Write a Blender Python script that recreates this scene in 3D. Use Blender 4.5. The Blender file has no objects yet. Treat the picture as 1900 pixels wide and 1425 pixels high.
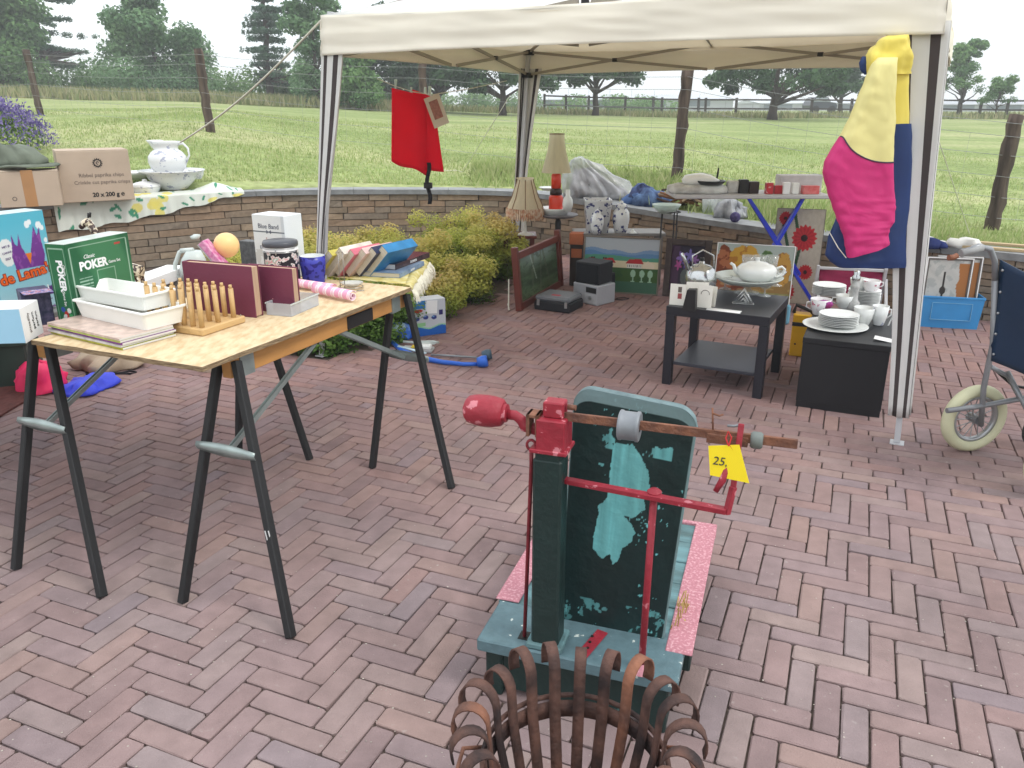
import bpy, bmesh, math, random
import numpy as np
from math import sin, cos, pi, radians as R
from mathutils import Vector, Matrix, noise as MN
random.seed(7)
S = bpy.context.scene; COL = S.collection
# ------------------------------------------------------------- camera
CH = 1.48; FPX = 1482.0; PITCH = R(19.2)
cd = bpy.data.cameras.new('camera'); cam = bpy.data.objects.new('camera', cd); COL.objects.link(cam)
cam.location = (0, 0, CH); cam.rotation_euler = (R(90) - PITCH, 0, 0)
cd.sensor_width = 36; cd.lens = FPX / 1900 * 36; cd.clip_end = 3000; cd.clip_start = .05
S.camera = cam
# ------------------------------------------------------------- sky and sun (bright thin overcast)
W = bpy.data.worlds.new('World'); S.world = W; W.use_nodes = True
n = W.node_tree.nodes; l = W.node_tree.links; n.clear()
out = n.new('ShaderNodeOutputWorld'); sky = n.new('ShaderNodeTexSky'); sky.sky_type = 'NISHITA'
sky.sun_disc = False; sky.sun_elevation = R(52); sky.sun_rotation = R(-60)
b1 = n.new('ShaderNodeBackground'); b1.inputs[1].default_value = .13; l.new(sky.outputs[0], b1.inputs[0])
b2 = n.new('ShaderNodeBackground'); tc = n.new('ShaderNodeTexCoord'); nz = n.new('ShaderNodeTexNoise')
nz.inputs['Scale'].default_value = 2.2; nz.inputs['Detail'].default_value = 5; cr = n.new('ShaderNodeValToRGB')
l.new(tc.outputs['Generated'], nz.inputs['Vector']); l.new(nz.outputs[0], cr.inputs[0]); l.new(cr.outputs[0], b2.inputs[0])
cr.color_ramp.elements[0].position = .3; cr.color_ramp.elements[0].color = (.86, .93, .97, 1)
cr.color_ramp.elements[1].position = .7; cr.color_ramp.elements[1].color = (1, 1, 1, 1)
b2.inputs[1].default_value = 1.3
mx = n.new('ShaderNodeMixShader'); mx.inputs[0].default_value = .86
l.new(b1.outputs[0], mx.inputs[1]); l.new(b2.outputs[0], mx.inputs[2]); l.new(mx.outputs[0], out.inputs[0])
sd = bpy.data.lights.new('sun', 'SUN'); sun = bpy.data.objects.new('sun', sd); COL.objects.link(sun)
sd.energy = 1.0; sd.angle = R(16); sd.color = (1, .965, .9); sun.rotation_euler = (R(38), 0, R(60))
S.view_settings.view_transform = 'Standard'; S.view_settings.look = 'None'
S.view_settings.gamma = 1; S.view_settings.use_curve_mapping = False; S.view_settings.exposure = .55
S.render.engine = 'CYCLES'
# ------------------------------------------------------------- picture point -> point on a real plane of the place
def ray(x, y):
    a = (x - 950) / FPX; b = -(y - 712.5) / FPX
    return (a, cos(PITCH) + b * sin(PITCH), -sin(PITCH) + b * cos(PITCH))
def G(x, y, z=0.0):
    d = ray(x, y); t = (z - CH) / d[2]; return Vector((d[0] * t, d[1] * t, z))
def A(x, y, Y):
    d = ray(x, y); t = Y / d[1]; return Vector((d[0] * t, Y, CH + d[2] * t))
def LP(x, y, O, yaw, yl=0.0):
    """local (x, z) where the sight line meets the plane y=yl of a thing at O turned by yaw"""
    d = ray(x, y); c, s = cos(yaw), sin(yaw); nx, ny = -s, c
    t = ((O[0] * nx + O[1] * ny) + yl) / (d[0] * nx + d[1] * ny)
    px, py, pz = d[0] * t - O[0], d[1] * t - O[1], CH + d[2] * t - O[2]
    return (px * c + py * s, pz)
def mpp(p):  # metres per photo pixel at a place
    return (p[1] * cos(PITCH) - (p[2] - CH) * sin(PITCH)) / FPX
# ------------------------------------------------------------- materials
def lin(c):
    return tuple(((v / 255) / 12.92 if v / 255 <= .04045 else ((v / 255 + .055) / 1.055) ** 2.4) for v in c[:3])
MC = {}
def mt(name, rgb, rough=.6, metal=0, var=.25, sc=8, bump=.0, bsc=60, k=.82, rgb2=None, spec=.4, alpha=1, trans=0, sheen=0, det=4, stretch=None, thr=(.3, .7), sub=0):
    if name in MC: return MC[name]
    m = bpy.data.materials.new(name); MC[name] = m; m.use_nodes = True
    N = m.node_tree.nodes; L = m.node_tree.links; B = N['Principled BSDF']
    c1 = [v * k for v in lin(rgb)]
    c2 = [v * k for v in lin(rgb2)] if rgb2 else [v * (1 - var) for v in c1]
    c3 = c1 if rgb2 else [min(1, v * (1 + var * .5)) for v in c1]
    t = N.new('ShaderNodeTexCoord'); q = N.new('ShaderNodeTexNoise'); q.inputs['Scale'].default_value = sc; q.inputs['Detail'].default_value = det
    mp = N.new('ShaderNodeMapping'); L.new(t.outputs['Object'], mp.inputs[0]); L.new(mp.outputs[0], q.inputs['Vector'])
    if stretch: mp.inputs['Scale'].default_value = stretch
    r = N.new('ShaderNodeValToRGB'); r.color_ramp.elements[0].position = thr[0]; r.color_ramp.elements[1].position = thr[1]
    r.color_ramp.elements[0].color = (*c2, 1); r.color_ramp.elements[1].color = (*c3, 1)
    L.new(q.outputs[0], r.inputs[0]); L.new(r.outputs[0], B.inputs['Base Color'])
    B.inputs['Roughness'].default_value = rough; B.inputs['Metallic'].default_value = metal
    B.inputs['Specular IOR Level'].default_value = spec; B.inputs['Alpha'].default_value = alpha
    B.inputs['Transmission Weight'].default_value = trans
    if sheen: B.inputs['Sheen Weight'].default_value = sheen
    if bump:
        q2 = N.new('ShaderNodeTexNoise'); q2.inputs['Scale'].default_value = bsc; q2.inputs['Detail'].default_value = 5
        L.new(mp.outputs[0], q2.inputs['Vector']); bp = N.new('ShaderNodeBump'); bp.inputs['Strength'].default_value = bump
        bp.inputs['Distance'].default_value = .01; L.new(q2.outputs[0], bp.inputs['Height']); L.new(bp.outputs[0], B.inputs['Normal'])
    return m
def attrmat(name, rough=.6, spec=.3, k=.82, bump=0, bsc=60, var=.0):
    """colour comes from the printed / painted colour attribute 'Col'"""
    if name in MC: return MC[name]
    m = bpy.data.materials.new(name); MC[name] = m; m.use_nodes = True
    N = m.node_tree.nodes; L = m.node_tree.links; B = N['Principled BSDF']
    a = N.new('ShaderNodeVertexColor'); a.layer_name = 'Col'; L.new(a.outputs[0], B.inputs['Base Color'])
    B.inputs['Roughness'].default_value = rough; B.inputs['Specular IOR Level'].default_value = spec
    if bump:
        t = N.new('ShaderNodeTexCoord'); q2 = N.new('ShaderNodeTexNoise'); q2.inputs['Scale'].default_value = bsc
        L.new(t.outputs['Object'], q2.inputs['Vector']); bp = N.new('ShaderNodeBump'); bp.inputs['Strength'].default_value = bump
        bp.inputs['Distance'].default_value = .01; L.new(q2.outputs[0], bp.inputs['Height']); L.new(bp.outputs[0], B.inputs['Normal'])
    return m
def rampmat(name, cols, src='attr', rough=.85, k=.82, noise=.3, nsc=30, bump=.3, bsc=120, spec=.25, trans=0, paving=False):
    """colour picked from a ramp by a number each piece carries (attribute 'rnd' or the object's random)"""
    if name in MC: return MC[name]
    m = bpy.data.materials.new(name); MC[name] = m; m.use_nodes = True
    N = m.node_tree.nodes; L = m.node_tree.links; B = N['Principled BSDF']
    if src == 'attr': a = N.new('ShaderNodeAttribute'); a.attribute_name = 'rnd'; o = a.outputs['Fac']
    else: a = N.new('ShaderNodeObjectInfo'); o = a.outputs['Alpha'] if False else a.outputs['Random']
    r = N.new('ShaderNodeValToRGB'); e = r.color_ramp.elements
    while len(e) < len(cols): e.new(.5)
    for i, c in enumerate(cols):
        e[i].position = i / (len(cols) - 1); e[i].color = (*[v * k for v in lin(c)], 1)
    L.new(o, r.inputs[0])
    g = N.new('ShaderNodeNewGeometry'); q = N.new('ShaderNodeTexNoise'); q.inputs['Scale'].default_value = nsc; q.inputs['Detail'].default_value = 5
    L.new(g.outputs['Position'], q.inputs['Vector'])
    mr = N.new('ShaderNodeMapRange'); mr.inputs[1].default_value = .25; mr.inputs[2].default_value = .75
    mr.inputs[3].default_value = 1 - noise; mr.inputs[4].default_value = 1 + noise * .6; L.new(q.outputs[0], mr.inputs[0])
    mu = N.new('ShaderNodeVectorMath'); mu.operation = 'SCALE'; L.new(r.outputs[0], mu.inputs[0]); L.new(mr.outputs[0], mu.inputs['Scale'])
    if paving:   # redder clay towards the wall; broad dirt patches and pale scuffs
        sx_ = N.new('ShaderNodeSeparateXYZ'); L.new(g.outputs['Position'], sx_.inputs[0]); m1 = N.new('ShaderNodeMapRange'); m1.inputs[1].default_value = 2.2; m1.inputs[2].default_value = 4.6; L.new(sx_.outputs[1], m1.inputs[0])
        mm = N.new('ShaderNodeMix'); mm.data_type = 'RGBA'; mm.inputs[6].default_value = (1, 1, 1, 1); mm.inputs[7].default_value = (1.0, .86, .83, 1); L.new(m1.outputs[0], mm.inputs[0])
        v1 = N.new('ShaderNodeVectorMath'); v1.operation = 'MULTIPLY'; L.new(mu.outputs[0], v1.inputs[0]); L.new(mm.outputs[2], v1.inputs[1])
        q3 = N.new('ShaderNodeTexNoise'); q3.inputs['Scale'].default_value = 1.7; q3.inputs['Detail'].default_value = 7; q3.inputs['Roughness'].default_value = .62; L.new(g.outputs['Position'], q3.inputs['Vector'])
        m2 = N.new('ShaderNodeMapRange'); m2.inputs[1].default_value = .32; m2.inputs[2].default_value = .68; m2.inputs[3].default_value = .8; m2.inputs[4].default_value = 1.12; L.new(q3.outputs[0], m2.inputs[0])
        v2 = N.new('ShaderNodeVectorMath'); v2.operation = 'SCALE'; L.new(v1.outputs[0], v2.inputs[0]); L.new(m2.outputs[0], v2.inputs['Scale'])
        q4 = N.new('ShaderNodeTexNoise'); q4.inputs['Scale'].default_value = 42; q4.inputs['Detail'].default_value = 3; L.new(g.outputs['Position'], q4.inputs['Vector']); m3 = N.new('ShaderNodeMapRange'); m3.inputs[1].default_value = .66; m3.inputs[2].default_value = .8; m3.inputs[4].default_value = .45; L.new(q4.outputs[0], m3.inputs[0])
        m4 = N.new('ShaderNodeMix'); m4.data_type = 'RGBA'; L.new(m3.outputs[0], m4.inputs[0]); L.new(v2.outputs[0], m4.inputs[6]); m4.inputs[7].default_value = (.42, .38, .35, 1); final = m4.outputs[2]
    else: final = mu.outputs[0]
    L.new(final, B.inputs['Base Color'])
    B.inputs['Roughness'].default_value = rough; B.inputs['Specular IOR Level'].default_value = spec
    if bump:
        q2 = N.new('ShaderNodeTexNoise'); q2.inputs['Scale'].default_value = bsc; q2.inputs['Detail'].default_value = 4
        L.new(g.outputs['Position'], q2.inputs['Vector']); bp = N.new('ShaderNodeBump'); bp.inputs['Strength'].default_value = bump
        bp.inputs['Distance'].default_value = .004; L.new(q2.outputs[0], bp.inputs['Height']); L.new(bp.outputs[0], B.inputs['Normal'])
    if trans:
        td = N.new('ShaderNodeBsdfTranslucent'); ms = N.new('ShaderNodeMixShader'); ms.inputs[0].default_value = trans
        L.new(mu.outputs[0], td.inputs[0]); L.new(B.outputs[0], ms.inputs[1]); L.new(td.outputs[0], ms.inputs[2]); L.new(ms.outputs[0], N['Material Output'].inputs[0])
    return m
def glassmat(name, rgb=(235, 245, 245), alpha=.3, rough=.08):
    return mt(name, rgb, rough=rough, alpha=alpha, var=.05, spec=.8)
def clothmat(name, rgb, var=.12, trans=.35, **kw):
    """thin cloth that lets some daylight through"""
    if name in MC: return MC[name]
    m = mt(name, rgb, rough=.85, var=var, spec=.15, **kw); N = m.node_tree.nodes; L = m.node_tree.links
    B = N['Principled BSDF']; td = N.new('ShaderNodeBsdfTranslucent'); ms = N.new('ShaderNodeMixShader'); ms.inputs[0].default_value = trans
    src = B.inputs['Base Color'].links[0].from_socket
    L.new(src, td.inputs[0]); L.new(B.outputs[0], ms.inputs[1]); L.new(td.outputs[0], ms.inputs[2]); L.new(ms.outputs[0], N['Material Output'].inputs[0])
    return m
# ------------------------------------------------------------- mesh builder
class MB:
    def __init__(s): s.v = []; s.f = []; s.sm = []; s.mi = []
    def add(s, vs, fs, smooth=False, M=None, mi=0):
        o = len(s.v)
        if M is not None: vs = [M @ Vector(p) for p in vs]
        s.v += [tuple(p) for p in vs]; s.f += [tuple(i + o for i in f) for f in fs]; s.sm += [smooth] * len(fs); s.mi += [mi] * len(fs); return s
    def box(s, x0, x1, y0, y1, z0, z1, c=0, M=None, mi=0):
        if c <= 0:
            vs = [(x, y, z) for z in (z0, z1) for y in (y0, y1) for x in (x0, x1)]
            return s.add(vs, [(0, 2, 3, 1), (4, 5, 7, 6), (0, 1, 5, 4), (1, 3, 7, 5), (3, 2, 6, 7), (2, 0, 4, 6)], M=M, mi=mi)
        c = min(c, (x1 - x0) * .45, (y1 - y0) * .45, (z1 - z0) * .45)
        bm = bmesh.new(); bmesh.ops.create_cube(bm, size=1)
        for v in bm.verts: v.co = Vector(((x0 + x1) / 2 + v.co.x * (x1 - x0), (y0 + y1) / 2 + v.co.y * (y1 - y0), (z0 + z1) / 2 + v.co.z * (z1 - z0)))
        bmesh.ops.bevel(bm, geom=bm.edges[:], offset=c, segments=1, affect='EDGES', profile=.5)
        bm.verts.index_update(); vs = [v.co.copy() for v in bm.verts]; fs = [tuple(v.index for v in f.verts) for f in bm.faces]; bm.free()
        return s.add(vs, fs, M=M, mi=mi)
    def bar(s, p, q, w, h, up=(0, 0, 1), c=0, mi=0, ext=0):
        """rectangular bar from p to q"""
        p = Vector(p); q = Vector(q); d = (q - p); L = d.length; d.normalize(); up = Vector(up)
        if abs(d.dot(up)) > .98: up = Vector((0, 1, 0))
        x = d.cross(up).normalized(); z = x.cross(d).normalized()
        M = Matrix((x, d, z)).transposed().to_4x4(); M.translation = p
        return s.box(-w / 2, w / 2, -ext, L + ext, -h / 2, h / 2, c=c, M=M, mi=mi)
    def tube(s, pts, r, n=8, caps=True, closed=False, mi=0, flat=1.0):
        pts = [Vector(p) for p in pts]; k = len(pts); rs = r if isinstance(r, (list, tuple)) else [r] * k
        vs = []; prev = None
        for i, p in enumerate(pts):
            if closed: d = pts[(i + 1) % k] - pts[i - 1]
            else: d = pts[min(i + 1, k - 1)] - pts[max(i - 1, 0)]
            d.normalize()
            if prev is None:
                a = Vector((0, 0, 1)) if abs(d.z) < .9 else Vector((1, 0, 0)); x = d.cross(a).normalized()
            else: x = (prev - d * prev.dot(d)).normalized()
            prev = x; y = d.cross(x)
            for j in range(n):
                t = 2 * pi * j / n; vs.append(p + x * (rs[i] * cos(t)) + y * (rs[i] * sin(t) * flat))
        fs = []
        for i in range(k if closed else k - 1):
            for j in range(n):
                a = i * n + j; b = i * n + (j + 1) % n; c = ((i + 1) % k) * n + (j + 1) % n; d = ((i + 1) % k) * n + j; fs.append((a, b, c, d))
        s.add(vs, fs, smooth=n > 5, mi=mi)
        if caps and not closed:
            o = len(s.v) - len(vs); s.f += [tuple(o + j for j in range(n))[::-1], tuple(o + (k - 1) * n + j for j in range(n))]; s.sm += [False] * 2; s.mi += [mi] * 2
        return s
    def lathe(s, prof, n=24, M=None, mi=0, arc=2 * pi, sx=1, sy=1):
        """prof = [(r,z)...]; sharp corners kept by splitting when a point repeats"""
        vs = []; k = len(prof)
        for (r, z) in prof:
            for j in range(n): t = arc * j / n; vs.append((r * cos(t) * sx, r * sin(t) * sy, z))
        fs = []
        for i in range(k - 1):
            if prof[i] == prof[i + 1]: continue
            for j in range(n): fs.append((i * n + j, i * n + (j + 1) % n, (i + 1) * n + (j + 1) % n, (i + 1) * n + j))
        return s.add(vs, fs, smooth=True, M=M, mi=mi)
    def cyl(s, r, z0, z1, n=20, r2=None, M=None, mi=0):
        r2 = r if r2 is None else r2
        s.lathe([(r, z0), (r2, z1)], n, M, mi); vs = [(r * cos(2 * pi * j / n), r * sin(2 * pi * j / n), z0) for j in range(n)]
        vt = [(r2 * cos(2 * pi * j / n), r2 * sin(2 * pi * j / n), z1) for j in range(n)]
        s.add(vs, [tuple(range(n))[::-1]], M=M, mi=mi); return s.add(vt, [tuple(range(n))], M=M, mi=mi)
    def prism(s, poly, t, M=None, mi=0, y0=0):
        """polygon in the XZ plane given thickness t along +Y from y0"""
        k = len(poly); vs = [(x, y0, z) for x, z in poly] + [(x, y0 + t, z) for x, z in poly]
        ar = sum(poly[i][0] * poly[(i + 1) % k][1] - poly[(i + 1) % k][0] * poly[i][1] for i in range(k))
        f = tuple(range(k)); b = tuple(range(k, 2 * k))[::-1]
        if ar < 0: f = f[::-1]; b = b[::-1]
        fs = [f, b]
        for i in range(k):
            j = (i + 1) % k; q = (i, i + k, j + k, j); fs.append(q if ar > 0 else q[::-1])
        return s.add(vs, fs, M=M, mi=mi)
    def sheet(s, P, closed_u=False, smooth=True, mi=None, thick=0):
        """P[i][j] grid of points"""
        nu = len(P); nv = len(P[0]); vs = [p for r in P for p in r]; fs = []; ms = []
        for i in range(nu if closed_u else nu - 1):
            for j in range(nv - 1):
                a = i * nv + j; b = ((i + 1) % nu) * nv + j; fs.append((a, b, b + 1, a + 1)); ms.append(mi(i, j) if callable(mi) else (mi or 0))
        o = len(s.v); s.v += [tuple(p) for p in vs]; s.f += [tuple(q + o for q in f) for f in fs]; s.sm += [smooth] * len(fs); s.mi += ms; return s
    def ball(s, c, r, n=14, m=9, sc=(1, 1, 1), mi=0, M=None):
        pr = [(r * sin(pi * i / m), -r * cos(pi * i / m)) for i in range(m + 1)]
        M2 = Matrix.Translation(Vector(c)) @ Matrix.Diagonal((*sc, 1)); return s.lathe(pr, n, (M @ M2) if M is not None else M2, mi)
    def build(s, name, mats, parent=None, loc=None, rot=None, rnd=None, solid=0, bevel=0, sub=0):
        me = bpy.data.meshes.new(name); me.from_pydata(s.v, [], s.f); me.polygons.foreach_set('use_smooth', s.sm)
        if not isinstance(mats, (list, tuple)): mats = [mats]
        for m in mats: me.materials.append(m)
        if len(mats) > 1: me.polygons.foreach_set('material_index', s.mi)
        if rnd is not None:
            a = me.attributes.new('rnd', 'FLOAT', 'FACE'); a.data.foreach_set('value', rnd)
        me.update(); return ob(name, me, parent, loc, rot, solid, bevel, sub)
def ob(name, me, parent=None, loc=None, rot=None, solid=0, bevel=0, sub=0):
    o = bpy.data.objects.new(name, me); COL.objects.link(o)
    if parent: o.parent = parent
    if loc is not None: o.location = loc
    if rot is not None: o.rotation_euler = rot
    if solid: md = o.modifiers.new('thickness', 'SOLIDIFY'); md.thickness = solid; md.offset = 0
    if bevel: md = o.modifiers.new('bevel', 'BEVEL'); md.width = bevel; md.segments = 2; md.limit_method = 'ANGLE'
    if sub: md = o.modifiers.new('subsurf', 'SUBSURF'); md.levels = sub; md.render_levels = sub
    return o
def tag(o, label=None, cat=None, group=None, kind=None):
    if label: o['label'] = label
    if cat: o['category'] = cat
    if group: o['group'] = group
    if kind: o['kind'] = kind
    return o
def thing(name, label, cat, loc=(0, 0, 0), yaw=0, group=None, rot=None):
    o = bpy.data.objects.new(name, None); COL.objects.link(o); o.location = loc; o.rotation_euler = rot or (0, 0, yaw); o.empty_display_size = .05
    return tag(o, label, cat, group)
def copy_tree(o, parent=None):
    c = o.copy(); COL.objects.link(c); c.parent = parent
    for ch in [x for x in o.children]: copy_tree(ch, c)
    return c
TXT = {}
def text(s, size, mat, parent, loc, face='front', name='lettering', ext=.0004, align='CENTER', roll=0, sx=1, bold=0, shear=0):
    cu = bpy.data.curves.new('t', 'FONT'); cu.body = s; cu.size = size; cu.extrude = ext; cu.align_x = align; cu.align_y = 'CENTER'; cu.resolution_u = 3
    cu.offset = bold; cu.shear = shear
    t = bpy.data.objects.new('t', cu); COL.objects.link(t); me = bpy.data.meshes.new_from_object(t); bpy.data.objects.remove(t)
    me.materials.clear(); me.materials.append(mat)
    rot = {'front': (R(90), 0, 0), 'right': (R(90), 0, R(90)), 'left': (R(90), 0, R(-90)), 'top': (0, 0, 0)}[face]
    M = Matrix.Rotation(rot[2], 4, 'Z') @ Matrix.Rotation(rot[0], 4, 'X') @ Matrix.Rotation(roll, 4, 'Z') @ Matrix.Diagonal((sx, 1, 1, 1))
    me.transform(M); return ob(name, me, parent, loc)
def vn(x, y, seed=0):
    """smooth value noise on arrays"""
    xi = np.floor(x).astype(int); yi = np.floor(y).astype(int); xf = x - xi; yf = y - yi
    def h(a, b): return (np.sin(a * 127.1 + b * 311.7 + seed * 74.7) * 43758.5453) % 1.0
    u = xf * xf * (3 - 2 * xf); w = yf * yf * (3 - 2 * yf)
    return (h(xi, yi) * (1 - u) + h(xi + 1, yi) * u) * (1 - w) + (h(xi, yi + 1) * (1 - u) + h(xi + 1, yi + 1) * u) * w
def fbm(x, y, seed=0, o=4): return sum(vn(x * 2 ** i, y * 2 ** i, seed + i) / 2 ** i for i in range(o)) / 1.9
def inpoly(x, y, P):
    r = np.zeros(x.shape, bool); k = len(P)
    for i in range(k):
        x1, y1 = P[i]; x2, y2 = P[(i + 1) % k]
        with np.errstate(divide='ignore', invalid='ignore'):
            c = ((y1 > y) != (y2 > y)) & (x < (x2 - x1) * (y - y1) / (y2 - y1 + 1e-12) + x1)
        r ^= c
    return r
def painted(name, w, h, f, parent, mat, nu=60, nv=48, loc=(0, 0, 0), rot=None, k=.82, x0=None, shape=None):
    """flat printed or painted sheet, local XZ plane facing -Y, lower left corner at (-w/2, 0)"""
    x0 = -w / 2 if x0 is None else x0
    u, v = np.meshgrid(np.linspace(0, 1, nu + 1), np.linspace(0, 1, nv + 1))
    c = f(u, v); c = np.clip(c, 0, 1); c = np.where(c <= .04045, c / 12.92, ((c + .055) / 1.055) ** 2.4) * k
    X = x0 + u * w; Z = v * h; Y = np.zeros_like(X)
    if shape is not None: X, Y, Z = shape(X, Y, Z, u, v)
    co = np.stack([X, Y, Z], -1).reshape(-1, 3); me = bpy.data.meshes.new(name)
    i = np.arange(nv)[:, None] * (nu + 1) + np.arange(nu)[None]; i = i.reshape(-1)
    fs = np.stack([i, i + 1, i + nu + 2, i + nu + 1], -1); me.from_pydata(co.tolist(), [], fs.tolist())
    a = me.color_attributes.new('Col', 'FLOAT_COLOR', 'POINT'); a.data.foreach_set('color', np.concatenate([c.reshape(-1, 3), np.ones((c.shape[0] * c.shape[1], 1))], 1).astype(np.float32).ravel())
    me.materials.append(mat); me.update(); me.polygons.foreach_set('use_smooth', [True] * len(me.polygons))
    return ob(name, me, parent, loc, rot)
def C(*c): return np.array(c, float) / 255
def mixc(base, mask, col): return base * (1 - mask[..., None]) + np.asarray(col) * mask[..., None]
def solidc(u, c): return np.ones(u.shape + (3,)) * c
def loft(b, secs, n=20, amp=0, fr=8, seed=0, mi=0, caps=True, pw=1.0):
    """closed soft body: secs = [(z, xc, yc, halfwidth, halfdepth)]; wrinkles by noise"""
    P = []
    for (z, xc, yc, hw, hd) in secs:
        row = []
        for j in range(n):
            t = 2 * pi * j / n; cx, sy = cos(t), sin(t)
            cx = math.copysign(abs(cx) ** pw, cx); sy = math.copysign(abs(sy) ** pw, sy)
            p = Vector((xc + hw * cx, yc + hd * sy, z))
            if amp: q = amp * MN.fractal(p * fr + Vector((seed, 0, 0)), 1, 2, 3); p += Vector((cx * q, sy * q * 1.5, q * .4))
            row.append(p)
        P.append(row)
    k = len(P); vs = [p for r in P for p in r]; fs = []
    for i in range(k - 1):
        for j in range(n): fs.append((i * n + j, i * n + (j + 1) % n, (i + 1) * n + (j + 1) % n, (i + 1) * n + j))
    if caps: fs += [tuple(range(n))[::-1], tuple((k - 1) * n + j for j in range(n))]
    up = secs[-1][0] > secs[0][0]
    if not up: fs = [f[::-1] for f in fs]
    return b.add(vs, fs, smooth=True, mi=mi)
# ============================================================= GROUND, PAVING, WALL
def ZT(x): return float(np.interp(x, [450, 950, 1240, 1400], [.66, .62, .53, .50]))   # the coping drops a little to the right
WPX = [(-420, 440), (-150, 400), (0, 384), (110, 376), (250, 367), (350, 361), (450, 355), (600, 351), (950, 352), (1060, 367), (1150, 381), (1240, 396), (1340, 411), (1420, 422), (1524, 436), (1660, 449), (1800, 462), (2000, 482), (2400, 530)]
WP = [G(x, y, ZT(x)) for x, y in WPX]
def smooth_line(P, k=2):
    for _ in range(k):
        Q = [P[0]]
        for a, b in zip(P, P[1:]): Q += [a * .75 + b * .25, a * .25 + b * .75]
        P = Q + [P[-1]]
    return P
WL3 = smooth_line(WP, 2); WL = [p.to_2d() for p in WL3]; wzl = [p.z for p in WL3]
wcum = [0]
for a, b in zip(WL, WL[1:]): wcum.append(wcum[-1] + (b - a).length)
def wpt(s):
    s = max(0, min(s, wcum[-1] - 1e-6))
    i = int(np.searchsorted(wcum, s, side='right')) - 1; a, b = WL[i], WL[i + 1]; t = (s - wcum[i]) / (wcum[i + 1] - wcum[i]); d = (b - a).normalized()
    return a.lerp(b, t), d
def wz(s): return float(np.interp(s, wcum, wzl))
wphi = np.array([math.atan2(p.x, p.y) for p in WL]); wrad = np.array([p.length for p in WL])
def Rw(phi): return float(np.interp(phi, wphi, wrad))
TC = [-.75, -.6, -.385, -.1, .2, .6]
PROF = [[(0, .47), (3, .85), (8, 1.15), (45, 2.45), (90, 2.6), (600, 2.2)], [(0, .47), (2, .75), (7, 1.2), (45, 2.25), (90, 2.4), (600, 2.0)],
        [(0, .47), (2, 1.0), (6, 1.35), (45, 1.85), (90, 2.0), (600, 1.5)], [(0, .47), (3, .75), (8, .95), (45, 1.35), (90, 1.3), (600, 1.0)],
        [(0, .46), (2, .66), (8, .75), (45, .95), (90, .9), (600, .8)], [(0, .42), (2, .34), (6, .42), (45, .92), (90, .9), (600, .8)]]
def hmead(X, Y):
    phi = math.atan2(X, Y); r = math.hypot(X, Y)
    t = max(-.75, min(.6, math.tan(max(-1.2, min(1.2, phi))))); d = (r - Rw(max(wphi[0], min(wphi[-1], phi)))) * cos(math.atan(t))
    zs = [float(np.interp(d, [p[0] for p in pf], [p[1] for p in pf])) for pf in PROF]
    z = float(np.interp(t, TC, zs))
    z += (float(np.interp(phi, wphi, wzl)) - .5) * max(0, 1 - d / 3) if d < 3 else 0
    if d > 1: z += .05 * MN.noise(Vector((X * .35, Y * .35, 0))) * min(1, d / 4)
    return z
vs = []; fs = []; NA = 300
rf = [0, .15, .3, .45, .6, .75, .88, 1.0]
ro = [.0, .12, .3, .6, 1, 1.6, 2.4, 3.4, 4.6, 6, 8, 10.5, 13.5, 17, 21, 26, 32, 40, 50, 62, 80, 110, 150, 200, 280, 370]
for a in range(NA):
    phi = -pi + 2 * pi * a / NA; back = not (wphi[0] < phi < wphi[-1]); pc = max(wphi[0], min(wphi[-1], phi)); rw = Rw(pc) + .17
    for q in rf: r = rw * q; vs.append((r * sin(phi), r * cos(phi), -.035))
    for q in ro:
        r = rw + .02 + q; X, Y = r * sin(phi), r * cos(phi)
        if back:
            k = min(1, max(0, (abs(phi) - abs(wphi[-1] if phi > 0 else wphi[0])) / .9)); vs.append((X, Y, hmead(X, Y) * (1 - k) + (-.035) * k))
        else: vs.append((X, Y, hmead(X, Y)))
K = len(rf) + len(ro); mi = []
for a in range(NA):
    b = (a + 1) % NA
    for j in range(K - 1): fs.append((a * K + j, a * K + j + 1, b * K + j + 1, b * K + j)); mi.append(0 if j < len(rf) else 1)
soil = mt('soil', (92, 78, 68), rough=.95, var=.5, sc=20, bump=.5, bsc=120, k=.6)
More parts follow.
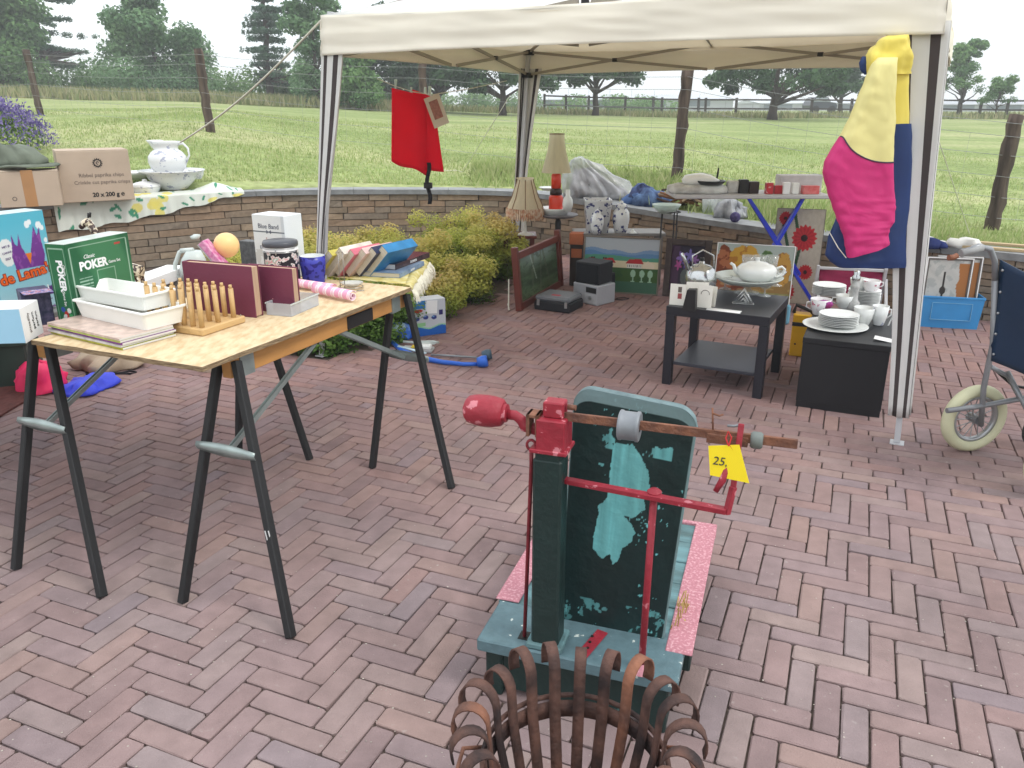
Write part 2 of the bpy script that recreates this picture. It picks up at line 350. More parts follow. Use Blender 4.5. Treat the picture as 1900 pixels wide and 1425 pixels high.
def grassground():
    m = bpy.data.materials.new('meadow_turf'); m.use_nodes = True; N = m.node_tree.nodes; L = m.node_tree.links; B = N['Principled BSDF']
    g = N.new('ShaderNodeNewGeometry'); q = N.new('ShaderNodeTexNoise'); q.inputs['Scale'].default_value = .35; q.inputs['Detail'].default_value = 6; q.inputs['Roughness'].default_value = .65
    mp = N.new('ShaderNodeMapping'); mp.inputs['Scale'].default_value = (.5, 1.6, 1); L.new(g.outputs['Position'], mp.inputs[0]); L.new(mp.outputs[0], q.inputs['Vector'])
    r = N.new('ShaderNodeValToRGB'); e = r.color_ramp.elements; e.new(.5)
    for i, (p, c) in enumerate([(.34, (144, 162, 100)), (.5, (168, 182, 120)), (.66, (196, 198, 146))]): e[i].position = p; e[i].color = (*[v * .74 for v in lin(c)], 1)
    L.new(q.outputs[0], r.inputs[0]); q2 = N.new('ShaderNodeTexNoise'); q2.inputs['Scale'].default_value = 9; q2.inputs['Detail'].default_value = 6
    L.new(g.outputs['Position'], q2.inputs['Vector']); mr = N.new('ShaderNodeMapRange'); mr.inputs[1].default_value = .3; mr.inputs[2].default_value = .7; mr.inputs[3].default_value = .7; mr.inputs[4].default_value = 1.2
    L.new(q2.outputs[0], mr.inputs[0]); mu = N.new('ShaderNodeVectorMath'); mu.operation = 'SCALE'; L.new(r.outputs[0], mu.inputs[0]); L.new(mr.outputs[0], mu.inputs['Scale'])
    L.new(mu.outputs[0], B.inputs['Base Color']); B.inputs['Roughness'].default_value = .95; B.inputs['Specular IOR Level'].default_value = .1
    bp = N.new('ShaderNodeBump'); bp.inputs['Strength'].default_value = .6; bp.inputs['Distance'].default_value = .05; L.new(q2.outputs[0], bp.inputs['Height']); L.new(bp.outputs[0], B.inputs['Normal'])
    return m
me = bpy.data.meshes.new('ground'); me.from_pydata(vs, [], fs); me.materials.append(soil); me.materials.append(grassground()); me.polygons.foreach_set('material_index', mi)
me.polygons.foreach_set('use_smooth', [m == 1 for m in mi]); me.update(); tag(ob('ground', me), kind='structure')

# planting bed outline on the patio (in front of the stone wall)
BED = [G(x, y).to_2d() for x, y in [(945, 545), (900, 558), (830, 572), (745, 618), (650, 652), (590, 668), (545, 664), (520, 650), (500, 630), (440, 600)]] + [Vector((-3.2, 6.6)), Vector((-3.6, 8.0)), Vector((-3.2, 10.4)), Vector((.2, 10.4)), Vector((.2, 8.6)), Vector((-.05, 7.2))]
BEDP = [(p.x, p.y) for p in BED]
# clay pavers: herringbone with a stretcher band across it
TH = R(-22.8); U = np.array([cos(TH), sin(TH)]); V = np.array([-sin(TH), cos(TH)]); BW = .0683; BL = 3 * BW
br = []   # (centre, angle, length)
def addb(a, b, horiz, L=BL):
    c = U * a + V * b; br.append((c[0], c[1], TH if horiz else TH + pi / 2, L))
J0, J1 = 49, 57   # rows of the stretcher band
for j in range(-30, 150):
    for i in range(-90, 110):
        k = (i + j) % 6
        if k == 0 and not (J0 <= j < J1): addb((i + 1.5) * BW, (j + .5) * BW, True)
        elif k == 3:
            cells = [q for q in (j, j + 1, j + 2) if not (J0 <= q < J1)]
            if cells: addb((i + .5) * BW, (cells[0] + cells[-1] + 1) / 2 * BW, False, len(cells) * BW)
for r in range(J1 - J0):
    for i in range(-30, 36): addb((i + (.5 if r % 2 else 0) + .08 * (r % 3)) * BL, (J0 + r + .5) * BW, True)
px = np.array([b[0] for b in br]); py = np.array([b[1] for b in br]); phis = np.arctan2(px, py); rr = np.hypot(px, py)
ok = (rr < np.interp(phis, wphi, wrad) - .02) & ~inpoly(px, py, BEDP) & (px > -5.2) & (px < 4.6) & (py > -.6) & (np.abs(phis) < 1.6) & (rr < 11)
br = [b for b, o in zip(br, ok) if o]
# how large each paver shows, to choose the ones kept as single objects
def vis(b):
    x, y = b[0], b[1]; d = y * cos(PITCH) + CH * sin(PITCH)
    if d <= .2: return 0
    sx = 950 + FPX * x / d; sy = 712.5 - FPX * ((y * sin(PITCH) - CH * cos(PITCH)) / d)
    return 1 / d ** 3 if -20 < sx < 1920 and sy < 1440 else 0
br.sort(key=lambda b: -vis(b))
PAVC = [(143, 123, 123), (157, 133, 131), (151, 134, 136), (159, 135, 133), (154, 138, 138), (164, 139, 133), (151, 130, 130), (163, 143, 138), (149, 134, 138), (159, 132, 128), (157, 138, 136)]
pv_o = rampmat('clay_paver', PAVC, 'obj', noise=.16, nsc=14, bump=.5, bsc=200, k=.84, paving=True); pv_a = rampmat('clay_paver_far', PAVC, 'attr', noise=.16, nsc=14, bump=.5, bsc=200, k=.84, paving=True)
def brick_geo(L, Wd, rng, dz=.03):
    w, h = Wd / 2, L / 2; c = .006; q = .003
    def octo(i, z): return [(-h + i + c, -w + i, z), (h - i - c, -w + i, z), (h - i, -w + i + c, z), (h - i, w - i - c, z), (h - i - c, w - i, z), (-h + i + c, w - i, z), (-h + i, w - i - c, z), (-h + i, -w + i + c, z)]
    vs = octo(q, 0) + octo(0, -q) + octo(0, -dz)
    vs = [(x + rng.uniform(-.0014, .0014), y + rng.uniform(-.0014, .0014), z) for x, y, z in vs]
    fs = [tuple(range(8))]
    for a in (0, 8):
        for j in range(8): k = (j + 1) % 8; fs.append((a + j, a + 8 + j, a + 8 + k, a + k))
    return vs, fs
rng = random.Random(3); base = []
for i in range(10):
    m = MB(); v_, f_ = brick_geo(BL - .0045, BW - .0045, rng); m.add(v_, f_); me = bpy.data.meshes.new('brick'); me.from_pydata(m.v, [], m.f); me.materials.append(pv_o); me.update(); base.append(me)
pav = MB(); pav.box(-5.4, 4.9, -.9, 1.0, -.05, -.013)
sand = mt('joint_sand', (104, 90, 82), rough=.95, var=.35, sc=60, k=.75)
pv = [(-5.4, -.9), (4.9, -.9), (4.9, 4.6)] + [(p.x, p.y) for p in reversed(WL) if -5 < p.x < 4.6] + [(-5.4, 5.2)]
pavm = MB(); pavm.add([(x, y, -.011) for x, y in pv], [tuple(range(len(pv)))]); pave = pavm.build('patio_paving', sand); tag(pave, kind='structure')
br = [b for b in br if b[3] > BL * .9][:300] + [b for b in br if b not in set([b for b in br if b[3] > BL * .9][:300])]
for i, b in enumerate(br[:300]):
    o = ob('brick', rng.choice(base), pave, (b[0], b[1], rng.uniform(-.0015, .0015))); o.rotation_euler = (rng.uniform(-.008, .008), rng.uniform(-.006, .006), b[2] + rng.uniform(-.008, .008) + (pi if rng.random() < .5 else 0))
FV = []; FF = []; RN = []
for b in br[300:]:
    v_, f_ = brick_geo(b[3] - .0045, BW - .0045, rng, .02); M = Matrix.Translation((b[0], b[1], rng.uniform(-.0015, .0015))) @ Matrix.Rotation(b[2] + rng.uniform(-.008, .008), 4, 'Z') @ Matrix.Rotation(rng.uniform(-.01, .01), 4, 'X')
    o = len(FV); FV += [tuple(M @ Vector(p)) for p in v_]; FF += [tuple(o + i for i in f) for f in f_]; RN += [rng.random()] * len(f_)
m = MB(); m.add(FV, FF); tag(m.build('far_bricks', pv_a, pave, rnd=RN), kind='stuff')
# moss and crumbs in the joints
rng = random.Random(5); m = MB()
for i in range(700):
    p = G(rng.uniform(-20, 1900), rng.uniform(650, 1425)); r = rng.uniform(.0012, .0035)
    m.add([(p.x + r * cos(t), p.y + r * sin(t) * rng.uniform(.5, 1), .0005) for t in (0, 1.3, 2.5, 3.8, 5)] + [(p.x, p.y, .002)], [(0, 1, 5), (1, 2, 5), (2, 3, 5), (3, 4, 5), (4, 0, 5)])
tag(m.build('grit', mt('pale_grit', (200, 190, 178), var=.5, sc=3), pave), kind='stuff')

# ---- stone clad garden wall
STC = [(147, 132, 115), (159, 140, 121), (167, 140, 116), (153, 139, 124), (141, 127, 113), (175, 155, 132), (160, 135, 112), (150, 138, 124), (166, 148, 126)]
wall = thing('stone_wall', 'low curved garden wall clad in brown split stone strips under grey coping', 'wall')
core = MB(); P0 = []; 
ss = np.linspace(0, wcum[-1], 90)
rows = [[], [], [], []]
for s in ss:
    p, d = wpt(s); nrm = Vector((-d.y, d.x))  # pointing away from patio (left of travel direction)
    a = p + nrm * .035; b_ = p + nrm * .20
    for r_, (q, z) in zip(rows, ((a, -.05), (a, wz(s) - .05), (b_, wz(s) - .05), (b_, -.05))): r_.append((q.x, q.y, z))
core.sheet(rows, smooth=False); core.build('core', mt('wall_mortar', (96, 86, 78), rough=.95, var=.3, sc=30), wall)
st_o = rampmat('split_stone', STC, 'obj', noise=.22, nsc=25, bump=.6, bsc=60); st_a = rampmat('split_stone_far', STC, 'attr', noise=.22, nsc=25, bump=.6, bsc=60)
rng = random.Random(11); stones = []
NR_ = 9
for r in range(NR_):
    s = rng.uniform(0, .2)
    while s < wcum[-1] - .4:
        L = rng.choice((.16, .22, .3, .38, .46)) * rng.uniform(.9, 1.1); stones.append((s, s + L - .004, r)); s += L
def stone_geo(s0, s1, r, org=None):
    p, d = wpt((s0 + s1) / 2); nrm = Vector((-d.y, d.x)); L = (s1 - s0) / 2; t = rng.uniform(.004, .018); rh = (wz(s0) - .04) / NR_; z0 = -.01 + r * rh; z1 = z0 + rh - .0018
    vs = []
    for (x, z) in ((-L, z0), (L, z0), (L, z1), (-L, z1)): vs.append((x, .04, z))
    for (x, z) in ((-L, z0), (0, z0), (L, z0), (L, z1), (0, z1), (-L, z1)): vs.append((x * .985, .018 - t + rng.uniform(-.006, .006), z + (.003 if z == z0 else -.003)))
    fs = [(4, 5, 8, 9), (5, 6, 7, 8), (0, 1, 6, 5), (0, 5, 4), (1, 2, 7, 6), (2, 3, 9, 8), (2, 8, 7), (3, 0, 4, 9)]
    M = Matrix(((d.x, nrm.x, 0, p.x), (d.y, nrm.y, 0, p.y), (0, 0, 1, 0), (0, 0, 0, 1)))
    return vs, fs, M
def wvis(s):
    p, d = wpt((s[0] + s[1]) / 2); sx = 950 + FPX * p.x / (p.y * cos(PITCH) + 1.1 * sin(PITCH))
    v = (s[1] - s[0]) / p.length ** 2
    if sx < 240 or sx > 1680: v *= .01
    if 440 < sx < 940 and s[2] < 3: v *= .05
    return -v
stones.sort(key=wvis); RN = []; m = MB()
for i, s in enumerate(stones):
    v_, f_, M = stone_geo(*s)
    if i < 300:
        q = MB(); q.add(v_, f_); o = q.build('stone', st_o, wall); o.matrix_local = M
    else: m.add(v_, f_, M=M); RN += [rng.random()] * len(f_)
tag(m.build('far_stones', st_a, wall, rnd=RN), kind='stuff')
cop = mt('bluestone_coping', (150, 152, 154), rough=.55, var=.25, sc=12, bump=.15, bsc=80)
s = 0
while s < wcum[-1] - .2:
    e = min(s + 1.0, wcum[-1] - .001); q = MB(); R_ = [[], [], [], [], []]
    for t in np.linspace(s + .002, e - .002, 5):
        p, d = wpt(t); nrm = Vector((-d.y, d.x)); a = p - nrm * .015; b_ = p + nrm * .27
        for rr_, (w_, z) in zip(R_, ((a, wz(t) - .05), (a, wz(t)), (b_, wz(t)), (b_, wz(t) - .05), (a, wz(t) - .05))): rr_.append((w_.x, w_.y, z))
    q.sheet(R_, smooth=False); k0 = len(q.v)
    q.f += [(0, 5, 10, 15), (4, 19, 14, 9)]; q.sm += [False] * 2; q.mi += [0] * 2
    q.build('coping_slab', cop, wall); s = e
# ============================================================= VEGETATION AND BACKGROUND
def GT(x, y):
    """sight line meets the meadow"""
    d = ray(x, y); k = math.hypot(d[0], d[1]); phi = math.atan2(d[0], d[1]); t = (Rw(phi) + .2) / k; step = .1
    while t < 400:
        X, Y, Z = d[0] * t, d[1] * t, CH + d[2] * t
        if Z <= hmead(X, Y): return Vector((X, Y, hmead(X, Y)))
        t += step; step *= 1.03
    return Vector((d[0] * 60, d[1] * 60, hmead(d[0] * 60, d[1] * 60)))
def leafmesh(name, pos, nrm, size, asp, rnd, mat, parent, kind=None, seed=0, fold=True):
    g = np.random.default_rng(seed); n_ = len(pos); a = g.normal(size=(n_, 3)); nrm = nrm / (np.linalg.norm(nrm, axis=1, keepdims=True) + 1e-9)
    t = a - nrm * (a * nrm).sum(1, keepdims=True); t /= np.linalg.norm(t, axis=1, keepdims=True) + 1e-9; b = np.cross(nrm, t)
    s = size if isinstance(size, np.ndarray) else np.full(n_, size); s = s[:, None]
    p0 = pos - t * s * .5; p1 = pos + b * s * asp * .5 + nrm * s * .08; p2 = pos + t * s * .5; p3 = pos - b * s * asp * .5 + nrm * s * .08
    co = np.stack([p0, p1, p2, p3], 1).reshape(-1, 3); me = bpy.data.meshes.new(name)
    me.vertices.add(4 * n_); me.vertices.foreach_set('co', co.astype(np.float32).ravel()); me.loops.add(4 * n_); me.loops.foreach_set('vertex_index', np.arange(4 * n_))
    me.polygons.add(n_); me.polygons.foreach_set('loop_start', np.arange(0, 4 * n_, 4)); me.polygons.foreach_set('loop_total', np.full(n_, 4)); me.update(calc_edges=True)
    at = me.attributes.new('rnd', 'FLOAT', 'FACE'); at.data.foreach_set('value', np.clip(rnd, 0, 1).astype(np.float32)); me.materials.append(mat)
    o = ob(name, me, parent)
    if kind: o['kind'] = kind
    return o
def cloud(blobs, n_, seed, inner=.45, up=.5):
    g = np.random.default_rng(seed); B = np.array([list(c) + list(r) for c, r in blobs]); w = (B[:, 3] * B[:, 4] * B[:, 5]) ** .66; w /= w.sum()
    i = g.choice(len(B), n_, p=w); d = g.normal(size=(n_, 3)); d /= np.linalg.norm(d, axis=1, keepdims=True)
    rad = inner + (1 - inner) * g.random(n_) ** .6 + g.normal(size=n_) * .06
    pos = B[i, :3] + d * B[i, 3:] * rad[:, None]; nr = d * .6 + g.normal(size=(n_, 3)) * .6 + np.array([0, 0, up])
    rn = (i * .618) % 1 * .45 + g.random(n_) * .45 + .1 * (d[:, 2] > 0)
    return pos, nr, rn
LFC = {
 'conifer_leaf': [(64, 92, 78), (82, 114, 92), (98, 132, 104), (116, 148, 116)],
 'broad_leaf': [(76, 110, 70), (98, 136, 84), (122, 158, 98), (146, 178, 116)],
 'willow_leaf': [(86, 122, 88), (112, 148, 106), (136, 170, 124), (156, 188, 140)],
 'orchard_leaf': [(54, 76, 54), (70, 98, 66), (88, 120, 80), (112, 146, 96)],
 'hedge_leaf': [(84, 118, 76), (106, 142, 88), (130, 162, 104), (152, 182, 122)]}
LF = {k: rampmat(k, [tuple(c * 1.0 for c in q) for q in v], 'attr', noise=.2, nsc=.8, bump=0, rough=.7, trans=.4, k=.95) for k, v in LFC.items()}
bark = mt('bark', (92, 80, 70), rough=.95, var=.45, sc=6, bump=.8, bsc=14, k=.7, stretch=(1, 1, .25))
def tree(label, p, h, blobs, leafkind, n_, size, tr, seed, limbs=7, lean=0, trunk_top=.8, group=None, cat='tree', name='tree', asp=.6, inner=.3, up=.5):
    """blobs in metres relative to the foot; trunk and limbs reach into each leaf clump"""
    T = thing(name, label, cat, p, group=group); g = random.Random(seed)
    m = MB(); k = 8; tt = h * trunk_top
    pts = [(lean * (i / k) ** 1.3 * h + g.uniform(-.03, .03) * h * .3, g.uniform(-.02, .02) * h * .3, tt * i / k - (.1 if i == 0 else 0)) for i in range(k + 1)]
    m.tube(pts, [tr * (1.25 if i == 0 else 1) * (1 - .8 * i / k) for i in range(k + 1)], 8)
    for j, (c, r) in enumerate(blobs[:limbs * 2]):
        zz = max(.15 * h, min(tt * .95, c[2] * .62)); i = min(k, max(0, int(zz / tt * k))); b0 = Vector(pts[i]); c = Vector(c)
        mid = b0.lerp(c, .5) + Vector((g.uniform(-.2, .2), g.uniform(-.2, .2), g.uniform(-.1, .25) * r[2]))
        m.tube([b0, mid, c, c + Vector((g.uniform(-.5, .5) * r[0], g.uniform(-.5, .5) * r[1], .3 * r[2]))], [tr * .45, tr * .28, tr * .12, tr * .04], 5)
    m.build('trunk', bark, T)
    pos, nr, rn = cloud(blobs, n_, seed, inner, up); leafmesh('crown', pos, nr, np.random.default_rng(seed).uniform(size * .6, size * 1.3, len(pos)), asp, rn, LF[leafkind], T, seed=seed)
    return T
def atD(x, y, D):  # place at distance D whose foot stands on the meadow, picture column x
    phi = math.atan2(ray(x, 196)[0], ray(x, 196)[1]); X, Y = D * math.tan(phi), D; return Vector((X, Y, hmead(X, Y)))
g = random.Random(21)
def blobset(n_, w, z0, z1, taper, r0, r1, seed, flat=.7, drop=0):
    g = random.Random(seed); B = []
    for i in range(n_):
        t = (i + g.random()) / n_; z = z0 + (z1 - z0) * t; rad = w * (1 - taper * t) * math.sqrt(g.random()); a = g.random() * 2 * pi; r = g.uniform(r0, r1) * (1 - .35 * taper * t)
        B.append(((rad * cos(a), rad * sin(a), z - drop * rad), (r, r, r * flat)))
    return B
# big dark conifer at the left edge
def conifer(label, p, h, w, seed, n_, leaf, gap=.0, size=.2):
    g = random.Random(seed); B = []; z = .12 * h
    while z < h * .98:
        t = z / h; rw = w * (1 - t) ** .7 * g.uniform(.75, 1.15)
        for j in range(7):
            a = g.random() * 2 * pi
            if g.random() < gap: continue
            L_ = rw * g.uniform(.6, 1.15)
            for q in (.25, .5, .75, 1.0): B.append(((L_ * q * cos(a), L_ * q * sin(a), z - .22 * L_ * q + .12 * L_ * q * q), (.34 * (1.1 - q * .55) * w / 2.4, .34 * (1.1 - q * .55) * w / 2.4, (.13 if w > 2 else .26) * w / 2.4)))
        z += h * .043 * g.uniform(.8, 1.3)
    return tree(label, p, h, B, leaf, n_, size, h * .02, seed, limbs=30, trunk_top=.97, asp=.35, inner=.1, up=.3)
conifer('tall dark spruce filling the top left corner of the picture', atD(92, 0, 47), 15, 3.0, 1, 46000, 'conifer_leaf', size=.24)
tree('broad bushy green tree in front of the dark spruce at the left edge', atD(15, 0, 43), 6.6, blobset(44, 2.6, .7, 6.0, .5, .8, 1.3, 4), 'broad_leaf', 20000, .26, .16, 4)
tree('large rounded willow-like tree standing alone left of the thin spruce', atD(300, 0, 42), 8, blobset(40, 2.3, .5, 3.6, .25, .7, 1.1, 5) + blobset(40, 1.6, 2.8, 7.8, .6, .5, .85, 55), 'willow_leaf', 26000, .22, .14, 5)
conifer('thin ragged spruce with a bare branch poking out to its left', atD(505, 0, 44), 9.5, 1.6, 9, 30000, 'conifer_leaf', gap=.05, size=.2)
tb = blobset(30, 1.3, .4, 6.4, .45, .5, .75, 31)
tree('airy grey-green tree just left of the white gazebo', atD(592, 0, 38), 7, tb, 'willow_leaf', 12000, .2, .1, 31, group=None)
tree('small round tree seen through the gap beside the left gazebo curtain', atD(662, 0, 36), 3.6, blobset(24, 1.0, .4, 2.4, .5, .5, .75, 33), 'broad_leaf', 9000, .2, .09, 33)
orch = [(742, 42, 'orchard tree furthest left under the gazebo roof edge', 1), (812, 40, 'orchard tree behind the hanging red cloth', 2), (934, 38, 'dark orchard tree just left of the back gazebo leg', 3), (1105, 42, 'orchard tree just right of the back gazebo leg', 4), (1436, 40, 'thick-trunked orchard tree left of the hanging jacket', 5), (1560, 52, 'orchard tree hidden half behind the hanging jacket', 6)]
for x, D, lab, sd_ in orch:
    w = [2.2, 2.0, 2.3, 2.1, 3.2, 1.6][sd_ - 1]; z0 = [1.1, 1.2, 1.3, 1.7, 1.5, 1.4][sd_ - 1]
    B = blobset(46, w, z0 + .3, 4.6, .25, .5, .85, 40 + sd_, drop=.14) + [((w * cos(a) * .9, w * sin(a) * .9, z0 + .35 * (k % 3) * .8), (.5, .5, .35)) for k, a in enumerate(np.linspace(0, 5.6, 9))]
    tree(lab, atD(x, 0, D), 4.6, B, 'orchard_leaf', 17000, .2, .24 if sd_ == 5 else .17, 40 + sd_, trunk_top=.6, group='orchard trees beyond the meadow', inner=.15, lean=.02 * (sd_ % 3 - 1))
tree('slender open tree on the skyline right of the gazebo', atD(1783, 0, 46), 3.9, blobset(34, 1.35, 1.4, 3.8, .55, .3, .5, 61), 'broad_leaf', 6000, .17, .1, 61, trunk_top=.75, inner=.1)
tree('small sparse tree at the right edge of the picture, lower than its neighbour', atD(1850, 0, 44), 2.2, blobset(18, .8, .8, 1.95, .4, .22, .4, 62), 'broad_leaf', 2600, .15, .05, 62, trunk_top=.7, inner=.1)
# hedgerow at the far side of the meadow
H = thing('hedgerow', 'low green hedgerow along the far left edge of the meadow', 'hedge', atD(400, 0, 46))
hb = []; g = random.Random(77); o0 = Vector(H.location)
for i in range(110):
    x = g.uniform(-60, 760); p = atD(x, 0, g.uniform(44, 50)) - o0; r = g.uniform(.5, 1.0) * (1.1 if x < 680 else .7); hb.append(((p.x, p.y, p.z + r * .6 + g.uniform(0, .55)), (r, r, r * .9)))
pos, nr, rn = cloud(hb, 30000, 77, .5); leafmesh('foliage', pos, nr, np.random.default_rng(1).uniform(.12, .28, len(pos)), .6, rn, LF['hedge_leaf'], H, seed=2)
H2 = thing('hedgerow', 'distant low hedge line seen between the orchard trunks', 'hedge', atD(1000, 0, 70)); hb = []; o0 = Vector(H2.location)
for i in range(60):
    p = atD(g.uniform(640, 1260), 0, g.uniform(66, 72)) - o0; r = g.uniform(.4, .9); hb.append(((p.x, p.y, p.z + r * .7), (r * 1.3, r, r)))
pos, nr, rn = cloud(hb, 9000, 78, .5); leafmesh('foliage', pos, nr, np.random.default_rng(1).uniform(.15, .35, len(pos)), .6, rn, LF['hedge_leaf'], H2, seed=3)
# long low glasshouse and shed roofs on the skyline
def farhall(label, x0, x1, D, zt, zr, col):
    a = atD(x0, 0, D); b = atD(x1, 0, D); L_ = (b - a).length; T = thing('farm_hall', label, 'building', a, math.atan2(b.y - a.y, b.x - a.x))
    q = MB(); q.box(0, L_, 0, 12, -.5, zt); q.build('wall', mt('hall_wall', (196, 200, 204), var=.1, sc=.5), T)
    q = MB(); q.add([(-.2, -.3, zt), (L_ + .2, -.3, zt), (L_ + .2, 6, zr), (-.2, 6, zr), (L_ + .2, 12.3, zt), (-.2, 12.3, zt)], [(0, 1, 2, 3), (3, 2, 4, 5), (0, 3, 5), (1, 4, 2)]); q.build('roof', mt(col[0], col[1], rough=.5, var=.12, sc=.3), T)
    for i in range(int(L_ / 5)): w = MB(); w.box(i * 5 + .5, i * 5 + 4.2, -.06, -.01, zt * .3, zt * .86); w.build('window', mt('hall_glass', (120, 132, 140), rough=.3, var=.1), T)
    return T
farhall('long low pale greenhouse hall on the skyline behind the orchard trees', 1000, 1360, 95, 1.0, 1.6, ('hall_roof', (214, 220, 226)))
farhall('second pale hall on the skyline just left of the hanging jacket', 1410, 1640, 110, .9, 1.4, ('hall_roof', (214, 220, 226)))
farhall('grey roofed long shed on the skyline right of the gazebo', 1735, 1990, 90, .7, 1.25, ('shed_roof', (186, 190, 196)))
# far timber rail fence
dark_wood = mt('dark_rail_wood', (84, 78, 74), rough=.9, var=.3, sc=4)
def railfence(label, xs, D0, D1):
    ps = [atD(x, 0, D0 + (D1 - D0) * i / (len(xs) - 1)) for i, x in enumerate(xs)]; T = thing('rail_fence', label, 'fence', ps[0])
    for p in ps: q = MB(); d = p - ps[0]; q.box(d.x - .06, d.x + .06, d.y - .06, d.y + .06, d.z - .1, d.z + .98); q.build('post', dark_wood, T)
    for zr in (.42, .88):
        for a, b in zip(ps, ps[1:]): q = MB(); q.bar(a - ps[0] + Vector((0, -.08, zr)), b - ps[0] + Vector((0, -.08, zr)), .04, .08); q.build('rail', dark_wood, T)
railfence('dark timber rail fence at the end of the meadow behind the orchard trees', [1010, 1050, 1092, 1160, 1212, 1228, 1296, 1309, 1366, 1440, 1506, 1580, 1650], 46, 46)
railfence('dark timber rail fence on the skyline right of the gazebo', [1740, 1780, 1820, 1870, 1920], 47, 44)
# parked car beyond the rail fence
p = atD(1521, 0, 66); T = thing('parked_car', 'dark parked car seen small beyond the rail fence left of the jacket', 'car', p + Vector((0, 0, 0)), R(4))
q = MB(); q.prism([(-1.05, .3), (1.05, .3), (1.1, .62), (.95, .8), (.55, .85), (.3, 1.22), (-.7, 1.22), (-1.02, .85), (-1.1, .6)], 1.5, y0=-.75); q.build('body', mt('car_paint', (70, 76, 84), rough=.3, var=.05), T, bevel=.05)
q = MB(); q.prism([(-.85, .88), (.42, .88), (.24, 1.15), (-.66, 1.15)], .02, y0=-.775); q.build('window', mt('car_glass', (170, 180, 186), rough=.2, var=.05), T)
for x in (-.65, .65): q = MB(); q.cyl(.3, -.1, .1, 16, M=Matrix.Translation((x, -.7, .3)) @ Matrix.Rotation(R(90), 4, 'X')); q.build('wheel', mt('tyre', (40, 40, 42), rough=.9), T)
# ---- old wire fence with leaning weathered posts in the meadow
F = thing('wire_fence', 'old wire fence with five leaning weathered wooden posts across the meadow', 'fence', (0, 0, 0))
postm = mt('weathered_post', (120, 104, 94), rough=.95, rgb2=(60, 50, 48), sc=16, bump=1, bsc=22, k=.75, stretch=(1, 1, .12))
tops = []
for (bx, by, tx, ty, r) in [(76, 215, 48, 92, .066), (391, 247, 367, 90, .062), (786, 292, 784, 112, .06), (1255, 336, 1277, 128, .066), (1838, 430, 1886, 214, .068)]:
    p = GT(bx, by); q = A(tx, ty, p.y); m = MB(); k = 12; gg = random.Random(bx)
    m.tube([(p.lerp(q, i / k) + Vector((gg.uniform(-.01, .01), gg.uniform(-.01, .01), 0))) if i else p - (q - p) * .08 for i in range(k + 1)], [r * gg.uniform(.86, 1.08) for i in range(k + 1)], 9)
    m.build('post', postm, F); tops.append((p, q))
wirem = mt('fence_wire', (170, 172, 172), rough=.5, metal=.5, var=.1)
ext = (tops[-1][0] + Vector((3, -.6, 0)), tops[-1][1] + Vector((3, -.6, 0))); ext0 = (tops[0][0] + Vector((-3, 2, 0)), tops[0][1] + Vector((-3, 2, 0)))
tt = [ext0] + tops + [ext]
for h in (.12, .3, .48, .66, .82, .93):
    m = MB()
    for (a, b), (c, d) in zip(tt, tt[1:]):
        P, Q = a.lerp(b, h), c.lerp(d, h); m.tube([P.lerp(Q, t) + Vector((0, -.08, -.05 * sin(pi * t))) for t in np.linspace(0, 1, 6)], .0022, 4, caps=False)
    m.build('wire', wirem, F)
m = MB()
for (a, b), (c, d) in zip(tt, tt[1:]):
    L_ = (c - a).length
    for i in range(int(L_ / .3)): t = (i + .5) / (L_ / .3); P = a.lerp(c, t); Q = b.lerp(d, t); m.tube([P.lerp(Q, .1) + Vector((0, -.08, 0)), P.lerp(Q, .8) + Vector((0, -.08, 0))], .0013, 3, caps=False)
tag(m.build('wire_mesh', wirem, F), kind='stuff')
# ---- grass
def blades(name, n_, fn, mat, seed, w=.012):
    g = random.Random(seed); co = []; rn = []
    for i in range(n_):
        X, Y, z, h = fn(g); a = g.random() * pi; dx, dy = cos(a) * w, sin(a) * w * .6; lx, ly = g.gauss(0, .28) * h, g.gauss(0, .28) * h
        co += [(X - dx, Y - dy, z - .01), (X + dx, Y + dy, z - .01), (X + dx * .5 + lx * .5, Y + dy * .5 + ly * .5, z + h * .6), (X + lx, Y + ly, z + h)]; rn.append(g.random())
    me = bpy.data.meshes.new(name); me.vertices.add(4 * n_); me.vertices.foreach_set('co', np.array(co, np.float32).ravel()); me.loops.add(4 * n_); me.loops.foreach_set('vertex_index', np.arange(4 * n_))
    me.polygons.add(n_); me.polygons.foreach_set('loop_start', np.arange(0, 4 * n_, 4)); me.polygons.foreach_set('loop_total', np.full(n_, 4)); me.update(calc_edges=True)
    at = me.attributes.new('rnd', 'FLOAT', 'FACE'); at.data.foreach_set('value', rn); me.materials.append(mat); return tag(ob(name, me), kind='stuff')
gr = rampmat('grass_blade', [(142, 164, 98), (158, 176, 110), (172, 186, 122), (186, 194, 138), (200, 198, 152)], 'attr', noise=.22, nsc=.7, bump=0, rough=.8, trans=.45, k=.95)
dry = rampmat('dry_grass', [(134, 150, 96), (162, 168, 114), (184, 180, 132), (204, 194, 152)], 'attr', noise=.3, nsc=.8, bump=0, rough=.8, trans=.25, k=.75)
def f1(g):
    phi = g.uniform(-.62, .62); d = g.random() ** 1.5 * 13 + .32; r = Rw(phi) + .2 + d; X, Y = r * sin(phi), r * cos(phi)
    rough = MN.noise(Vector((X * .9, Y * .9, 3))); h = .016 + .022 * g.random() + (.035 * max(0, rough) if d > .6 else 0)
    return X, Y, hmead(X, Y), h
blades('meadow_grass', 80000, f1, gr, 1, .008)
def f2(g):
    phi = g.uniform(-.05, .62); d = abs(g.gauss(1.3, .5)) if phi < .3 else abs(g.gauss(.8, .7)); r = Rw(phi) + .2 + d; X, Y = r * sin(phi), r * cos(phi); return X, Y, hmead(X, Y), g.uniform(.04, .15) * (.6 if phi > .45 else 1)
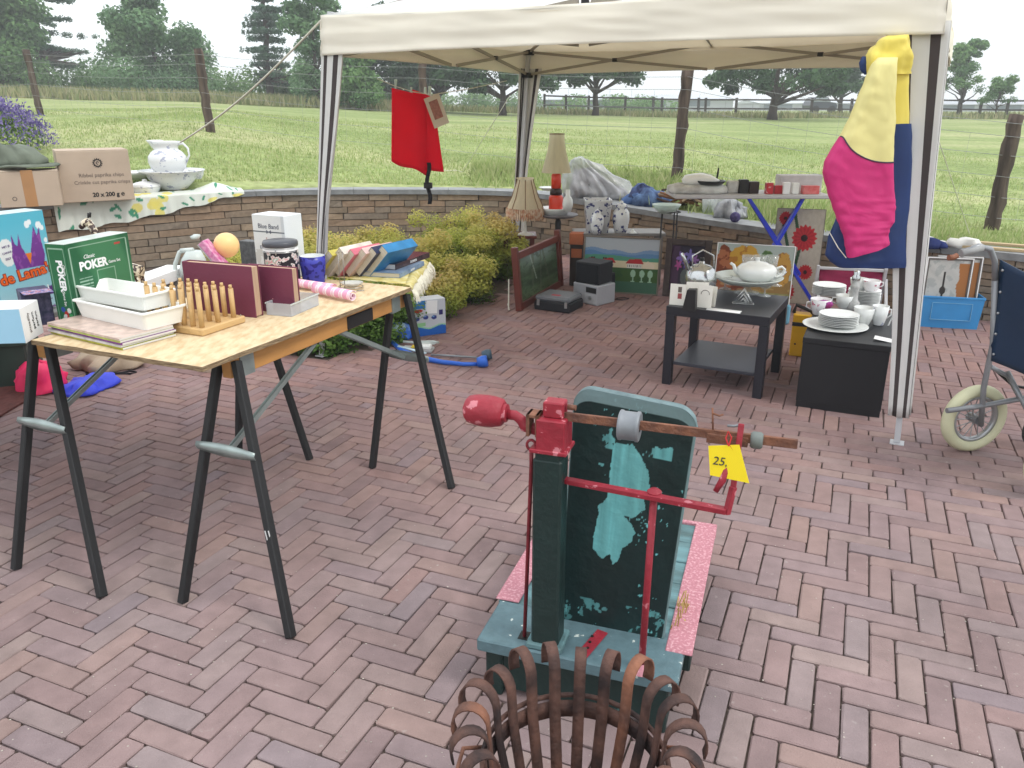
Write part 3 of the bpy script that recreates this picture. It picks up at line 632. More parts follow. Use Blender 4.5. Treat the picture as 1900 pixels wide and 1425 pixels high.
blades('rough_grass', 12000, f2, gr, 2, .008)
def f3(g):
    x = g.uniform(-80, 790); p = atD(x, 0, g.uniform(36, 44)); return p.x, p.y, p.z, g.uniform(.12, .6)
blades('tall_dry_grass', 14000, f3, dry, 3, .05)
def f4(g):
    x = g.uniform(640, 1950); p = atD(x, 0, g.uniform(43, 48)); return p.x, p.y, p.z, g.uniform(.1, .4)
blades('tall_dry_grass', 9000, f4, dry, 4, .05)
# ---- yellow-green spiraea shrubs in the bed in front of the wall
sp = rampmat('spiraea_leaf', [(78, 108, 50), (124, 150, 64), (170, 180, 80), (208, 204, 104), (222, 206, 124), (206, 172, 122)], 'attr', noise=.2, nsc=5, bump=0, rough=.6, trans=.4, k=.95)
sp2 = rampmat('green_leaf', [(60, 92, 46), (92, 128, 58), (126, 158, 76), (160, 182, 98)], 'attr', noise=.2, nsc=5, bump=0, rough=.6, trans=.35, k=.9)
twig = mt('twig', (96, 76, 60), rough=.9)
def shrub(label, p, w, h, mat, n_, seed, size=.029, cnt=34):
    T = thing('spiraea_shrub', label, 'shrub', p, group='shrubs in the bed before the stone wall'); g = random.Random(seed); B = []
    for i in range(cnt):
        a = g.random() * 2 * pi; r = w * math.sqrt(g.random()) * .8; z = h * g.uniform(.08, .82) * (1 - .35 * (r / w) ** 2); B.append(((r * cos(a), r * sin(a), z), (g.uniform(.09, .16),) * 2 + (g.uniform(.07, .13),)))
    m = MB()
    for c, r in B: m.tube([(c[0] * .2, c[1] * .2, -.03), (c[0] * .6, c[1] * .6, c[2] * .6), c], [.006, .004, .002], 4)
    m.build('stem', twig, T); pos, nr, rn = cloud(B, int(n_ * 1.35), seed, .2, .8)
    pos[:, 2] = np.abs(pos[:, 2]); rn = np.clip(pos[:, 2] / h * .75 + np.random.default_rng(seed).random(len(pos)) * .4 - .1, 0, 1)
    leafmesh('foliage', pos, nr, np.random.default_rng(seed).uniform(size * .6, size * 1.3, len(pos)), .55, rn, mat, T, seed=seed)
shr = [('tallest yellow spiraea shrub in the bed, beside the big forest painting', G(885, 520), .46, .63, sp, 14000), ('yellow spiraea shrub in the bed between table fringe and forest painting', G(800, 548), .46, .6, sp, 13000),
       ('spiraea shrub in the bed right behind the leaning books', G(738, 572), .42, .52, sp, 11000), ('low green shrub seen under the trestle table near the back legs', G(690, 620), .32, .36, sp2, 8000),
       ('lowest green shrub seen under the middle of the trestle table', G(600, 638), .32, .28, sp2, 8000), ('green shrub at the patio edge behind the front trestle', G(540, 625), .3, .3, sp2, 4500),
       ('spiraea shrub peeping up left of the white carton on the table', G(455, 545), .35, .48, sp, 5000), ('spiraea shrub in front of the wall behind the blue mug', G(640, 545), .4, .5, sp, 6000), ('backmost spiraea shrub against the wall below the red cloth', G(845, 480), .5, .66, sp, 8000),
       ('spiraea shrub against the wall behind the white gazebo curtain', G(600, 500), .4, .42, sp, 4500)]
shr += [('spreading spiraea shrub filling the bed left of the tallest one, near the bricks', G(835, 560), .36, .42, sp, 9000), ('low spiraea shrub at the patio edge beside the detergent carton', G(775, 590), .34, .36, sp, 8000), ('spiraea shrub in the middle of the bed behind the leaning books', G(700, 520), .5, .55, sp, 9000), ('spiraea shrub at the right end of the bed beside the lamp table', G(925, 500), .36, .5, sp, 7000)]
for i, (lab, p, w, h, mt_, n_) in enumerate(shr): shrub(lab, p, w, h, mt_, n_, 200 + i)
# ---- lavender on the bank at the left edge
p = GT(-60, 290); p.z -= .05; T = thing('lavender_bush', 'purple flowering lavender bush on the grass bank at the left edge', 'shrub', p)
g = np.random.default_rng(5); n_ = 4200; a = g.random(n_) * 2 * pi; rr_ = np.sqrt(g.random(n_)); zc = .62
def dome(a, r, k=1.0): return np.stack([1.05 * r * np.cos(a) * k, .9 * r * np.sin(a) * k, zc * np.sqrt(np.maximum(0, 1 - r ** 2)) * k + .08], -1)
pos = dome(a, rr_, .96) * g.uniform(.75, 1, (n_, 1)); leafmesh('foliage', pos, dome(a, rr_) + g.normal(size=(n_, 3)) * .4, g.uniform(.06, .14, n_), .16, g.random(n_), sp2, T, seed=1)
lv = rampmat('lavender_flower', [(92, 80, 140), (124, 108, 176), (152, 138, 198), (176, 160, 210)], 'attr', noise=.2, nsc=4, bump=0, trans=.2)
n_ = 5200; a = g.random(n_) * 2 * pi; rr_ = np.sqrt(g.random(n_)) ; pos = dome(a, rr_, 1.0) + g.normal(size=(n_, 3)) * .045; pos[:, 2] += .03
nr = g.normal(size=(n_, 3)); nr[:, 2] *= .1; leafmesh('flowers', pos, nr, g.uniform(.03, .06, n_), .4, g.random(n_), lv, T, seed=2)
# ============================================================= GAZEBO
cream = clothmat('canopy_cloth', (252, 245, 232), var=.04, trans=.2, sc=3, k=.97); inner = clothmat('canopy_ceiling', (252, 238, 212), var=.04, trans=.75, sc=3, k=.97); roofw = clothmat('canopy_roof', (250, 250, 248), var=.02, trans=.5, sc=3, k=.98)
curt = clothmat('curtain_cloth', (236, 234, 232), var=.04, trans=.25, k=.92); stripe = clothmat('curtain_stripe', (84, 76, 76), var=.08, trans=.05)
steel = mt('powder_steel', (206, 206, 210), rough=.4, var=.05); blackp = mt('black_plastic', (36, 34, 36), rough=.5, var=.15); bar_m = mt('taupe_steel', (168, 158, 144), rough=.5, var=.06)
NL = Vector((-1.0, 4.85, 0)); NR = Vector((1.69, 3.465, 0)); E1 = (NR - NL).normalized(); N1 = Vector((-E1.y, E1.x, 0))
BL_ = Vector((.15, 7.72, 0)); BR_ = NR + N1 * 3.0; ZV0, ZV1 = 1.745, 1.95
TG = thing('gazebo', 'white pop-up gazebo with brown striped corner curtains over the stalls', 'gazebo', NL, 0); TO = Vector(TG.location)
cor = [NL - E1 * .03 - N1 * .055, NR + E1 * .02 - N1 * .055, BR_ + E1 * .05 + N1 * .05, BL_ - E1 * .05 + N1 * .05]
peak = (cor[0] + cor[1] + cor[2] + cor[3]) / 4 + Vector((0, 0, 2.62))
for i in range(4):
    a, b = cor[i], cor[(i + 1) % 4]; m = MB(); P = []
    for t in np.linspace(0, 1, 81):
        row = []; q = a.lerp(b, t); out_ = (q - Vector((peak.x, peak.y, 0))).normalized()
        for s_ in np.linspace(0, 1, 15):
            z = ZV1 + (ZV0 - ZV1) * s_ + .012 * sin(pi * t) ; wv = .008 * MN.noise(Vector((t * 5 + s_ * 1.5, s_ * 3.2 + i * 5, 1))) + .005 * MN.noise(Vector((t * 14 - s_ * 3, s_ * 5 + i * 3, 4))) + .0015 * sin(t * 26 + 3 * s_)
            sag = -.03 * sin(pi * t) * (1 - s_)
            row.append(q + out_ * (wv + .012 * s_) + Vector((0, 0, z + sag)) - TO)
        P.append(row)
    m.sheet(P); m.build('valance', cream, TG, solid=.002)
    m = MB(); P = []
    for t in np.linspace(0, 1, 25):
        row = []
        for s_ in np.linspace(0, 1, 13):
            q = a.lerp(b, t) + Vector((0, 0, ZV1 - .03 * sin(pi * t))); w = q.lerp(peak, s_); w.z -= .10 * sin(pi * s_) * .8 + .05 * sin(pi * t) * (1 - s_) * sin(pi * s_); row.append(w - TO)
        P.append(row)
    m.sheet(P); m.build('roof_panel', roofw, TG, solid=.002); m = MB(); m.sheet([[p - Vector((0, 0, .012)) for p in r] for r in P]); m.build('ceiling_panel', inner, TG)
# legs, each leaning a little as they do
feet = [G(597, 660), G(1664, 822), Vector((3.12, 6.12, 0)), Vector((.03, 7.66, 0))]
for i, (c, f) in enumerate(zip([NL, NR, BR_, BL_], feet)):
    m = MB(); top = c + Vector((0, 0, 1.97)) - TO; ft = f - TO; ax = (E1.x, E1.y, 0)
    mid = ft.lerp(top, .52); m.bar(ft + Vector((0, 0, .006)), mid, .026, .026, up=N1, c=.002); m.bar(mid, top, .034, .034, up=N1, c=.002); lg = m.build('leg', steel, TG)
    m = MB(); m.box(-.03, .03, -.028, .028, 0, .005, M=Matrix.Translation(ft) @ Matrix.Rotation(math.atan2(E1.y, E1.x), 4, 'Z')); m.build('foot_plate', steel, TG)
    for z in ((1.93,) if i < 2 else (1.93, 1.74)): m = MB(); q = ft.lerp(top, z / 1.97); m.box(-.04, .04, -.04, .04, -.022, .022, c=.005, M=Matrix.Translation(q) @ Matrix.Rotation(math.atan2(E1.y, E1.x), 4, 'Z')); m.build('joint', blackp, TG)
# scissor bars under the eaves
cc = [NL, NR, BR_, BL_]
for i in range(4):
    a, b = cc[i] - TO, cc[(i + 1) % 4] - TO; d = (b - a).normalized(); nn = Vector((-d.y, d.x, 0))
    for k in range(2):
        p, q = a.lerp(b, k / 2 + .01), a.lerp(b, k / 2 + .49); hi, lo = (1.93, 1.74) if k == 0 else (1.90, 1.74)
        lo2, hi2 = (1.76, 1.955)
        for (z0, z1, off) in ((1.93, 1.76, .008), (1.75, 1.95, -.008)) if k == 0 else ((1.95, 1.75, .008), (1.76, 1.93, -.008)):
            m = MB(); m.bar(p + nn * off + Vector((0, 0, z0)), q + nn * off + Vector((0, 0, z1)), .012, .022); m.build('scissor_bar', bar_m, TG)
        c_ = p.lerp(q, .5) + Vector((0, 0, 1.848)); m = MB(); m.box(-.02, .02, -.02, .02, -.015, .015, M=Matrix.Translation(c_) @ Matrix.Rotation(math.atan2(d.y, d.x), 4, 'Z')); m.build('joint', blackp, TG)
    m = MB(); c_ = a.lerp(b, .5) + Vector((0, 0, 1.95)); m.box(-.018, .018, -.018, .018, -.02, .02, M=Matrix.Translation(c_)); m.build('joint', blackp, TG)
    c2 = a.lerp(b, .5); 
pk = peak - TO
for i in range(4):  # roof struts up to the peak pole
    a = cc[i] - TO; m = MB(); m.bar(a + Vector((0, 0, 1.93)), pk - Vector((0, 0, .12)), .014, .022); m.build('roof_strut', bar_m, TG)
    a = (cc[i] + cc[(i + 1) % 4]) / 2 - TO; m = MB(); m.bar(a + Vector((0, 0, 1.93)), pk - Vector((0, 0, .45)), .012, .02); m.build('roof_strut', bar_m, TG)
m = MB(); m.tube([pk - Vector((0, 0, .55)), pk - Vector((0, 0, .03))], .018, 10); m.build('peak_pole', bar_m, TG)
# striped corner curtains: two wings per corner
def curtain(i, wt, wb, zb, fold, seed, zt=ZV0 + .05):
    c, f = cc[i], feet[i]; e1 = (cc[(i + 1) % 4] - c).normalized(); e2 = (cc[(i - 1) % 4] - c).normalized(); outw = -(e1 + e2) * .036
    for wi, e in enumerate((e1, e2)):
        P = []; nrm = Vector((-e.y, e.x, 0)); nu = 24
        w0, w1 = wt[wi], wb[wi]
        for a in range(nu + 1):
            u = a / nu; row = []
            for s_ in np.linspace(0, 1, 30):
                z = zt + (zb - zt) * s_; base = (c.lerp(f, 1 - z / 1.97)) + Vector((0, 0, 0)); base = Vector((base.x, base.y, z)); w = w0 + (w1 - w0) * s_ ** .8
                row.append(base + outw + e * (u * w) + nrm * fold * sin(u * 9 + s_ * 1.5 + seed + wi) * (.35 + .65 * s_) * u + e * .012 * sin(s_ * 5 + seed) * u - TO)
            P.append(row)
        m = MB(); m.sheet(P, mi=lambda a, b: 1 if (.14 < (a + .5) / nu < .30 or .60 < (a + .5) / nu < .78) else 0); m.build('corner_curtain', [curt, stripe], TG, solid=.0012)
curtain(0, (.15, .22), (.06, .09), .62, .012, .3); curtain(1, (.12, .225), (.06, .085), .14, .010, 1.2); curtain(3, (.13, .16), (.06, .07), .3, .02, 2.0)
curtain(2, (.15, .15), (.05, .05), .2, .015, 3.0)
rope = mt('guy_rope', (232, 228, 212), rough=.8, var=.1, sc=80)
def ropething(label, pts, r=.0045):
    m = MB(); o = Vector(pts[0]); m.tube([Vector(p) - o for p in pts], r, 6); t_ = m.build('guy_rope', rope, None, o); return tag(t_, label, 'rope')
a = NL + Vector((-.05, -.02, 1.93)); b = A(335, 264, 6.4)
ropething('white guy rope running from the left gazebo corner down to the left behind the jug', [a.lerp(b, t) + Vector((0, 0, -.05 * sin(pi * t))) for t in np.linspace(0, 1, 14)], .006)
q = A(594, 45, 4.85); ropething('loose white cord end dangling beside the left top corner of the gazebo', [q + Vector((.01 * sin(k), 0, -.031 * k)) for k in range(9)], .003)
a = A(946, 178, 8.3); b = GT(858, 322)
ropething('white guy rope slanting down to the grass behind the hanging red cloth', [a.lerp(b, t) for t in np.linspace(0, 1, 8)] + [b + Vector((-.08 * k, .03 * sin(k * 2), .02 + .015 * sin(k * 3))) for k in range(1, 7)])
a = A(1735, 240, 6.2); b = GT(1800, 440); ropething('thin white guy rope right of the gazebo, pegged in the grass', [a.lerp(b, t) + Vector((0, 0, .0)) for t in np.linspace(0, 1, 6)] + [b + Vector((-.03 * k, 0, .01)) for k in range(1, 5)], .0035)
# ---- red cloth pegged to a line under the left eave
redm = clothmat('red_cloth', (240, 36, 64), var=.06, trans=.45, k=1.0, sc=5)
o = NL.lerp(BL_, .27); o = Vector((o.x, o.y, 1.48)); a = A(725, 160, 5.45); b = A(800, 180, 5.62)
T = thing('red_cloth', 'bright red folded cloth pegged to a line under the left gazebo eave', 'cloth', a)
ang = math.atan2(b.y - a.y, b.x - a.x)
Wd = [(727, 162, 0), (725, 298, 0), (823, 318, 1), (800, 180, 1)]
def PXg(x, y, Y): return A(x, y, Y) - a
P = []; P2 = []
for u in np.linspace(0, 1, 22):
    tp = PXg(727 + 63 * u, 163 + 15 * u, 5.45 + .17 * u); bt = PXg(727 + 68 * u, 299 + 28 * u + 3 * sin(u * 7), 5.45 + .3 * u); P.append([tp.lerp(bt, s_) + Vector((0, -.018 * sin(u * 8 + 1.5 * s_) * (.3 + s_) * .6, 0)) for s_ in np.linspace(0, 1, 18)])
    tp = PXg(765 + 38 * u, 166 + 14 * u, 5.62); bt = PXg(765 + 58 * u, 312 + 8 * u, 5.66 + .06 * u); P2.append([tp.lerp(bt, s_) + Vector((0, .02 + .015 * sin(u * 6 + s_), 0)) for s_ in np.linspace(0, 1, 18)])
m = MB(); m.sheet(P); m.build('front_fold', redm, T, solid=.003); m = MB(); m.sheet(P2); m.build('back_fold', redm, T, solid=.003)
pegm = mt('peg_plastic', (206, 222, 206), rough=.5, var=.1)
for i, (x, y) in enumerate([(733, 158), (762, 172), (788, 172), (797, 170)]):
    p = A(x, y, 5.45 + .004 * (x - 725)); T = thing('clothes_peg', ['pale clothes peg at the left top corner of the red cloth', 'pale green clothes peg in the middle of the red cloth', 'pale clothes peg holding the right end of the red cloth', 'pale clothes peg holding the paper label beside the red cloth'][i], 'clothes peg', p, R(20 * i))
    for s_ in (-1, 1): m = MB(); m.bar((0.003 * s_, -.006 * s_, -.045), (-.004 * s_ + .006, -.009 * s_, .035), .009, .008, c=.001); m.build('jaw', pegm, T)
p = A(800, 178, 5.62); T = thing('paper_label', 'cream paper label with a brown printed block pegged beside the red cloth', 'label', p, R(25), rot=(0, R(-20), R(20)))
m = MB(); m.box(-.055, .055, -.001, .001, -.2, 0); m.build('sheet', mt('cream_paper', (224, 208, 186), var=.06), T); m = MB(); m.box(-.032, .03, -.0025, -.0012, -.15, -.03); m.build('print_block', mt('brown_print', (176, 116, 100), var=.3, sc=60), T)
m = MB(); a2, b2 = NL + Vector((.1, .1, 1.76)), BL_ + Vector((0, 0, 1.74)); a3, b3 = A(700, 150, 5.3), A(985, 150, 7.6)
t_ = MB(); o = A(700, 146, 5.3); t_.tube([A(700, 146, 5.3) - o, A(733, 160, 5.47) - o, A(765, 170, 5.55) - o, A(800, 176, 5.64) - o, A(870, 165, 6.4) - o, A(940, 150, 7.3) - o], .003, 5); tag(t_.build('washing_line', rope, None, o), 'thin white line strung under the left eave, carrying the red cloth', 'line')
p = A(793, 325, 5.62); T = thing('black_strap', 'black strap with a buckle dangling below the red cloth', 'strap', p)
m = MB(); P = [[(x + .01 * sin(z * 30), .05, z) for z in np.linspace(.08, -.2, 14)] for x in (-.014, .014)]; m.sheet(P); m.build('webbing', mt('black_webbing', (40, 40, 44), rough=.9), T, solid=.004)
m = MB(); m.box(-.028, .03, -.0, .03, -.09, -.05, c=.004); m.build('buckle', blackp, T)

# ============================================================= TRESTLES AND BOARD
tw = mt('black_stained_wood', (34, 34, 36), rough=.6, var=.5, sc=9, bump=.4, bsc=40, stretch=(1, 1, .2)); galv = mt('galvanised_steel', (168, 180, 178), rough=.35, metal=.55, var=.2, sc=14)
pine = mt('orange_pine', (206, 148, 84), rough=.6, var=.25, sc=5, bump=.15, bsc=30, stretch=(.3, 1, 4))
def wobble(s, e): return (e - s)
def trestle(label, f1, f2, f3, f4, a1, a2):
    """front feet f1 f2, far feet f3 f4, beam from a1 to a2"""
    T = thing('trestle', label, 'trestle', Vector((a1.x, a1.y, 0)), group='black trestles under the board'); o = Vector(T.location); L_ = lambda p: Vector(p) - o
    d = (a2 - a1).normalized(); m = MB(); m.bar(L_(a1 - d * .01) , L_(a2 + d * .02), .036, .062, c=.002); m.build('beam', pine, T)
    sd_ = Vector((d.y, -d.x, 0)); legs = {}
    for (f, ap, s_) in ((f1, a1, 1), (f2, a1, -1), (f3, a2, 1), (f4, a2, -1)):
        tp = ap + sd_ * .034 * s_ + Vector((0, 0, .025)); m = MB(); m.bar(L_(f), L_(tp), .029, .024, up=sd_, c=.003); m.build('leg', tw, T); legs[(ap is a1, s_)] = (f, tp)
    for end in (True, False):
        (p0, q0), (p1, q1) = legs[(end, 1)], legs[(end, -1)]; t = .66; u0 = p0.lerp(q0, t); u1 = p1.lerp(q1, t); dd = -d if end else d
        m = MB(); off = dd * .02; w = (u1 - u0).normalized(); P = []
        for k in range(9):
            c_ = u0 - w * .02 + (u1 - u0 + w * .04) * (k / 8) + off; hh = .012 + .009 * sin(pi * k / 8); P.append([L_(c_ + Vector((0, 0, -hh)) ), L_(c_ + dd * .006), L_(c_ + Vector((0, 0, hh)))])
        m.sheet(P); m.build('cross_plate', galv, T, solid=.003)
        mid = (u0 + u1) / 2; b_ = (a1 if end else a2) - dd * .42 * 1.0 + Vector((0, 0, -.03)); m = MB(); m.bar(L_(mid), L_(b_), .022, .004, up=sd_); m.bar(L_(mid) + sd_ * .008, L_(b_) + sd_ * .008, .004, .016); m.build('folding_brace', galv, T)
    for k in (.06, .94): m = MB(); c_ = a1.lerp(a2, k); m.bar(L_(c_ - d * .03) + Vector((0, 0, -.002)), L_(c_ + d * .03) + Vector((0, 0, -.002)), .044, .07); m.build('hinge_plate', galv, T)
    return T
ZB = .76
_f = G(540, 1183)
a1 = G(424, 682, .725); a2 = G(741, 556, .725); dv = a2 - a1
feet4 = [G(540, 1183), G(339, 1118), G(838, 906), G(691, 868)]
TF = trestle('front right black trestle with orange beam under the loaded board', feet4[0], feet4[1], feet4[2], feet4[3], a1, a2)
_l = _f.lerp(Vector((a1.x + .03, a1.y, .75)), .36) - Vector(TF.location)
for k in (-1, 1): m = MB(); m.bar(_l + Vector((k * .005, -.019, -.018)), _l + Vector((k * .005 - .006, -.019, .026)), .003, .0015); m.build('paint_stroke', mt('white_chalk', (236, 236, 236)), TF)
b1_ = G(80, 646, .725); b2_ = b1_ + dv * .98
trestle('left black trestle with grey folding brace, nearest the coloured bags', G(190, 1108), G(30, 1056), G(575, 853), G(443, 838), b1_, b2_)
osb = mt('osb_board', (230, 208, 170), rough=.75, rgb2=(206, 176, 134), sc=46, bump=.25, bsc=60, k=.88, thr=(.3, .6), stretch=(1, .35, 1))
osbe = mt('board_edge', (176, 152, 118), rough=.9, rgb2=(120, 98, 74), sc=70, bump=.6, bsc=80, stretch=(.4, .4, 3))
cA, cB, cC = G(375, 681, .778), G(763, 533, .778), G(57, 631, .778); cD = cC + (cB - cA)
ctr = (cA + cB + cC + cD) / 4; T = thing('board_top', 'rough chipboard tabletop laid on the black trestles', 'table', Vector((ctr.x, ctr.y, .762)))
m = MB(); vs_ = [(p.x - ctr.x, p.y - ctr.y) for p in (cA, cB, cD, cC)]; gg = random.Random(4); ring = []
for i in range(4):
    for k in range(14): a = Vector(vs_[i]).lerp(Vector(vs_[(i + 1) % 4]), k / 14); j = (.0022 if k else 0); ring.append((a[0] + gg.uniform(-j, j), a[1] + gg.uniform(-j, j)))
kk = len(ring); m.add([(x, y, .016) for x, y in ring], [tuple(range(kk))]); m.build('top_face', osb, T)
m = MB(); m.add([(x, y, .0155) for x, y in ring] + [(x * (1 + gg.uniform(-.003, .002)), y * (1 + gg.uniform(-.003, .002)), .001) for x, y in ring], [(i, kk + i, kk + (i + 1) % kk, (i + 1) % kk) for i in range(kk)] + [tuple(range(kk, 2 * kk))[::-1]]); m.build('sawn_edge', osbe, T)
ZB = .7785
YT = math.atan2((cA - cC).y, (cA - cC).x)      # turn of things set square on the board
# second, mostly hidden table on the left edge
T = thing('side_table', 'plain grey tabletop mostly hidden at the left edge below the game boxes', 'table', (-2.22, 3.0, 0), YT)
dg = mt('dark_green_cloth', (52, 66, 58), rough=.9, var=.3); 
for x, y in ((.1, -.3), (-.95, -.3), (-.95, .7)): m = MB(); m.box(x, x + .03, y, y + .03, 0, .73, c=.002); m.build('leg', steel, T)
m = MB(); m.box(-1.0, .52, -.34, .82, .735, .758, c=.004); m.build('tabletop', mt('grey_tabletop', (150, 150, 148), var=.1), T)

# ============================================================= OLD PLATFORM SCALE
SY = R(-18.7); SO = Vector((.15, 1.66, 0)); TS = thing('platform_scale', 'antique platform weighing scale in worn green, teal and red paint', 'weighing scale', SO, SY)
def sl(x, y, yl): return LP(x, y, SO, SY, yl)
teal = mt('worn_teal_paint', (116, 156, 162), rough=.65, rgb2=(84, 110, 112), sc=14, bump=.4, bsc=40, stretch=(.35, 1.6, 1), thr=(.3, .62))
def flaky(name, base, chip, thr_=.66, sc=26, rough=.5, k=.85):
    m = mt(name, base, rough=rough, rgb2=base, sc=sc, bump=.3, bsc=60, k=k); r = [n for n in m.node_tree.nodes if n.type == 'VALTORGB'][0]; e = r.color_ramp.elements
    e[0].position = .3; e[0].color = (*[v * k * .8 for v in lin(base)], 1); e[1].position = thr_; e[1].color = (*[v * k for v in lin(base)], 1); q = e.new(thr_ + .02); q.color = (*[v * k for v in lin(chip)], 1); return m
dgreen = flaky('dark_green_paint', (30, 52, 50), (92, 124, 122), .71, 15, .45, .9)
redp = flaky('chipped_red_paint', (164, 44, 60), (214, 130, 140), .62, 30); pinkp = flaky('worn_pink_paint', (202, 136, 148), (218, 166, 174), .56, 120, .7); rust = mt('rusty_iron', (150, 100, 76), rough=.75, rgb2=(96, 66, 58), sc=24, bump=.6, bsc=90); tealp = flaky('speckled_teal_paint', (100, 128, 136), (214, 222, 216), .67, 34, .6)
m = MB(); m.box(-.256, .262, 0, .185, .135, .172, c=.004); m.build('base_plank', tealp, TS)
m = MB(); m.box(-.235, -.19, .01, .17, 0, .135, c=.004); m.build('foot_block', dgreen, TS); m = MB(); m.box(.19, .24, .01, .17, 0, .135, c=.004); m.build('foot_block', dgreen, TS)
m = MB(); m.box(-.235, .24, .02, .045, .02, .13, c=.003); m.build('front_apron', dgreen, TS)
for i in range(5):
    y0 = .187 + i * .122; m = MB(); m.box(-.262, .275, y0, y0 + .118, .15 + .002 * (i % 2), .168 + .002 * (i % 2), c=.003); m.build('platform_plank', teal, TS)
for x0 in (-.27, .215): m = MB(); m.box(x0, x0 + .068, .11 if x0 > 0 else .187, .80, .169, .1745, c=.002); m.build('edge_strip', pinkp, TS)
m = MB(); m.box(-.262, .275, .187, .8, .06, .148, c=.004); m.build('platform_frame', dgreen, TS)
m = MB(); m.box(-.268, .282, .792, .81, .13, .176, c=.002); m.build('end_strip', pinkp, TS)
m = MB(); m.box(-.113, -.042, .014, .08, .172, .70, c=.006); m.build('post', dgreen, TS); m = MB(); m.box(-.108, -.047, .017, .076, .60, .722, c=.004); m.build('post_cap', dgreen, TS)
m = MB(); m.box(-.124, -.03, .006, .095, .172, .19, c=.004); m.build('post_foot', teal, TS)
# backboard with rounded top and torn patch of old teal paint
bl, brx = -.078, .205; tl, trx = -.062, .243
def bshape(X, Y, Z, u, v):
    h = .655; xl = bl + (tl - bl) * v; xr = brx + (trx - brx) * v; x = xl + (xr - xl) * u; top = h - .03 * u
    c_ = .05; du = np.minimum(u, 1 - u) * (xr - xl); k = np.where(du < c_, c_ - np.sqrt(np.maximum(0, c_ ** 2 - (c_ - du) ** 2)), 0); return x, Y + .155 + .035 * v, .172 + v * (top - k)
PATCH = [(.47, .73), (.62, .74), (.78, .62), (.80, .55), (.86, .50), (.78, .47), (.79, .42), (.72, .36), (.62, .36), (.74, .29), (.70, .22), (.64, .19), (.60, .10), (.55, .09), (.52, .13), (.45, .10), (.35, .15), (.36, .24), (.38, .38), (.44, .44), (.46, .52), (.45, .62)]
PATCH = [(.5 + (x - .6) * .95, .30 + (y - .09) * .80) for x, y in PATCH]
def fboard(u, v):
    uu = u + .035 * (fbm(u * 18, v * 30, 3) - .5); vv = v + .03 * (fbm(u * 16, v * 30, 8) - .5)
    c = solidc(u, C(24, 46, 46)); c = c * (.8 + .4 * fbm(u * 5, v * 9, 1))[..., None]
    t = C(112, 190, 194) * (.78 + .4 * fbm(u * 22, v * 2.5, 5))[..., None] + C(14, 10, 6) * fbm(u * 8, v * 8, 9)[..., None]
    ms = inpoly(uu, vv, PATCH).astype(float)
    chip = (fbm(u * 30, v * 45, 12) > .72) & (fbm(u * 4, v * 5, 13) > .55)
    top = ((fbm(u * 9, v * 14, 14) > .60) & (v > .78) & (v < .93) & (u > .1) & (u < .85)) * 1.0
    edge = ((v > .955 - .05 * 0) | (u < .012) & (v > .5)) * 1.0
    edge = np.maximum(edge, ((u > .985) * 1.0)); bot = ((fbm(u * 14, v * 24, 15) > .64) & (v < .12)) * 1.0
    c = mixc(c, np.clip(ms + chip + top * .9 + bot * .7, 0, 1), t); c = mixc(c, edge * .9, C(130, 156, 158)); return c
paintm = attrmat('board_paint', rough=.42, bump=.25, bsc=40, k=.9, spec=.4)
bo = painted('backboard', 1, 1, fboard, TS, paintm, nu=150, nv=230, x0=0, shape=bshape); md = bo.modifiers.new('thickness', 'SOLIDIFY'); md.thickness = .024; md.offset = -1
tealedge = mt('board_edge_paint', (128, 152, 156), rough=.6, rgb2=(96, 116, 120), sc=30)
# rim of the board: a bare worn edge strip
P = []
for k in range(41):
    u = np.array([k / 40]); X, Y_, Z = bshape(u * 0, u * 0, u * 0, u, np.array([1.0])); P.append([(X[0], Y_[0] - .001, Z[0] + .001), (X[0], Y_[0] + .026, Z[0] + .001)])
m = MB(); m.sheet(P); m.build('board_rim', tealedge, TS)
# head, beam, weights
m = MB(); m.box(-.105, -.036, .012, .085, .722, .80, c=.003); m.box(-.094, -.045, .03, .07, .80, .838, c=.003); m.box(-.12, -.03, .008, .09, .716, .726, c=.002); m.build('head_block', redp, TS)
m = MB(); m.tube([(-.04, .05, .825), (-.02, .05, .825)], .007, 8); m.build('head_screw', rust, TS)
yb = .045; xe, ze = sl(1480, 824, yb); xs, zs = sl(1045, 775, yb); 
m = MB(); m.bar((xs - .02, yb, zs + .004), (xe, yb, ze), .008, .021, c=.001); m.build('beam', rust, TS)
x0, z0 = sl(955, 775, yb); m = MB(); m.tube([(-.185, yb, z0 + .006), (-.165, yb, z0 + .006), (-.15, yb, z0 - .004), (-.142, yb, z0 - .018), (-.12, yb, z0 - .022), (-.09, yb, z0 - .022)], [.01, .01, .011, .012, .012, .012], 8, flat=1.3); m.build('beam_arm', redp, TS)
xb, zb = sl(901, 762, yb); m = MB(); pr_ = [(0, -.056), (.008, -.056), (.008, -.051), (.008, -.051), (.026, -.048), (.026, -.048), (.033, -.041), (.0375, -.02), (.0385, 0), (.0375, .02), (.033, .041), (.027, .046), (.027, .046), (.022, .047), (.022, .047), (.022, .054), (.022, .054), (.01, .056), (0, .056)]
m.lathe(pr_, 28, M=Matrix.Translation((xb, yb, zb)) @ Matrix.Rotation(R(90), 4, 'Y')); m.build('counterweight', redp, TS)
xw, zw = sl(1168, 790, yb); zinc = mt('zinc_weight', (150, 154, 160), rough=.5, metal=.3, var=.3, sc=10)
m = MB(); m.lathe([(.012, -.024), (.031, -.024), (.031, -.024), (.035, -.022), (.035, -.017), (.033, -.014), (.033, .014), (.035, .017), (.035, .022), (.032, .024), (.032, .024), (.012, .024)], 28, M=Matrix.Translation((xw, yb, zw)) @ Matrix.Rotation(R(90), 4, 'Y')); m.build('sliding_weight', zinc, TS)
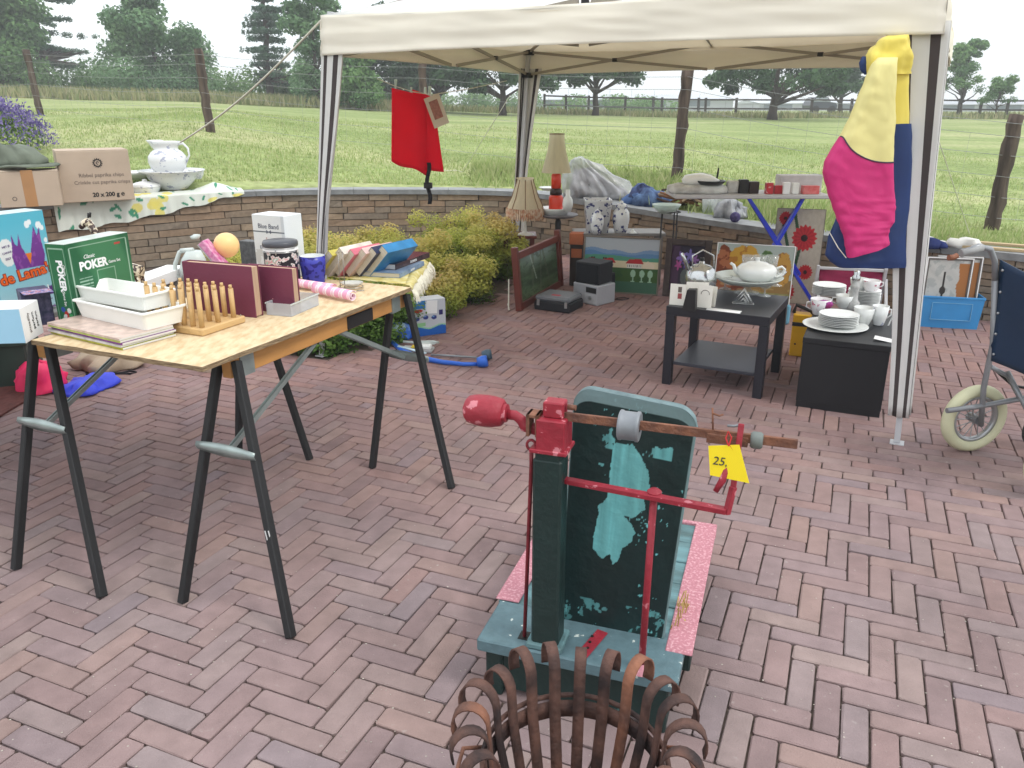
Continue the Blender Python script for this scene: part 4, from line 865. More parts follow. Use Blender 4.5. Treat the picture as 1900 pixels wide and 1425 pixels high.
xn, zn = sl(1404, 817, yb); m = MB(); m.lathe([(.004, -.013), (.016, -.013), (.02, -.008), (.02, .008), (.016, .013), (.004, .013)], 6, M=Matrix.Translation((xn, yb, zn)) @ Matrix.Rotation(R(90), 4, 'Y')); m.build('balance_nut', mt('grey_lead', (122, 130, 126), rough=.6, var=.3), TS)
# hanger and long rod
xh, zh = sl(990, 790, yb - .02); m = MB(); m.box(xh - .016, xh - .008, yb - .03, yb + .01, zh - .025, zh + .03, c=.001); m.box(xh + .006, xh + .014, yb - .03, yb + .01, zh - .025, zh + .03, c=.001); m.box(xh - .016, xh + .014, yb - .03, yb + .01, zh + .022, zh + .03, c=.001); m.build('stirrup', rust, TS)
x1, z1 = sl(986, 820, .03); x2, z2 = sl(973, 1172, .05); dred = mt('dull_red_rod', (142, 44, 54), rough=.6, var=.35, sc=20)
m = MB(); m.tube([(x1 + .011 * cos(t), .03, z1 - .008 + .013 * sin(t)) for t in np.linspace(0, 2 * pi, 14)[:-1]], .0035, 6, closed=True); m.tube([(x1, .03, z1 - .02), (x1 - .001, .035, z1 - .06), (x2, .05, .165)], .0052, 8); m.build('hanging_rod', dred, TS)
m = MB(); m.box(x2 - .014, x2 + .014, .035, .07, .1725, .1735); m.build('rod_slot_shade', mt('opening_shade_black', (20, 20, 20)), TS)  # near-black plate on the plank: shade inside the slot, put in as colour
# red lever with upright
xa, za = sl(1040, 889, .06); xb2, zb2 = sl(1348, 948, -.02); m = MB(); m.bar((xa - .01, .06, za), (xb2, -.02, zb2), .02, .012, c=.001); m.build('lever', redp, TS)
xr, zr = sl(1352, 950, -.02); xt, zt_ = sl(1376, 785, yb - .01); m = MB(); m.bar((xr - .004, -.02, zr - .006), (xr + .004, -.008, zr + .055), .012, .014, c=.001); m.bar((xr + .004, -.008, zr + .05), (xt, yb - .014, zt_), .012, .009, c=.001); m.build('end_upright', redp, TS)
xk, zk = sl(1355, 862, -.01); m = MB(); m.tube([(xk - .002, -.016, zk + .012), (xk - .012, -.03, zk - .03), (xk - .024, -.035, zk - .055)], [.008, .0075, .006], 8); m.tube([(xk - .014, -.016, zk + .0), (xk + .012, -.016, zk + .004)], .011, 8); m.box(xk - .022, xk + .004, -.02, .0, zk + .014, zk + .034, c=.001); m.build('handle', redp, TS)
xp, zp = sl(1213, 925, .02); xq, zq = sl(1190, 1238, .02); yq = .02
m = MB(); m.tube([(xq, yq, .172), (xp, yq, zp)], .0085, 10); m.lathe([(0, -.006), (.017, -.006), (.017, -.006), (.017, .004), (.017, .004), (.010, .010), (0, .011)], 16, M=Matrix.Translation((xp, .024, zp + .012))); m.build('lever_support', redp, TS)
m = MB(); m.lathe([(.03, 0), (.03, 0), (.028, .006), (.014, .013), (.010, .02)], 16, M=Matrix.Translation((xq, yq, .172))); m.build('support_foot', pinkp, TS)
m = MB(); m.box(.0, .03, .02, .14, .173, .177, c=.001, M=Matrix.Translation((-.0, 0, 0)) @ Matrix.Rotation(R(-14), 4, 'Z')); m.build('iron_plate', redp, TS)
for k in range(3): m = MB(); m.cyl(.004, .177, .179, 10, M=Matrix.Translation((.028, .05 + .025 * k, 0))); m.build('plate_hole_shade', mt('opening_shade_black', (20, 20, 20)), TS)  # near-black discs on the plate, coloured as the shade in its holes
x3, z3 = sl(1323, 800, yb); x4, z4 = sl(1322, 757, yb); m = MB(); m.tube([(x3, yb, z3), (x4, yb, z4)], .0022, 6); m.tube([(x4, yb, z4 - .012), (x4 + .016, yb, z4 - .016), (x4 + .024, yb, z4 - .012)], .0022, 6); m.build('pointer', rust, TS)
x5, z5 = sl(1350, 790, yb); m = MB(); m.tube([(x5, yb, z5), (x5 + .014, yb - .003, z5 + .002), (x5 + .024, yb - .01, z5 + .008)], .003, 6); m.build('beam_tip', zinc, TS)
m = MB(); m.box(x3 - .012, x3 + .075, yb - .007, yb + .007, z3 - .026, z3 - .004, c=.001); m.build('beam_sleeve', rust, TS)
gold = mt('straw', (206, 176, 110), rough=.9, var=.3)
m = MB(); gg = random.Random(2)
for i in range(16): x = .215 + gg.uniform(0, .03); y = .2 + gg.uniform(0, .12); m.bar((x, y, .172), (x + gg.uniform(-.01, .02), y + gg.uniform(-.03, .03), .172 + gg.uniform(.002, .05)), .003, .002)
tag(m.build('splinters', gold, TS), kind='stuff')
# yellow price card hanging from the beam
x6, z6 = sl(1345, 800, 0.0); ct = Vector((cos(SY) * x6 + SO.x, sin(SY) * x6 + SO.y, z6)); p = ct + Vector((-.008, -.02, -.022))
T = thing('price_card', 'bright yellow price card reading 25 tied to the end of the scale beam', 'price tag', p, rot=(R(-6), R(-16), R(-24)))
cq = [(-.055, -.002), (.03, .004), (.024, -.092), (-.066, -.060)]; m = MB(); m.prism([(-.030, 0), (.034, -.004), (.040, -.088), (-.038, -.064)], .0012); m.build('card', mt('yellow_card', (250, 222, 36), rough=.7, var=.04, k=.95), T)
text('25,', .026, mt('pencil', (70, 70, 66)), T, (-.012, -.0012, -.036), roll=R(-14), shear=.2)
m = MB(); m.tube([(.012, -.001, -.004), (.008, .004, .012), (.014, .012, .024), (.02, .004, .012), (.012, -.002, -.004)], .0016, 5); m.tube([(.013, 0, 0), (.03, .002, -.04)], .0008, 4); m.build('red_string', mt('red_string', (214, 40, 48)), T)

# ============================================================= RUSTY FIRE BASKET
bc = Vector((.112, 1.125, 0)); T = thing('fire_basket', 'rusty iron fire basket of curled strips in the foreground', 'fire basket', bc)
rst = mt('fire_rust', (124, 88, 76), rough=.8, rgb2=(54, 42, 42), sc=13, bump=.5, bsc=70, k=.75, thr=(.35, .68)); rst2 = mt('orange_fire_rust', (158, 106, 82), rough=.8, rgb2=(100, 72, 64), sc=14, bump=.5, bsc=70, k=.8)
NS = 20; r0 = .155
for i in range(NS):
    a = 2 * pi * (i + .5) / NS + .03; gg = random.Random(i); P = []; w = .0112
    rb = r0 - .055; zr = .435 + gg.uniform(-.006, .006); cv = .033 + gg.uniform(-.003, .004)
    prof = [(rb, .08), (rb + .012, .16), (rb + .03, .26), (r0 - .005, .36), (r0, zr)]
    for t in np.linspace(.0, 1.0, 12)[1:]: th = pi * 1.15 * t; prof.append((r0 + cv - cv * cos(th), zr + cv * 1.25 * sin(th)))
    for s_ in (-1, 1): P.append([(r * cos(a) - s_ * w * sin(a), r * sin(a) + s_ * w * cos(a), z) for r, z in prof])
    m = MB(); m.sheet(P); m.build('strip', [rst, rst2][1 if i % 7 == 2 else 0], T, solid=.0035)
for (z, r, h) in ((.38, r0 + .010, .005), (.09, r0 - .062, .007)):
    m = MB(); m.tube([(r * cos(t), r * sin(t), z) for t in np.linspace(0, 2 * pi, 49)[:-1]], h, 8, closed=True); m.build('ring', rst, T)
m = MB(); 
P = [[((r0 + .006) * cos(t) * k, (r0 + .006) * sin(t) * k, z) for z, k in ((.335, .975), (.372, .99))] for t in np.linspace(0, 2 * pi, 49)]; m.sheet(P); m.build('band', rst, T, solid=.003)
m = MB(); m.sheet([[(r * cos(t), r * sin(t), .098) for r in (.075, .108)] for t in np.linspace(0, 2 * pi, 37)]); m.build('floor_ring', rst, T, solid=.005)
for a in (R(20), R(80), R(140)):
    m = MB(); m.bar((-(r0 - .05) * cos(a), -(r0 - .05) * sin(a), .1), ((r0 - .05) * cos(a), (r0 - .05) * sin(a), .1), .042, .005); m.build('floor_bar', rst, T)
for a in (R(50), R(170), R(290)):
    m = MB(); m.bar(((r0 - .06) * cos(a), (r0 - .06) * sin(a), .1), ((r0 + .0) * cos(a), (r0 + .0) * sin(a), .0), .02, .008); m.build('leg', rst, T)
for k in range(2):
    m = MB(); s_ = [-1, 1][k]; m.tube([(s_ * (r0 + .0), .05, .36), (s_ * (r0 + .045), .02, .385), (s_ * (r0 + .06), -.05, .37), (s_ * (r0 + .04), -.12, .35), (s_ * r0 * .8, -.12, .345)], .004, 6); m.build('handle', rst2, T)
m = MB()
for i in range(5): gg = random.Random(i + 50); a = gg.uniform(0, 6); m.bar((.09 * cos(a), .09 * sin(a), .104), (-.08 * cos(a + .3), -.08 * sin(a + .3), .125), .018, .012)
m.build('grate_bars', rst, T)

# ============================================================= JACKET on the near right leg
YJ = 3.42; JO = A(1650, 100, YJ); T = thing('winter_jacket', 'yellow, pink and navy winter jacket hanging at the right gazebo leg', 'jacket', JO); MJ = mpp(JO)
yel = mt('yellow_nylon', (236, 214, 96), rough=.55, var=.1, sc=5, bump=.25, bsc=9, k=.92, sheen=.2); pyel = mt('pale_yellow_nylon', (234, 222, 150), rough=.55, var=.08, sc=4, bump=.25, bsc=9, k=.92); pnk = mt('pink_nylon', (214, 48, 122), rough=.6, var=.12, sc=5, bump=.3, bsc=10, k=.9); nvy = mt('navy_nylon', (36, 62, 118), rough=.6, var=.2, sc=5, bump=.3, bsc=10, k=.8)
def drape(p, k=1.0): return k * (.010 * MN.noise(Vector((p.x * 11 + p.z * 3, 3, p.z * 2.2))) + .005 * abs(MN.noise(Vector((p.x * 26 - p.z * 6, 9, p.z * 4)))) + .0015 * MN.noise(Vector((p.x * 60, 2, p.z * 44))))
def jl(rows, dy, dep, nm, mats, amp=1.0, fr=9, seed=0, n_=44, crump=0):
    rr_ = []
    for i in range(len(rows) - 1):
        for k in range(3): t = k / 3; a_, b_ = rows[i], rows[i + 1]; rr_.append([a_[j] + (b_[j] - a_[j]) * t for j in range(3)] + [(a_[3] if len(a_) > 3 else 1) * (1 - t) + (b_[3] if len(b_) > 3 else 1) * t])
    rr_.append(list(rows[-1][:3]) + [rows[-1][3] if len(rows[-1]) > 3 else 1]); m = MB(); P = []
    for (y, xl, xr, d_) in rr_:
        a_ = A(xl, y, YJ) - JO; b_ = A(xr, y, YJ) - JO; row = []
        for j in range(n_):
            th = 2 * pi * j / n_; cx = math.copysign(abs(cos(th)) ** .6, cos(th)); sy = math.copysign(abs(sin(th)) ** .6, sin(th))
            p = Vector(((a_.x + b_.x) / 2 + (b_.x - a_.x) / 2 * cx, dy + dep * d_ * sy, a_.z)); q = drape(p + Vector((seed, 0, 0)), amp)
            if crump: q += crump * MN.fractal(p * 22 + Vector((seed, 0, 0)), 1, 2, 2)
            row.append(p + Vector((cx * q * .4, (1 if sy > 0 else -1) * q, q * .3)))
        P.append(row)
    vs = [p for r in P for p in r]; k = len(P); m.add(vs, [(i * n_ + j, i * n_ + (j + 1) % n_, (i + 1) * n_ + (j + 1) % n_, (i + 1) * n_ + j) for i in range(k - 1) for j in range(n_)], smooth=True); m.add(P[0], [tuple(range(n_))]); m.add(P[-1], [tuple(range(n_))]); return m.build(nm, mats, T)
jl([(66, 1648, 1682, .6), (76, 1632, 1686, .9), (92, 1618, 1687), (106, 1612, 1688), (120, 1610, 1688), (138, 1612, 1686, .8)], .01, .045, 'hood', yel, 1.2, seed=2, crump=.014)
jl([(104, 1606, 1640, .5), (116, 1601, 1640, .9), (130, 1603, 1640, .8), (138, 1610, 1636, .5)], .03, .018, 'hood_lining', nvy)
jl([(108, 1634, 1688, .7), (150, 1630, 1689), (200, 1625, 1690), (231, 1622, 1691, 1)], .02, .034, 'side_panel', yel, seed=3)
jl([(231, 1625, 1691, 1), (300, 1615, 1693), (400, 1560, 1695), (440, 1541, 1694), (476, 1537, 1692, 1), (488, 1546, 1692, 1), (498, 1560, 1691, .9)], .035, .04, 'body', nvy, 1.3, seed=4, n_=60)
# sleeve: upper pale yellow, lower pink
sl_ = [(108, 1620, 1654, .4), (118, 1610, 1652, .8), (140, 1601, 1650), (160, 1593, 1649), (180, 1584, 1648), (220, 1569, 1650), (255, 1550, 1646), (280, 1534, 1645), (300, 1523, 1645), (320, 1520, 1646), (350, 1528, 1648), (385, 1539, 1651), (410, 1548, 1650), (430, 1556, 1642), (445, 1560, 1640), (452, 1560, 1640, .9), (462, 1563, 1640, .95), (474, 1564, 1641, .9)]
SY_ = [r[0] for r in sl_]
def sleevept(y, j, n_):
    xl, xr = float(np.interp(y, SY_, [r[1] for r in sl_])), float(np.interp(y, SY_, [r[2] for r in sl_])); k = float(np.interp(y, SY_, [r[3] if len(r) > 3 else 1 for r in sl_]))
    th = 2 * pi * j / n_; cx = math.copysign(abs(cos(th)) ** .6, cos(th)); sy = math.copysign(abs(sin(th)) ** .6, sin(th)); y -= 24 * (cx + 1) / 2 * max(0, min(1, (y - 405) / 60)); a_ = A(xl, y, YJ) - JO; b_ = A(xr, y, YJ) - JO
    p = Vector(((a_.x + b_.x) / 2 + (b_.x - a_.x) / 2 * cx, -.05 + .036 * k * sy, a_.z)); q = drape(p + Vector((7, 0, 0)), 1.5) + (.006 * MN.noise(Vector((p.x * 10, 1, p.z * 70))) if y > 360 else 0) + .004 * MN.noise(Vector((p.x * 22, 5, p.z * 30)))
    return p + Vector((cx * q * .3, sy * q, 0)), cx
NJ = 64
def seam_y(j): cx = math.copysign(abs(cos(2 * pi * j / NJ)) ** .6, cos(2 * pi * j / NJ)); x = (cx + 1) / 2; return 252 + 47 * (1 - (1 - min(1, x * 1.15)) ** 2)
for nm, mm, y0, y1, nr_ in (('upper_sleeve', pyel, 108, None, 34), ('lower_sleeve', pnk, None, 474, 44)):
    P = [[sleevept((y0 if y0 else seam_y(j)) * (1 - t) + (y1 if y1 else seam_y(j)) * t, j, NJ)[0] for j in range(NJ)] for t in np.linspace(0, 1, nr_)]
    m = MB(); m.add([p for r in P for p in r], [(i * NJ + j, i * NJ + (j + 1) % NJ, (i + 1) * NJ + (j + 1) % NJ, (i + 1) * NJ + j) for i in range(nr_ - 1) for j in range(NJ)], smooth=True); m.add(P[0 if y0 else -1], [tuple(range(NJ))]); m.build(nm, mm, T)
m = MB(); m.tube([sleevept(seam_y(j), j, NJ)[0] + Vector((0, -.002, 0)) for j in range(NJ // 2, NJ + 1)], .0028, 5); m.build('sleeve_seam', mt('seam_grey', (78, 62, 86)), T)
c_ = lambda x, y, yy: (A(x, y, YJ) - JO) + Vector((0, yy, 0))
m = MB(); m.tube([c_(1536, 430, -.02), c_(1545, 455, -.06), c_(1560, 474, -.06)], .002, 5); m.build('drawcord', rope, T)
m = MB(); m.tube([c_(1672, 118, -.02), c_(1690, 106, .03), c_(1700, 90, .05)], .006, 6); m.build('hanger_loop', yel, T)

# ============================================================= WHEELCHAIR at the right edge
fw = Vector((.985, .17, 0)); ax = Vector((.17, -.985, 0)); wo = G(1795, 836); T = thing('wheelchair', 'folding wheelchair with navy back and cream tyres at the right edge', 'wheelchair', wo, math.atan2(fw.y, fw.x)); wy = math.atan2(fw.y, fw.x)
crm = mt('cream_rubber', (222, 220, 184), rough=.6, var=.08, sc=8); grt = mt('grey_tube', (150, 152, 156), rough=.35, metal=.3, var=.1); spk = mt('wheel_metal', (186, 188, 190), rough=.3, metal=.6, var=.2)
def wheel(parent, x, y, r, tr, tm, nsp=8, nm='wheel'):
    W_ = MB(); W_.tube([(x + (r - tr) * cos(t), y, r + (r - tr) * sin(t)) for t in np.linspace(0, 2 * pi, 41)[:-1]], tr, 12, closed=True); w_ = W_.build(nm, tm, parent)
    m = MB(); m.lathe([(r - 2 * tr + .004, -.014), (r - 2 * tr + .004, .014), (r - 2 * tr - .008, .012), (r - 2 * tr - .014, 0), (r - 2 * tr - .008, -.012), (r - 2 * tr + .004, -.014)], 36, M=Matrix.Translation((x, y, r)) @ Matrix.Rotation(R(90), 4, 'X')); m.build('rim', spk, w_)
    m = MB(); m.cyl(.02, -.03, .03, 14, M=Matrix.Translation((x, y, r)) @ Matrix.Rotation(R(90), 4, 'X')); m.build('hub', grt, w_)
    for k in range(nsp): t = 2 * pi * k / nsp; m = MB(); m.tube([(x + .018 * cos(t + .3), y + .01 * (-1) ** k, r + .018 * sin(t + .3)), (x + (r - 2 * tr - .01) * cos(t), y, r + (r - 2 * tr - .01) * sin(t))], .0022, 5); m.build('spoke', spk, w_)
    return w_
wheel(T, 0, 0, .158, .027, crm, 16); wheel(T, 0.02, -.46, .158, .027, crm, 16)
wheel(T, .33, -.03, .09, .02, mt('dark_rubber', (70, 74, 76), rough=.7), 6, 'caster_wheel'); wheel(T, .36, -.45, .09, .02, mt('dark_rubber', (70, 74, 76), rough=.7), 6, 'caster_wheel')
def wl(x, y, yl): q = LP(x, y, wo, wy, yl); return Vector((q[0], yl, q[1]))
yl = -.05
m = MB(); m.tube([wl(1757, 762, yl), wl(1810, 755, yl), wl(1905, 738, yl), wl(2050, 722, yl)], .0125, 8); m.build('side_tube', grt, T)
m = MB(); m.tube([wl(1820, 790, yl), wl(1825, 720, yl), wl(1842, 640, yl), wl(1846, 520, yl)], .012, 8); m.tube([wl(1846, 520, yl), wl(1846, 485, yl), wl(1838, 463, yl), wl(1815, 457, yl), wl(1785, 468, yl)], .012, 8); m.build('back_tube', grt, T)
m = MB(); m.tube([wl(1822, 459, yl), wl(1783, 470, yl)], .0165, 10); m.build('handle_grip', mt('grey_grip', (176, 176, 176), rough=.7), T)
m = MB(); m.tube([wl(1776, 474, yl), wl(1768, 478, yl), wl(1760, 478, yl)], .012, 8); m.build('grip_end', mt('grip_brown', (150, 96, 70)), T)
m = MB(); m.tube([wl(1838, 680, yl), wl(1870, 698, yl), wl(1890, 735, yl), wl(1940, 760, yl)], .010, 8); m.tube([wl(1870, 690, yl), wl(1905, 760, -.2)], .010, 8); m.build('cross_tube', grt, T)
m = MB(); m.tube([wl(1840, 680, -.02), wl(1862, 700, -.02), wl(1880, 716, -.02), wl(1905, 720, -.02)], .007, 6); m.build('brake_lever', blackp, T)
m = MB(); P = []
for u in np.linspace(0, 1, 16):
    row = []
    for s_ in np.linspace(0, 1, 18):
        yy = yl - .46 * u; top = 500 + 32 * sin(pi * min(1, u * 1.0)) ; q = wl(1848, 482, yl); zt2 = q.z - .045 * sin(pi * u); q2 = wl(1828, 668, yl); zb2 = q2.z - .03 * u
        row.append(Vector((q.x + (q2.x - q.x) * s_ + .02 + .03 * sin(pi * u), yy, zt2 + (zb2 - zt2) * s_)))
    P.append(row)
m.sheet(P); m.build('back_sling', mt('navy_vinyl', (28, 54, 84), rough=.45, var=.15, sc=4, bump=.1, bsc=20), T, solid=.006)
for k in range(5):
    q = wl(1848, 500, yl).lerp(wl(1832, 655, yl), k / 4) ; m = MB(); m.ball((q.x + .012, q.y - .022, q.z), .006, 8, 5); m.build('stud', spk, T)
m = MB(); P = [[Vector((x, y, .47 - .03 * sin(pi * (y + .05) / -.36) if False else .47)) for y in np.linspace(-.05, -.43, 6)] for x in np.linspace(.05, .45, 6)]; m.sheet(P); m.build('seat_sling', mt('navy_vinyl', (28, 54, 84)), T, solid=.006)
for y in (-.05, -.43): m = MB(); m.tube([(.02, y, .47), (.48, y, .46)], .011, 8); m.tube([(.35, y, .46), (.35, y, .1)], .011, 8); m.build('seat_tube', grt, T)
m = MB(); m.tube([(.02, -.47, .16), (0.02, -.45, .9)], .012, 8); m.build('back_tube', grt, T)
# ============================================================= SMALL THINGS: builders
def fb(name, label, cat, bl, br, z, depth, ytop, group=None):
    """empty at the front bottom centre of a boxy thing; returns it with width and height"""
    p0, p1 = G(*bl, z), G(*br, z); yaw = math.atan2(p1.y - p0.y, p1.x - p0.x); w = (p1 - p0).length
    h = LP(bl[0], ytop, p0, yaw, 0)[1]; return thing(name, label, cat, (p0 + p1) / 2, yaw, group), w, h
def boxthing(name, label, cat, bl, br, z, depth, ytop, mat, c=.002, part='body', group=None):
    T, w, h = fb(name, label, cat, bl, br, z, depth, ytop, group); m = MB(); m.box(-w / 2, w / 2, 0, depth, 0, h, c=c); m.build(part, mat, T); return T, w, h
def LT(name, label, cat, xc, Y, parts, group=None, n_=24, yaw=0, sx=1, sy=1):
    """turned things: outlines given as (half width, height) in photo pixels at distance Y"""
    zb = min(A(xc, y, Y).z for _, _, pr in parts for _, y in pr); ymax = max(y for _, _, pr in parts for _, y in pr); o = A(xc, ymax, Y); k = mpp(o); obs = []
    solo = len(parts) == 1; T = None if solo else thing(name, label, cat, o, yaw, group)
    for nm, mat, pr in parts:
        m = MB(); m.lathe([(hw * k, A(xc, y, Y).z - o.z) for hw, y in pr], n_, sx=sx, sy=sy)
        if solo: b = m.build(name, mat, None, o, (0, 0, yaw)); return tag(b, label, cat, group)
        m.build(nm, mat, T)
    return T
def single(m, name, mat, label, cat, loc, yaw=0, group=None, rot=None, **kw): return tag(m.build(name, mat, None, loc, rot or (0, 0, yaw), **kw), label, cat, group)
def book(label, loc, rot, w, h, t, cov, pag=None, group=None, spine=None, name='book'):
    """lies flat: w along x (spine at x=0), h along y, t up"""
    T = thing(name, label, 'book', loc, 0, group, rot=rot); m = MB(); c = .0022
    m.box(0, w, 0, h, 0, c); m.box(0, w, 0, h, t - c, t); m.box(-c * .6, c, 0, h, .0005, t - .0005); m.build('cover', cov, T)
    m = MB(); m.box(c + .0003, w - .004, .003, h - .003, c + .0002, t - c - .0002); m.build('pages', pag or PG, T); return T
PG = mt('book_pages', (226, 218, 200), rough=.9, rgb2=(200, 190, 168), sc=90, stretch=(.1, .1, 6), bump=.2, bsc=200)
PGW = mt('white_pages', (240, 238, 234), rough=.9, rgb2=(214, 212, 208), sc=90, stretch=(.1, .1, 6))
card = mt('cardboard', (196, 176, 156), rough=.85, var=.08, sc=5, k=.88); cardd = mt('dark_cardboard', (120, 100, 84), rough=.9); tape = mt('brown_tape', (190, 142, 96), rough=.35, var=.1); ink = mt('grey_ink', (112, 100, 92)); blk = mt('black_ink', (36, 34, 34)); whi = mt('white_plastic', (238, 238, 234), rough=.35, var=.03, k=.95); whp = mt('white_print', (240, 240, 240), rough=.5, var=.02, k=.95)
prt = attrmat('print', rough=.45, k=.88); cvs = attrmat('oil_paint', rough=.6, k=.85, bump=.2, bsc=120)
china = mt('white_china', (232, 234, 232), rough=.2, var=.05, sc=12, k=.92, spec=.5); 
def chinadeco(name, base, dec, sc, thr_):
    m = mt(name, base, rough=.2, rgb2=base, sc=sc, k=.9, spec=.5); r = [n for n in m.node_tree.nodes if n.type == 'VALTORGB'][0]; e = r.color_ramp.elements
    e[0].position = thr_; e[0].color = (*[v * .9 for v in lin(base)], 1); e[1].position = thr_ + .04; e[1].color = (*[v * .9 for v in lin(dec)], 1); return m
delft = chinadeco('blue_white_china', (232, 234, 236), (74, 80, 132), 26, .56); faint = chinadeco('faint_flower_china', (236, 238, 238), (176, 180, 200), 18, .6)
# ------------------------------------------------------------- on the garden wall, left
def sidx(px): # arc position of a picture column along the wall edge
    t = G(px, float(np.interp(px, [w[0] for w in WPX], [w[1] for w in WPX])), ZT(px)).to_2d(); return min(np.linspace(0, wcum[-1], 600), key=lambda s: (wpt(s)[0] - t).length)
sA, sB = sidx(95), sidx(452)
def lemon(u, v):
    c = solidc(u, C(232, 236, 226)); x, y = u * 22, v * 4.4
    for i in range(60):
        g_ = random.Random(i * 7 + 1); cx, cy, a, r = g_.uniform(0, 22), g_.uniform(0, 4.4), g_.uniform(0, 3.1), g_.uniform(.3, .5)
        if i < 26: d = ((x - cx) / .62) ** 2 + ((y - cy) / .42) ** 2; c = mixc(c, (d < 1) * .85, C(240, 226, 120))
        else:
            dx, dy = (x - cx) * cos(a) + (y - cy) * sin(a), -(x - cx) * sin(a) + (y - cy) * cos(a); d = (dx / .42) ** 2 + (dy / .15) ** 2; c = mixc(c, (d < 1) * .9, C(58, 146, 112))
    return c
def clshape(X, Y, Z, u, v):
    X = X.copy(); Y = Y.copy(); Z = Z.copy(); nv_, nu_ = u.shape
    for j in range(nu_):
        U_ = u[0, j]; p, d = wpt(sA + (sB - sA) * U_); nr = Vector((-d.y, d.x)); hang = .24 * (1 - U_ ** 1.5) + .02
        for i in range(nv_):
            V_ = v[i, j]; wv = .015 * sin(U_ * 40) + .008 * sin(U_ * 93 + 1)
            if V_ < .4: t = 1 - V_ / .4; q = p - nr * (.024 + abs(wv) * t); z = wz(sA + (sB - sA) * U_) + .006 - hang * t + .012 * sin(U_ * 31) * t
            else: t = (V_ - .4) / .6; q = p - nr * (.022 - .31 * t); z = wz(sA + (sB - sA) * U_) + .006 + .010 * MN.noise(Vector((U_ * 30, t * 4, 2))) ** 2 + (.07 * max(0, 1 - abs(U_ - .86) / .12) + .02) * sin(pi * t)
            X[i, j], Y[i, j], Z[i, j] = q.x, q.y, z
    return X, Y, Z
pc = attrmat('printed_cotton', rough=.85, k=.9); o = painted('tablecloth', 1, 1, lemon, None, pc, nu=260, nv=40, shape=clshape); tag(o, 'white tablecloth with yellow lemons and green leaves draped over the garden wall', 'tablecloth')
T, w, h = fb('carton', 'cardboard carton printed paprika crisps 20 x 200 g on the garden wall', 'box', (119, 377), (251, 370), ZT(200) + .005, .5, 281); dp = .44
m = MB(); m.box(-w / 2, w / 2, 0, dp, 0, h, c=.004); m.build('body', card, T)
m = MB(); m.box(-w / 2 + .01, w / 2 - .01, dp * .48, dp * .52, h + .0005, h + .0015); m.build('tape', tape, T)
for s_ in (0, 1): m = MB(); m.box(-w / 2 + .002, w / 2 - .002, .004 + s_ * dp * .5, dp * .5 - .003 + s_ * dp * .5, h + .0016, h + .005, c=.001); m.build('top_flap', card, T)
k = w / .66
text('Ribbel paprika chips', .052 * k, ink, T, (.05 * k, -.0015, h * .52)); text('Crinkle cut paprika crisps', .05 * k, ink, T, (.05 * k, -.0015, h * .38)); text('20 x 200 g ℮', .058 * k, blk, T, (.09 * k, -.0015, h * .13), bold=.002)
m = MB(); Mt = Matrix.Translation((.03 * k, -.0015, h * .76)) @ Matrix.Rotation(R(90), 4, 'X')
for i in range(14): m.box(-.004, .004, .03, .042, 0, .0006, M=Mt @ Matrix.Rotation(2 * pi * i / 14, 4, 'Z'))
m.sheet([[Mt @ Vector((r * cos(t), r * sin(t), .0006)) for r in (.024, .033)] for t in np.linspace(0, 2 * pi, 25)]); m.sheet([[Mt @ Vector((r * cos(t), r * sin(t), .0006)) for r in (.007, .014)] for t in np.linspace(.3, 5.2, 16)]); m.build('gear_logo', blk, T)
T, w, h = fb('carton', 'plain cardboard carton sealed with a strip of brown tape, flaps ajar', 'box', (3, 386), (117, 381), ZT(60) + .006, .3, 320); dp = .34
m = MB(); m.box(-w / 2, w / 2, 0, dp, 0, h, c=.003); m.build('body', card, T); m = MB(); m.box(-.045, .045, -.0015, -.0003, .0, h + .012); m.box(-.045, .045, -.001, .07, h + .0115, h + .0125); m.build('tape', tape, T)
m = MB(); m.box(-w / 2 + .03, w / 2 - .03, .03, dp - .03, h - .002, h + .002); m.build('inside_shade', cardd, T)  # darker sheet on the solid body, shade of the open inside put into colour
for (x0, x1, a_) in ((-w / 2, -.0, 8), (0.0, w / 2, 4)): m = MB(); m.box(x0, x1, -.0, dp * .5, 0, .004, M=Matrix.Translation((0, 0, h)) @ Matrix.Rotation(R(a_), 4, 'X')); m.build('flap', card, T)
m = MB(); m.sheet([[(-.12 + r * cos(t), -.001, .07 + r * sin(t)) for r in (.012, .018)] for t in np.linspace(0, 2 * pi, 25)]); m.build('round_logo', ink, T); text('FSC', .012, ink, T, (-.12, -.001, .07), name='logo_text') if False else None
# cap on top of the cartons
p = A(28, 300, G(60, 383, ZT(60)).y + .12); m = MB(); olive = mt('olive_cotton', (118, 126, 112), rough=.9, var=.25, sc=6, bump=.3, bsc=12)
T = thing('sun_hat', 'crumpled olive green cap lying on top of the cartons', 'hat', p); k = mpp(p)
loft(m, [(-.03, 0, 0, .24, .16), (.015, 0, 0, .25, .16), (.06, -.02, 0, .24, .15), (.11, -.04, 0, .2, .13), (.14, -.05, 0, .1, .07)], 40, .05, 9, 3); m.build('crown', olive, T)
m = MB(); loft(m, [(-.04, .05, -.02, .3, .2), (-.03, .05, -.02, .31, .2), (-.02, .05, -.02, .28, .18)], 40, .04, 7, 5); m.build('brim', olive, T)
yb_ = G(318, 354, ZT(318) + .01).y
LT('wash_basin', 'large white flowered china wash basin standing on the lemon tablecloth', 'basin', 323, yb_ - .02, [('bowl', faint, [(0, 350), (22, 351), (24, 349), (34, 340), (42, 330), (45, 322), (58, 317), (58, 315), (43, 320), (38, 332), (20, 343), (0, 345)])], n_=40)
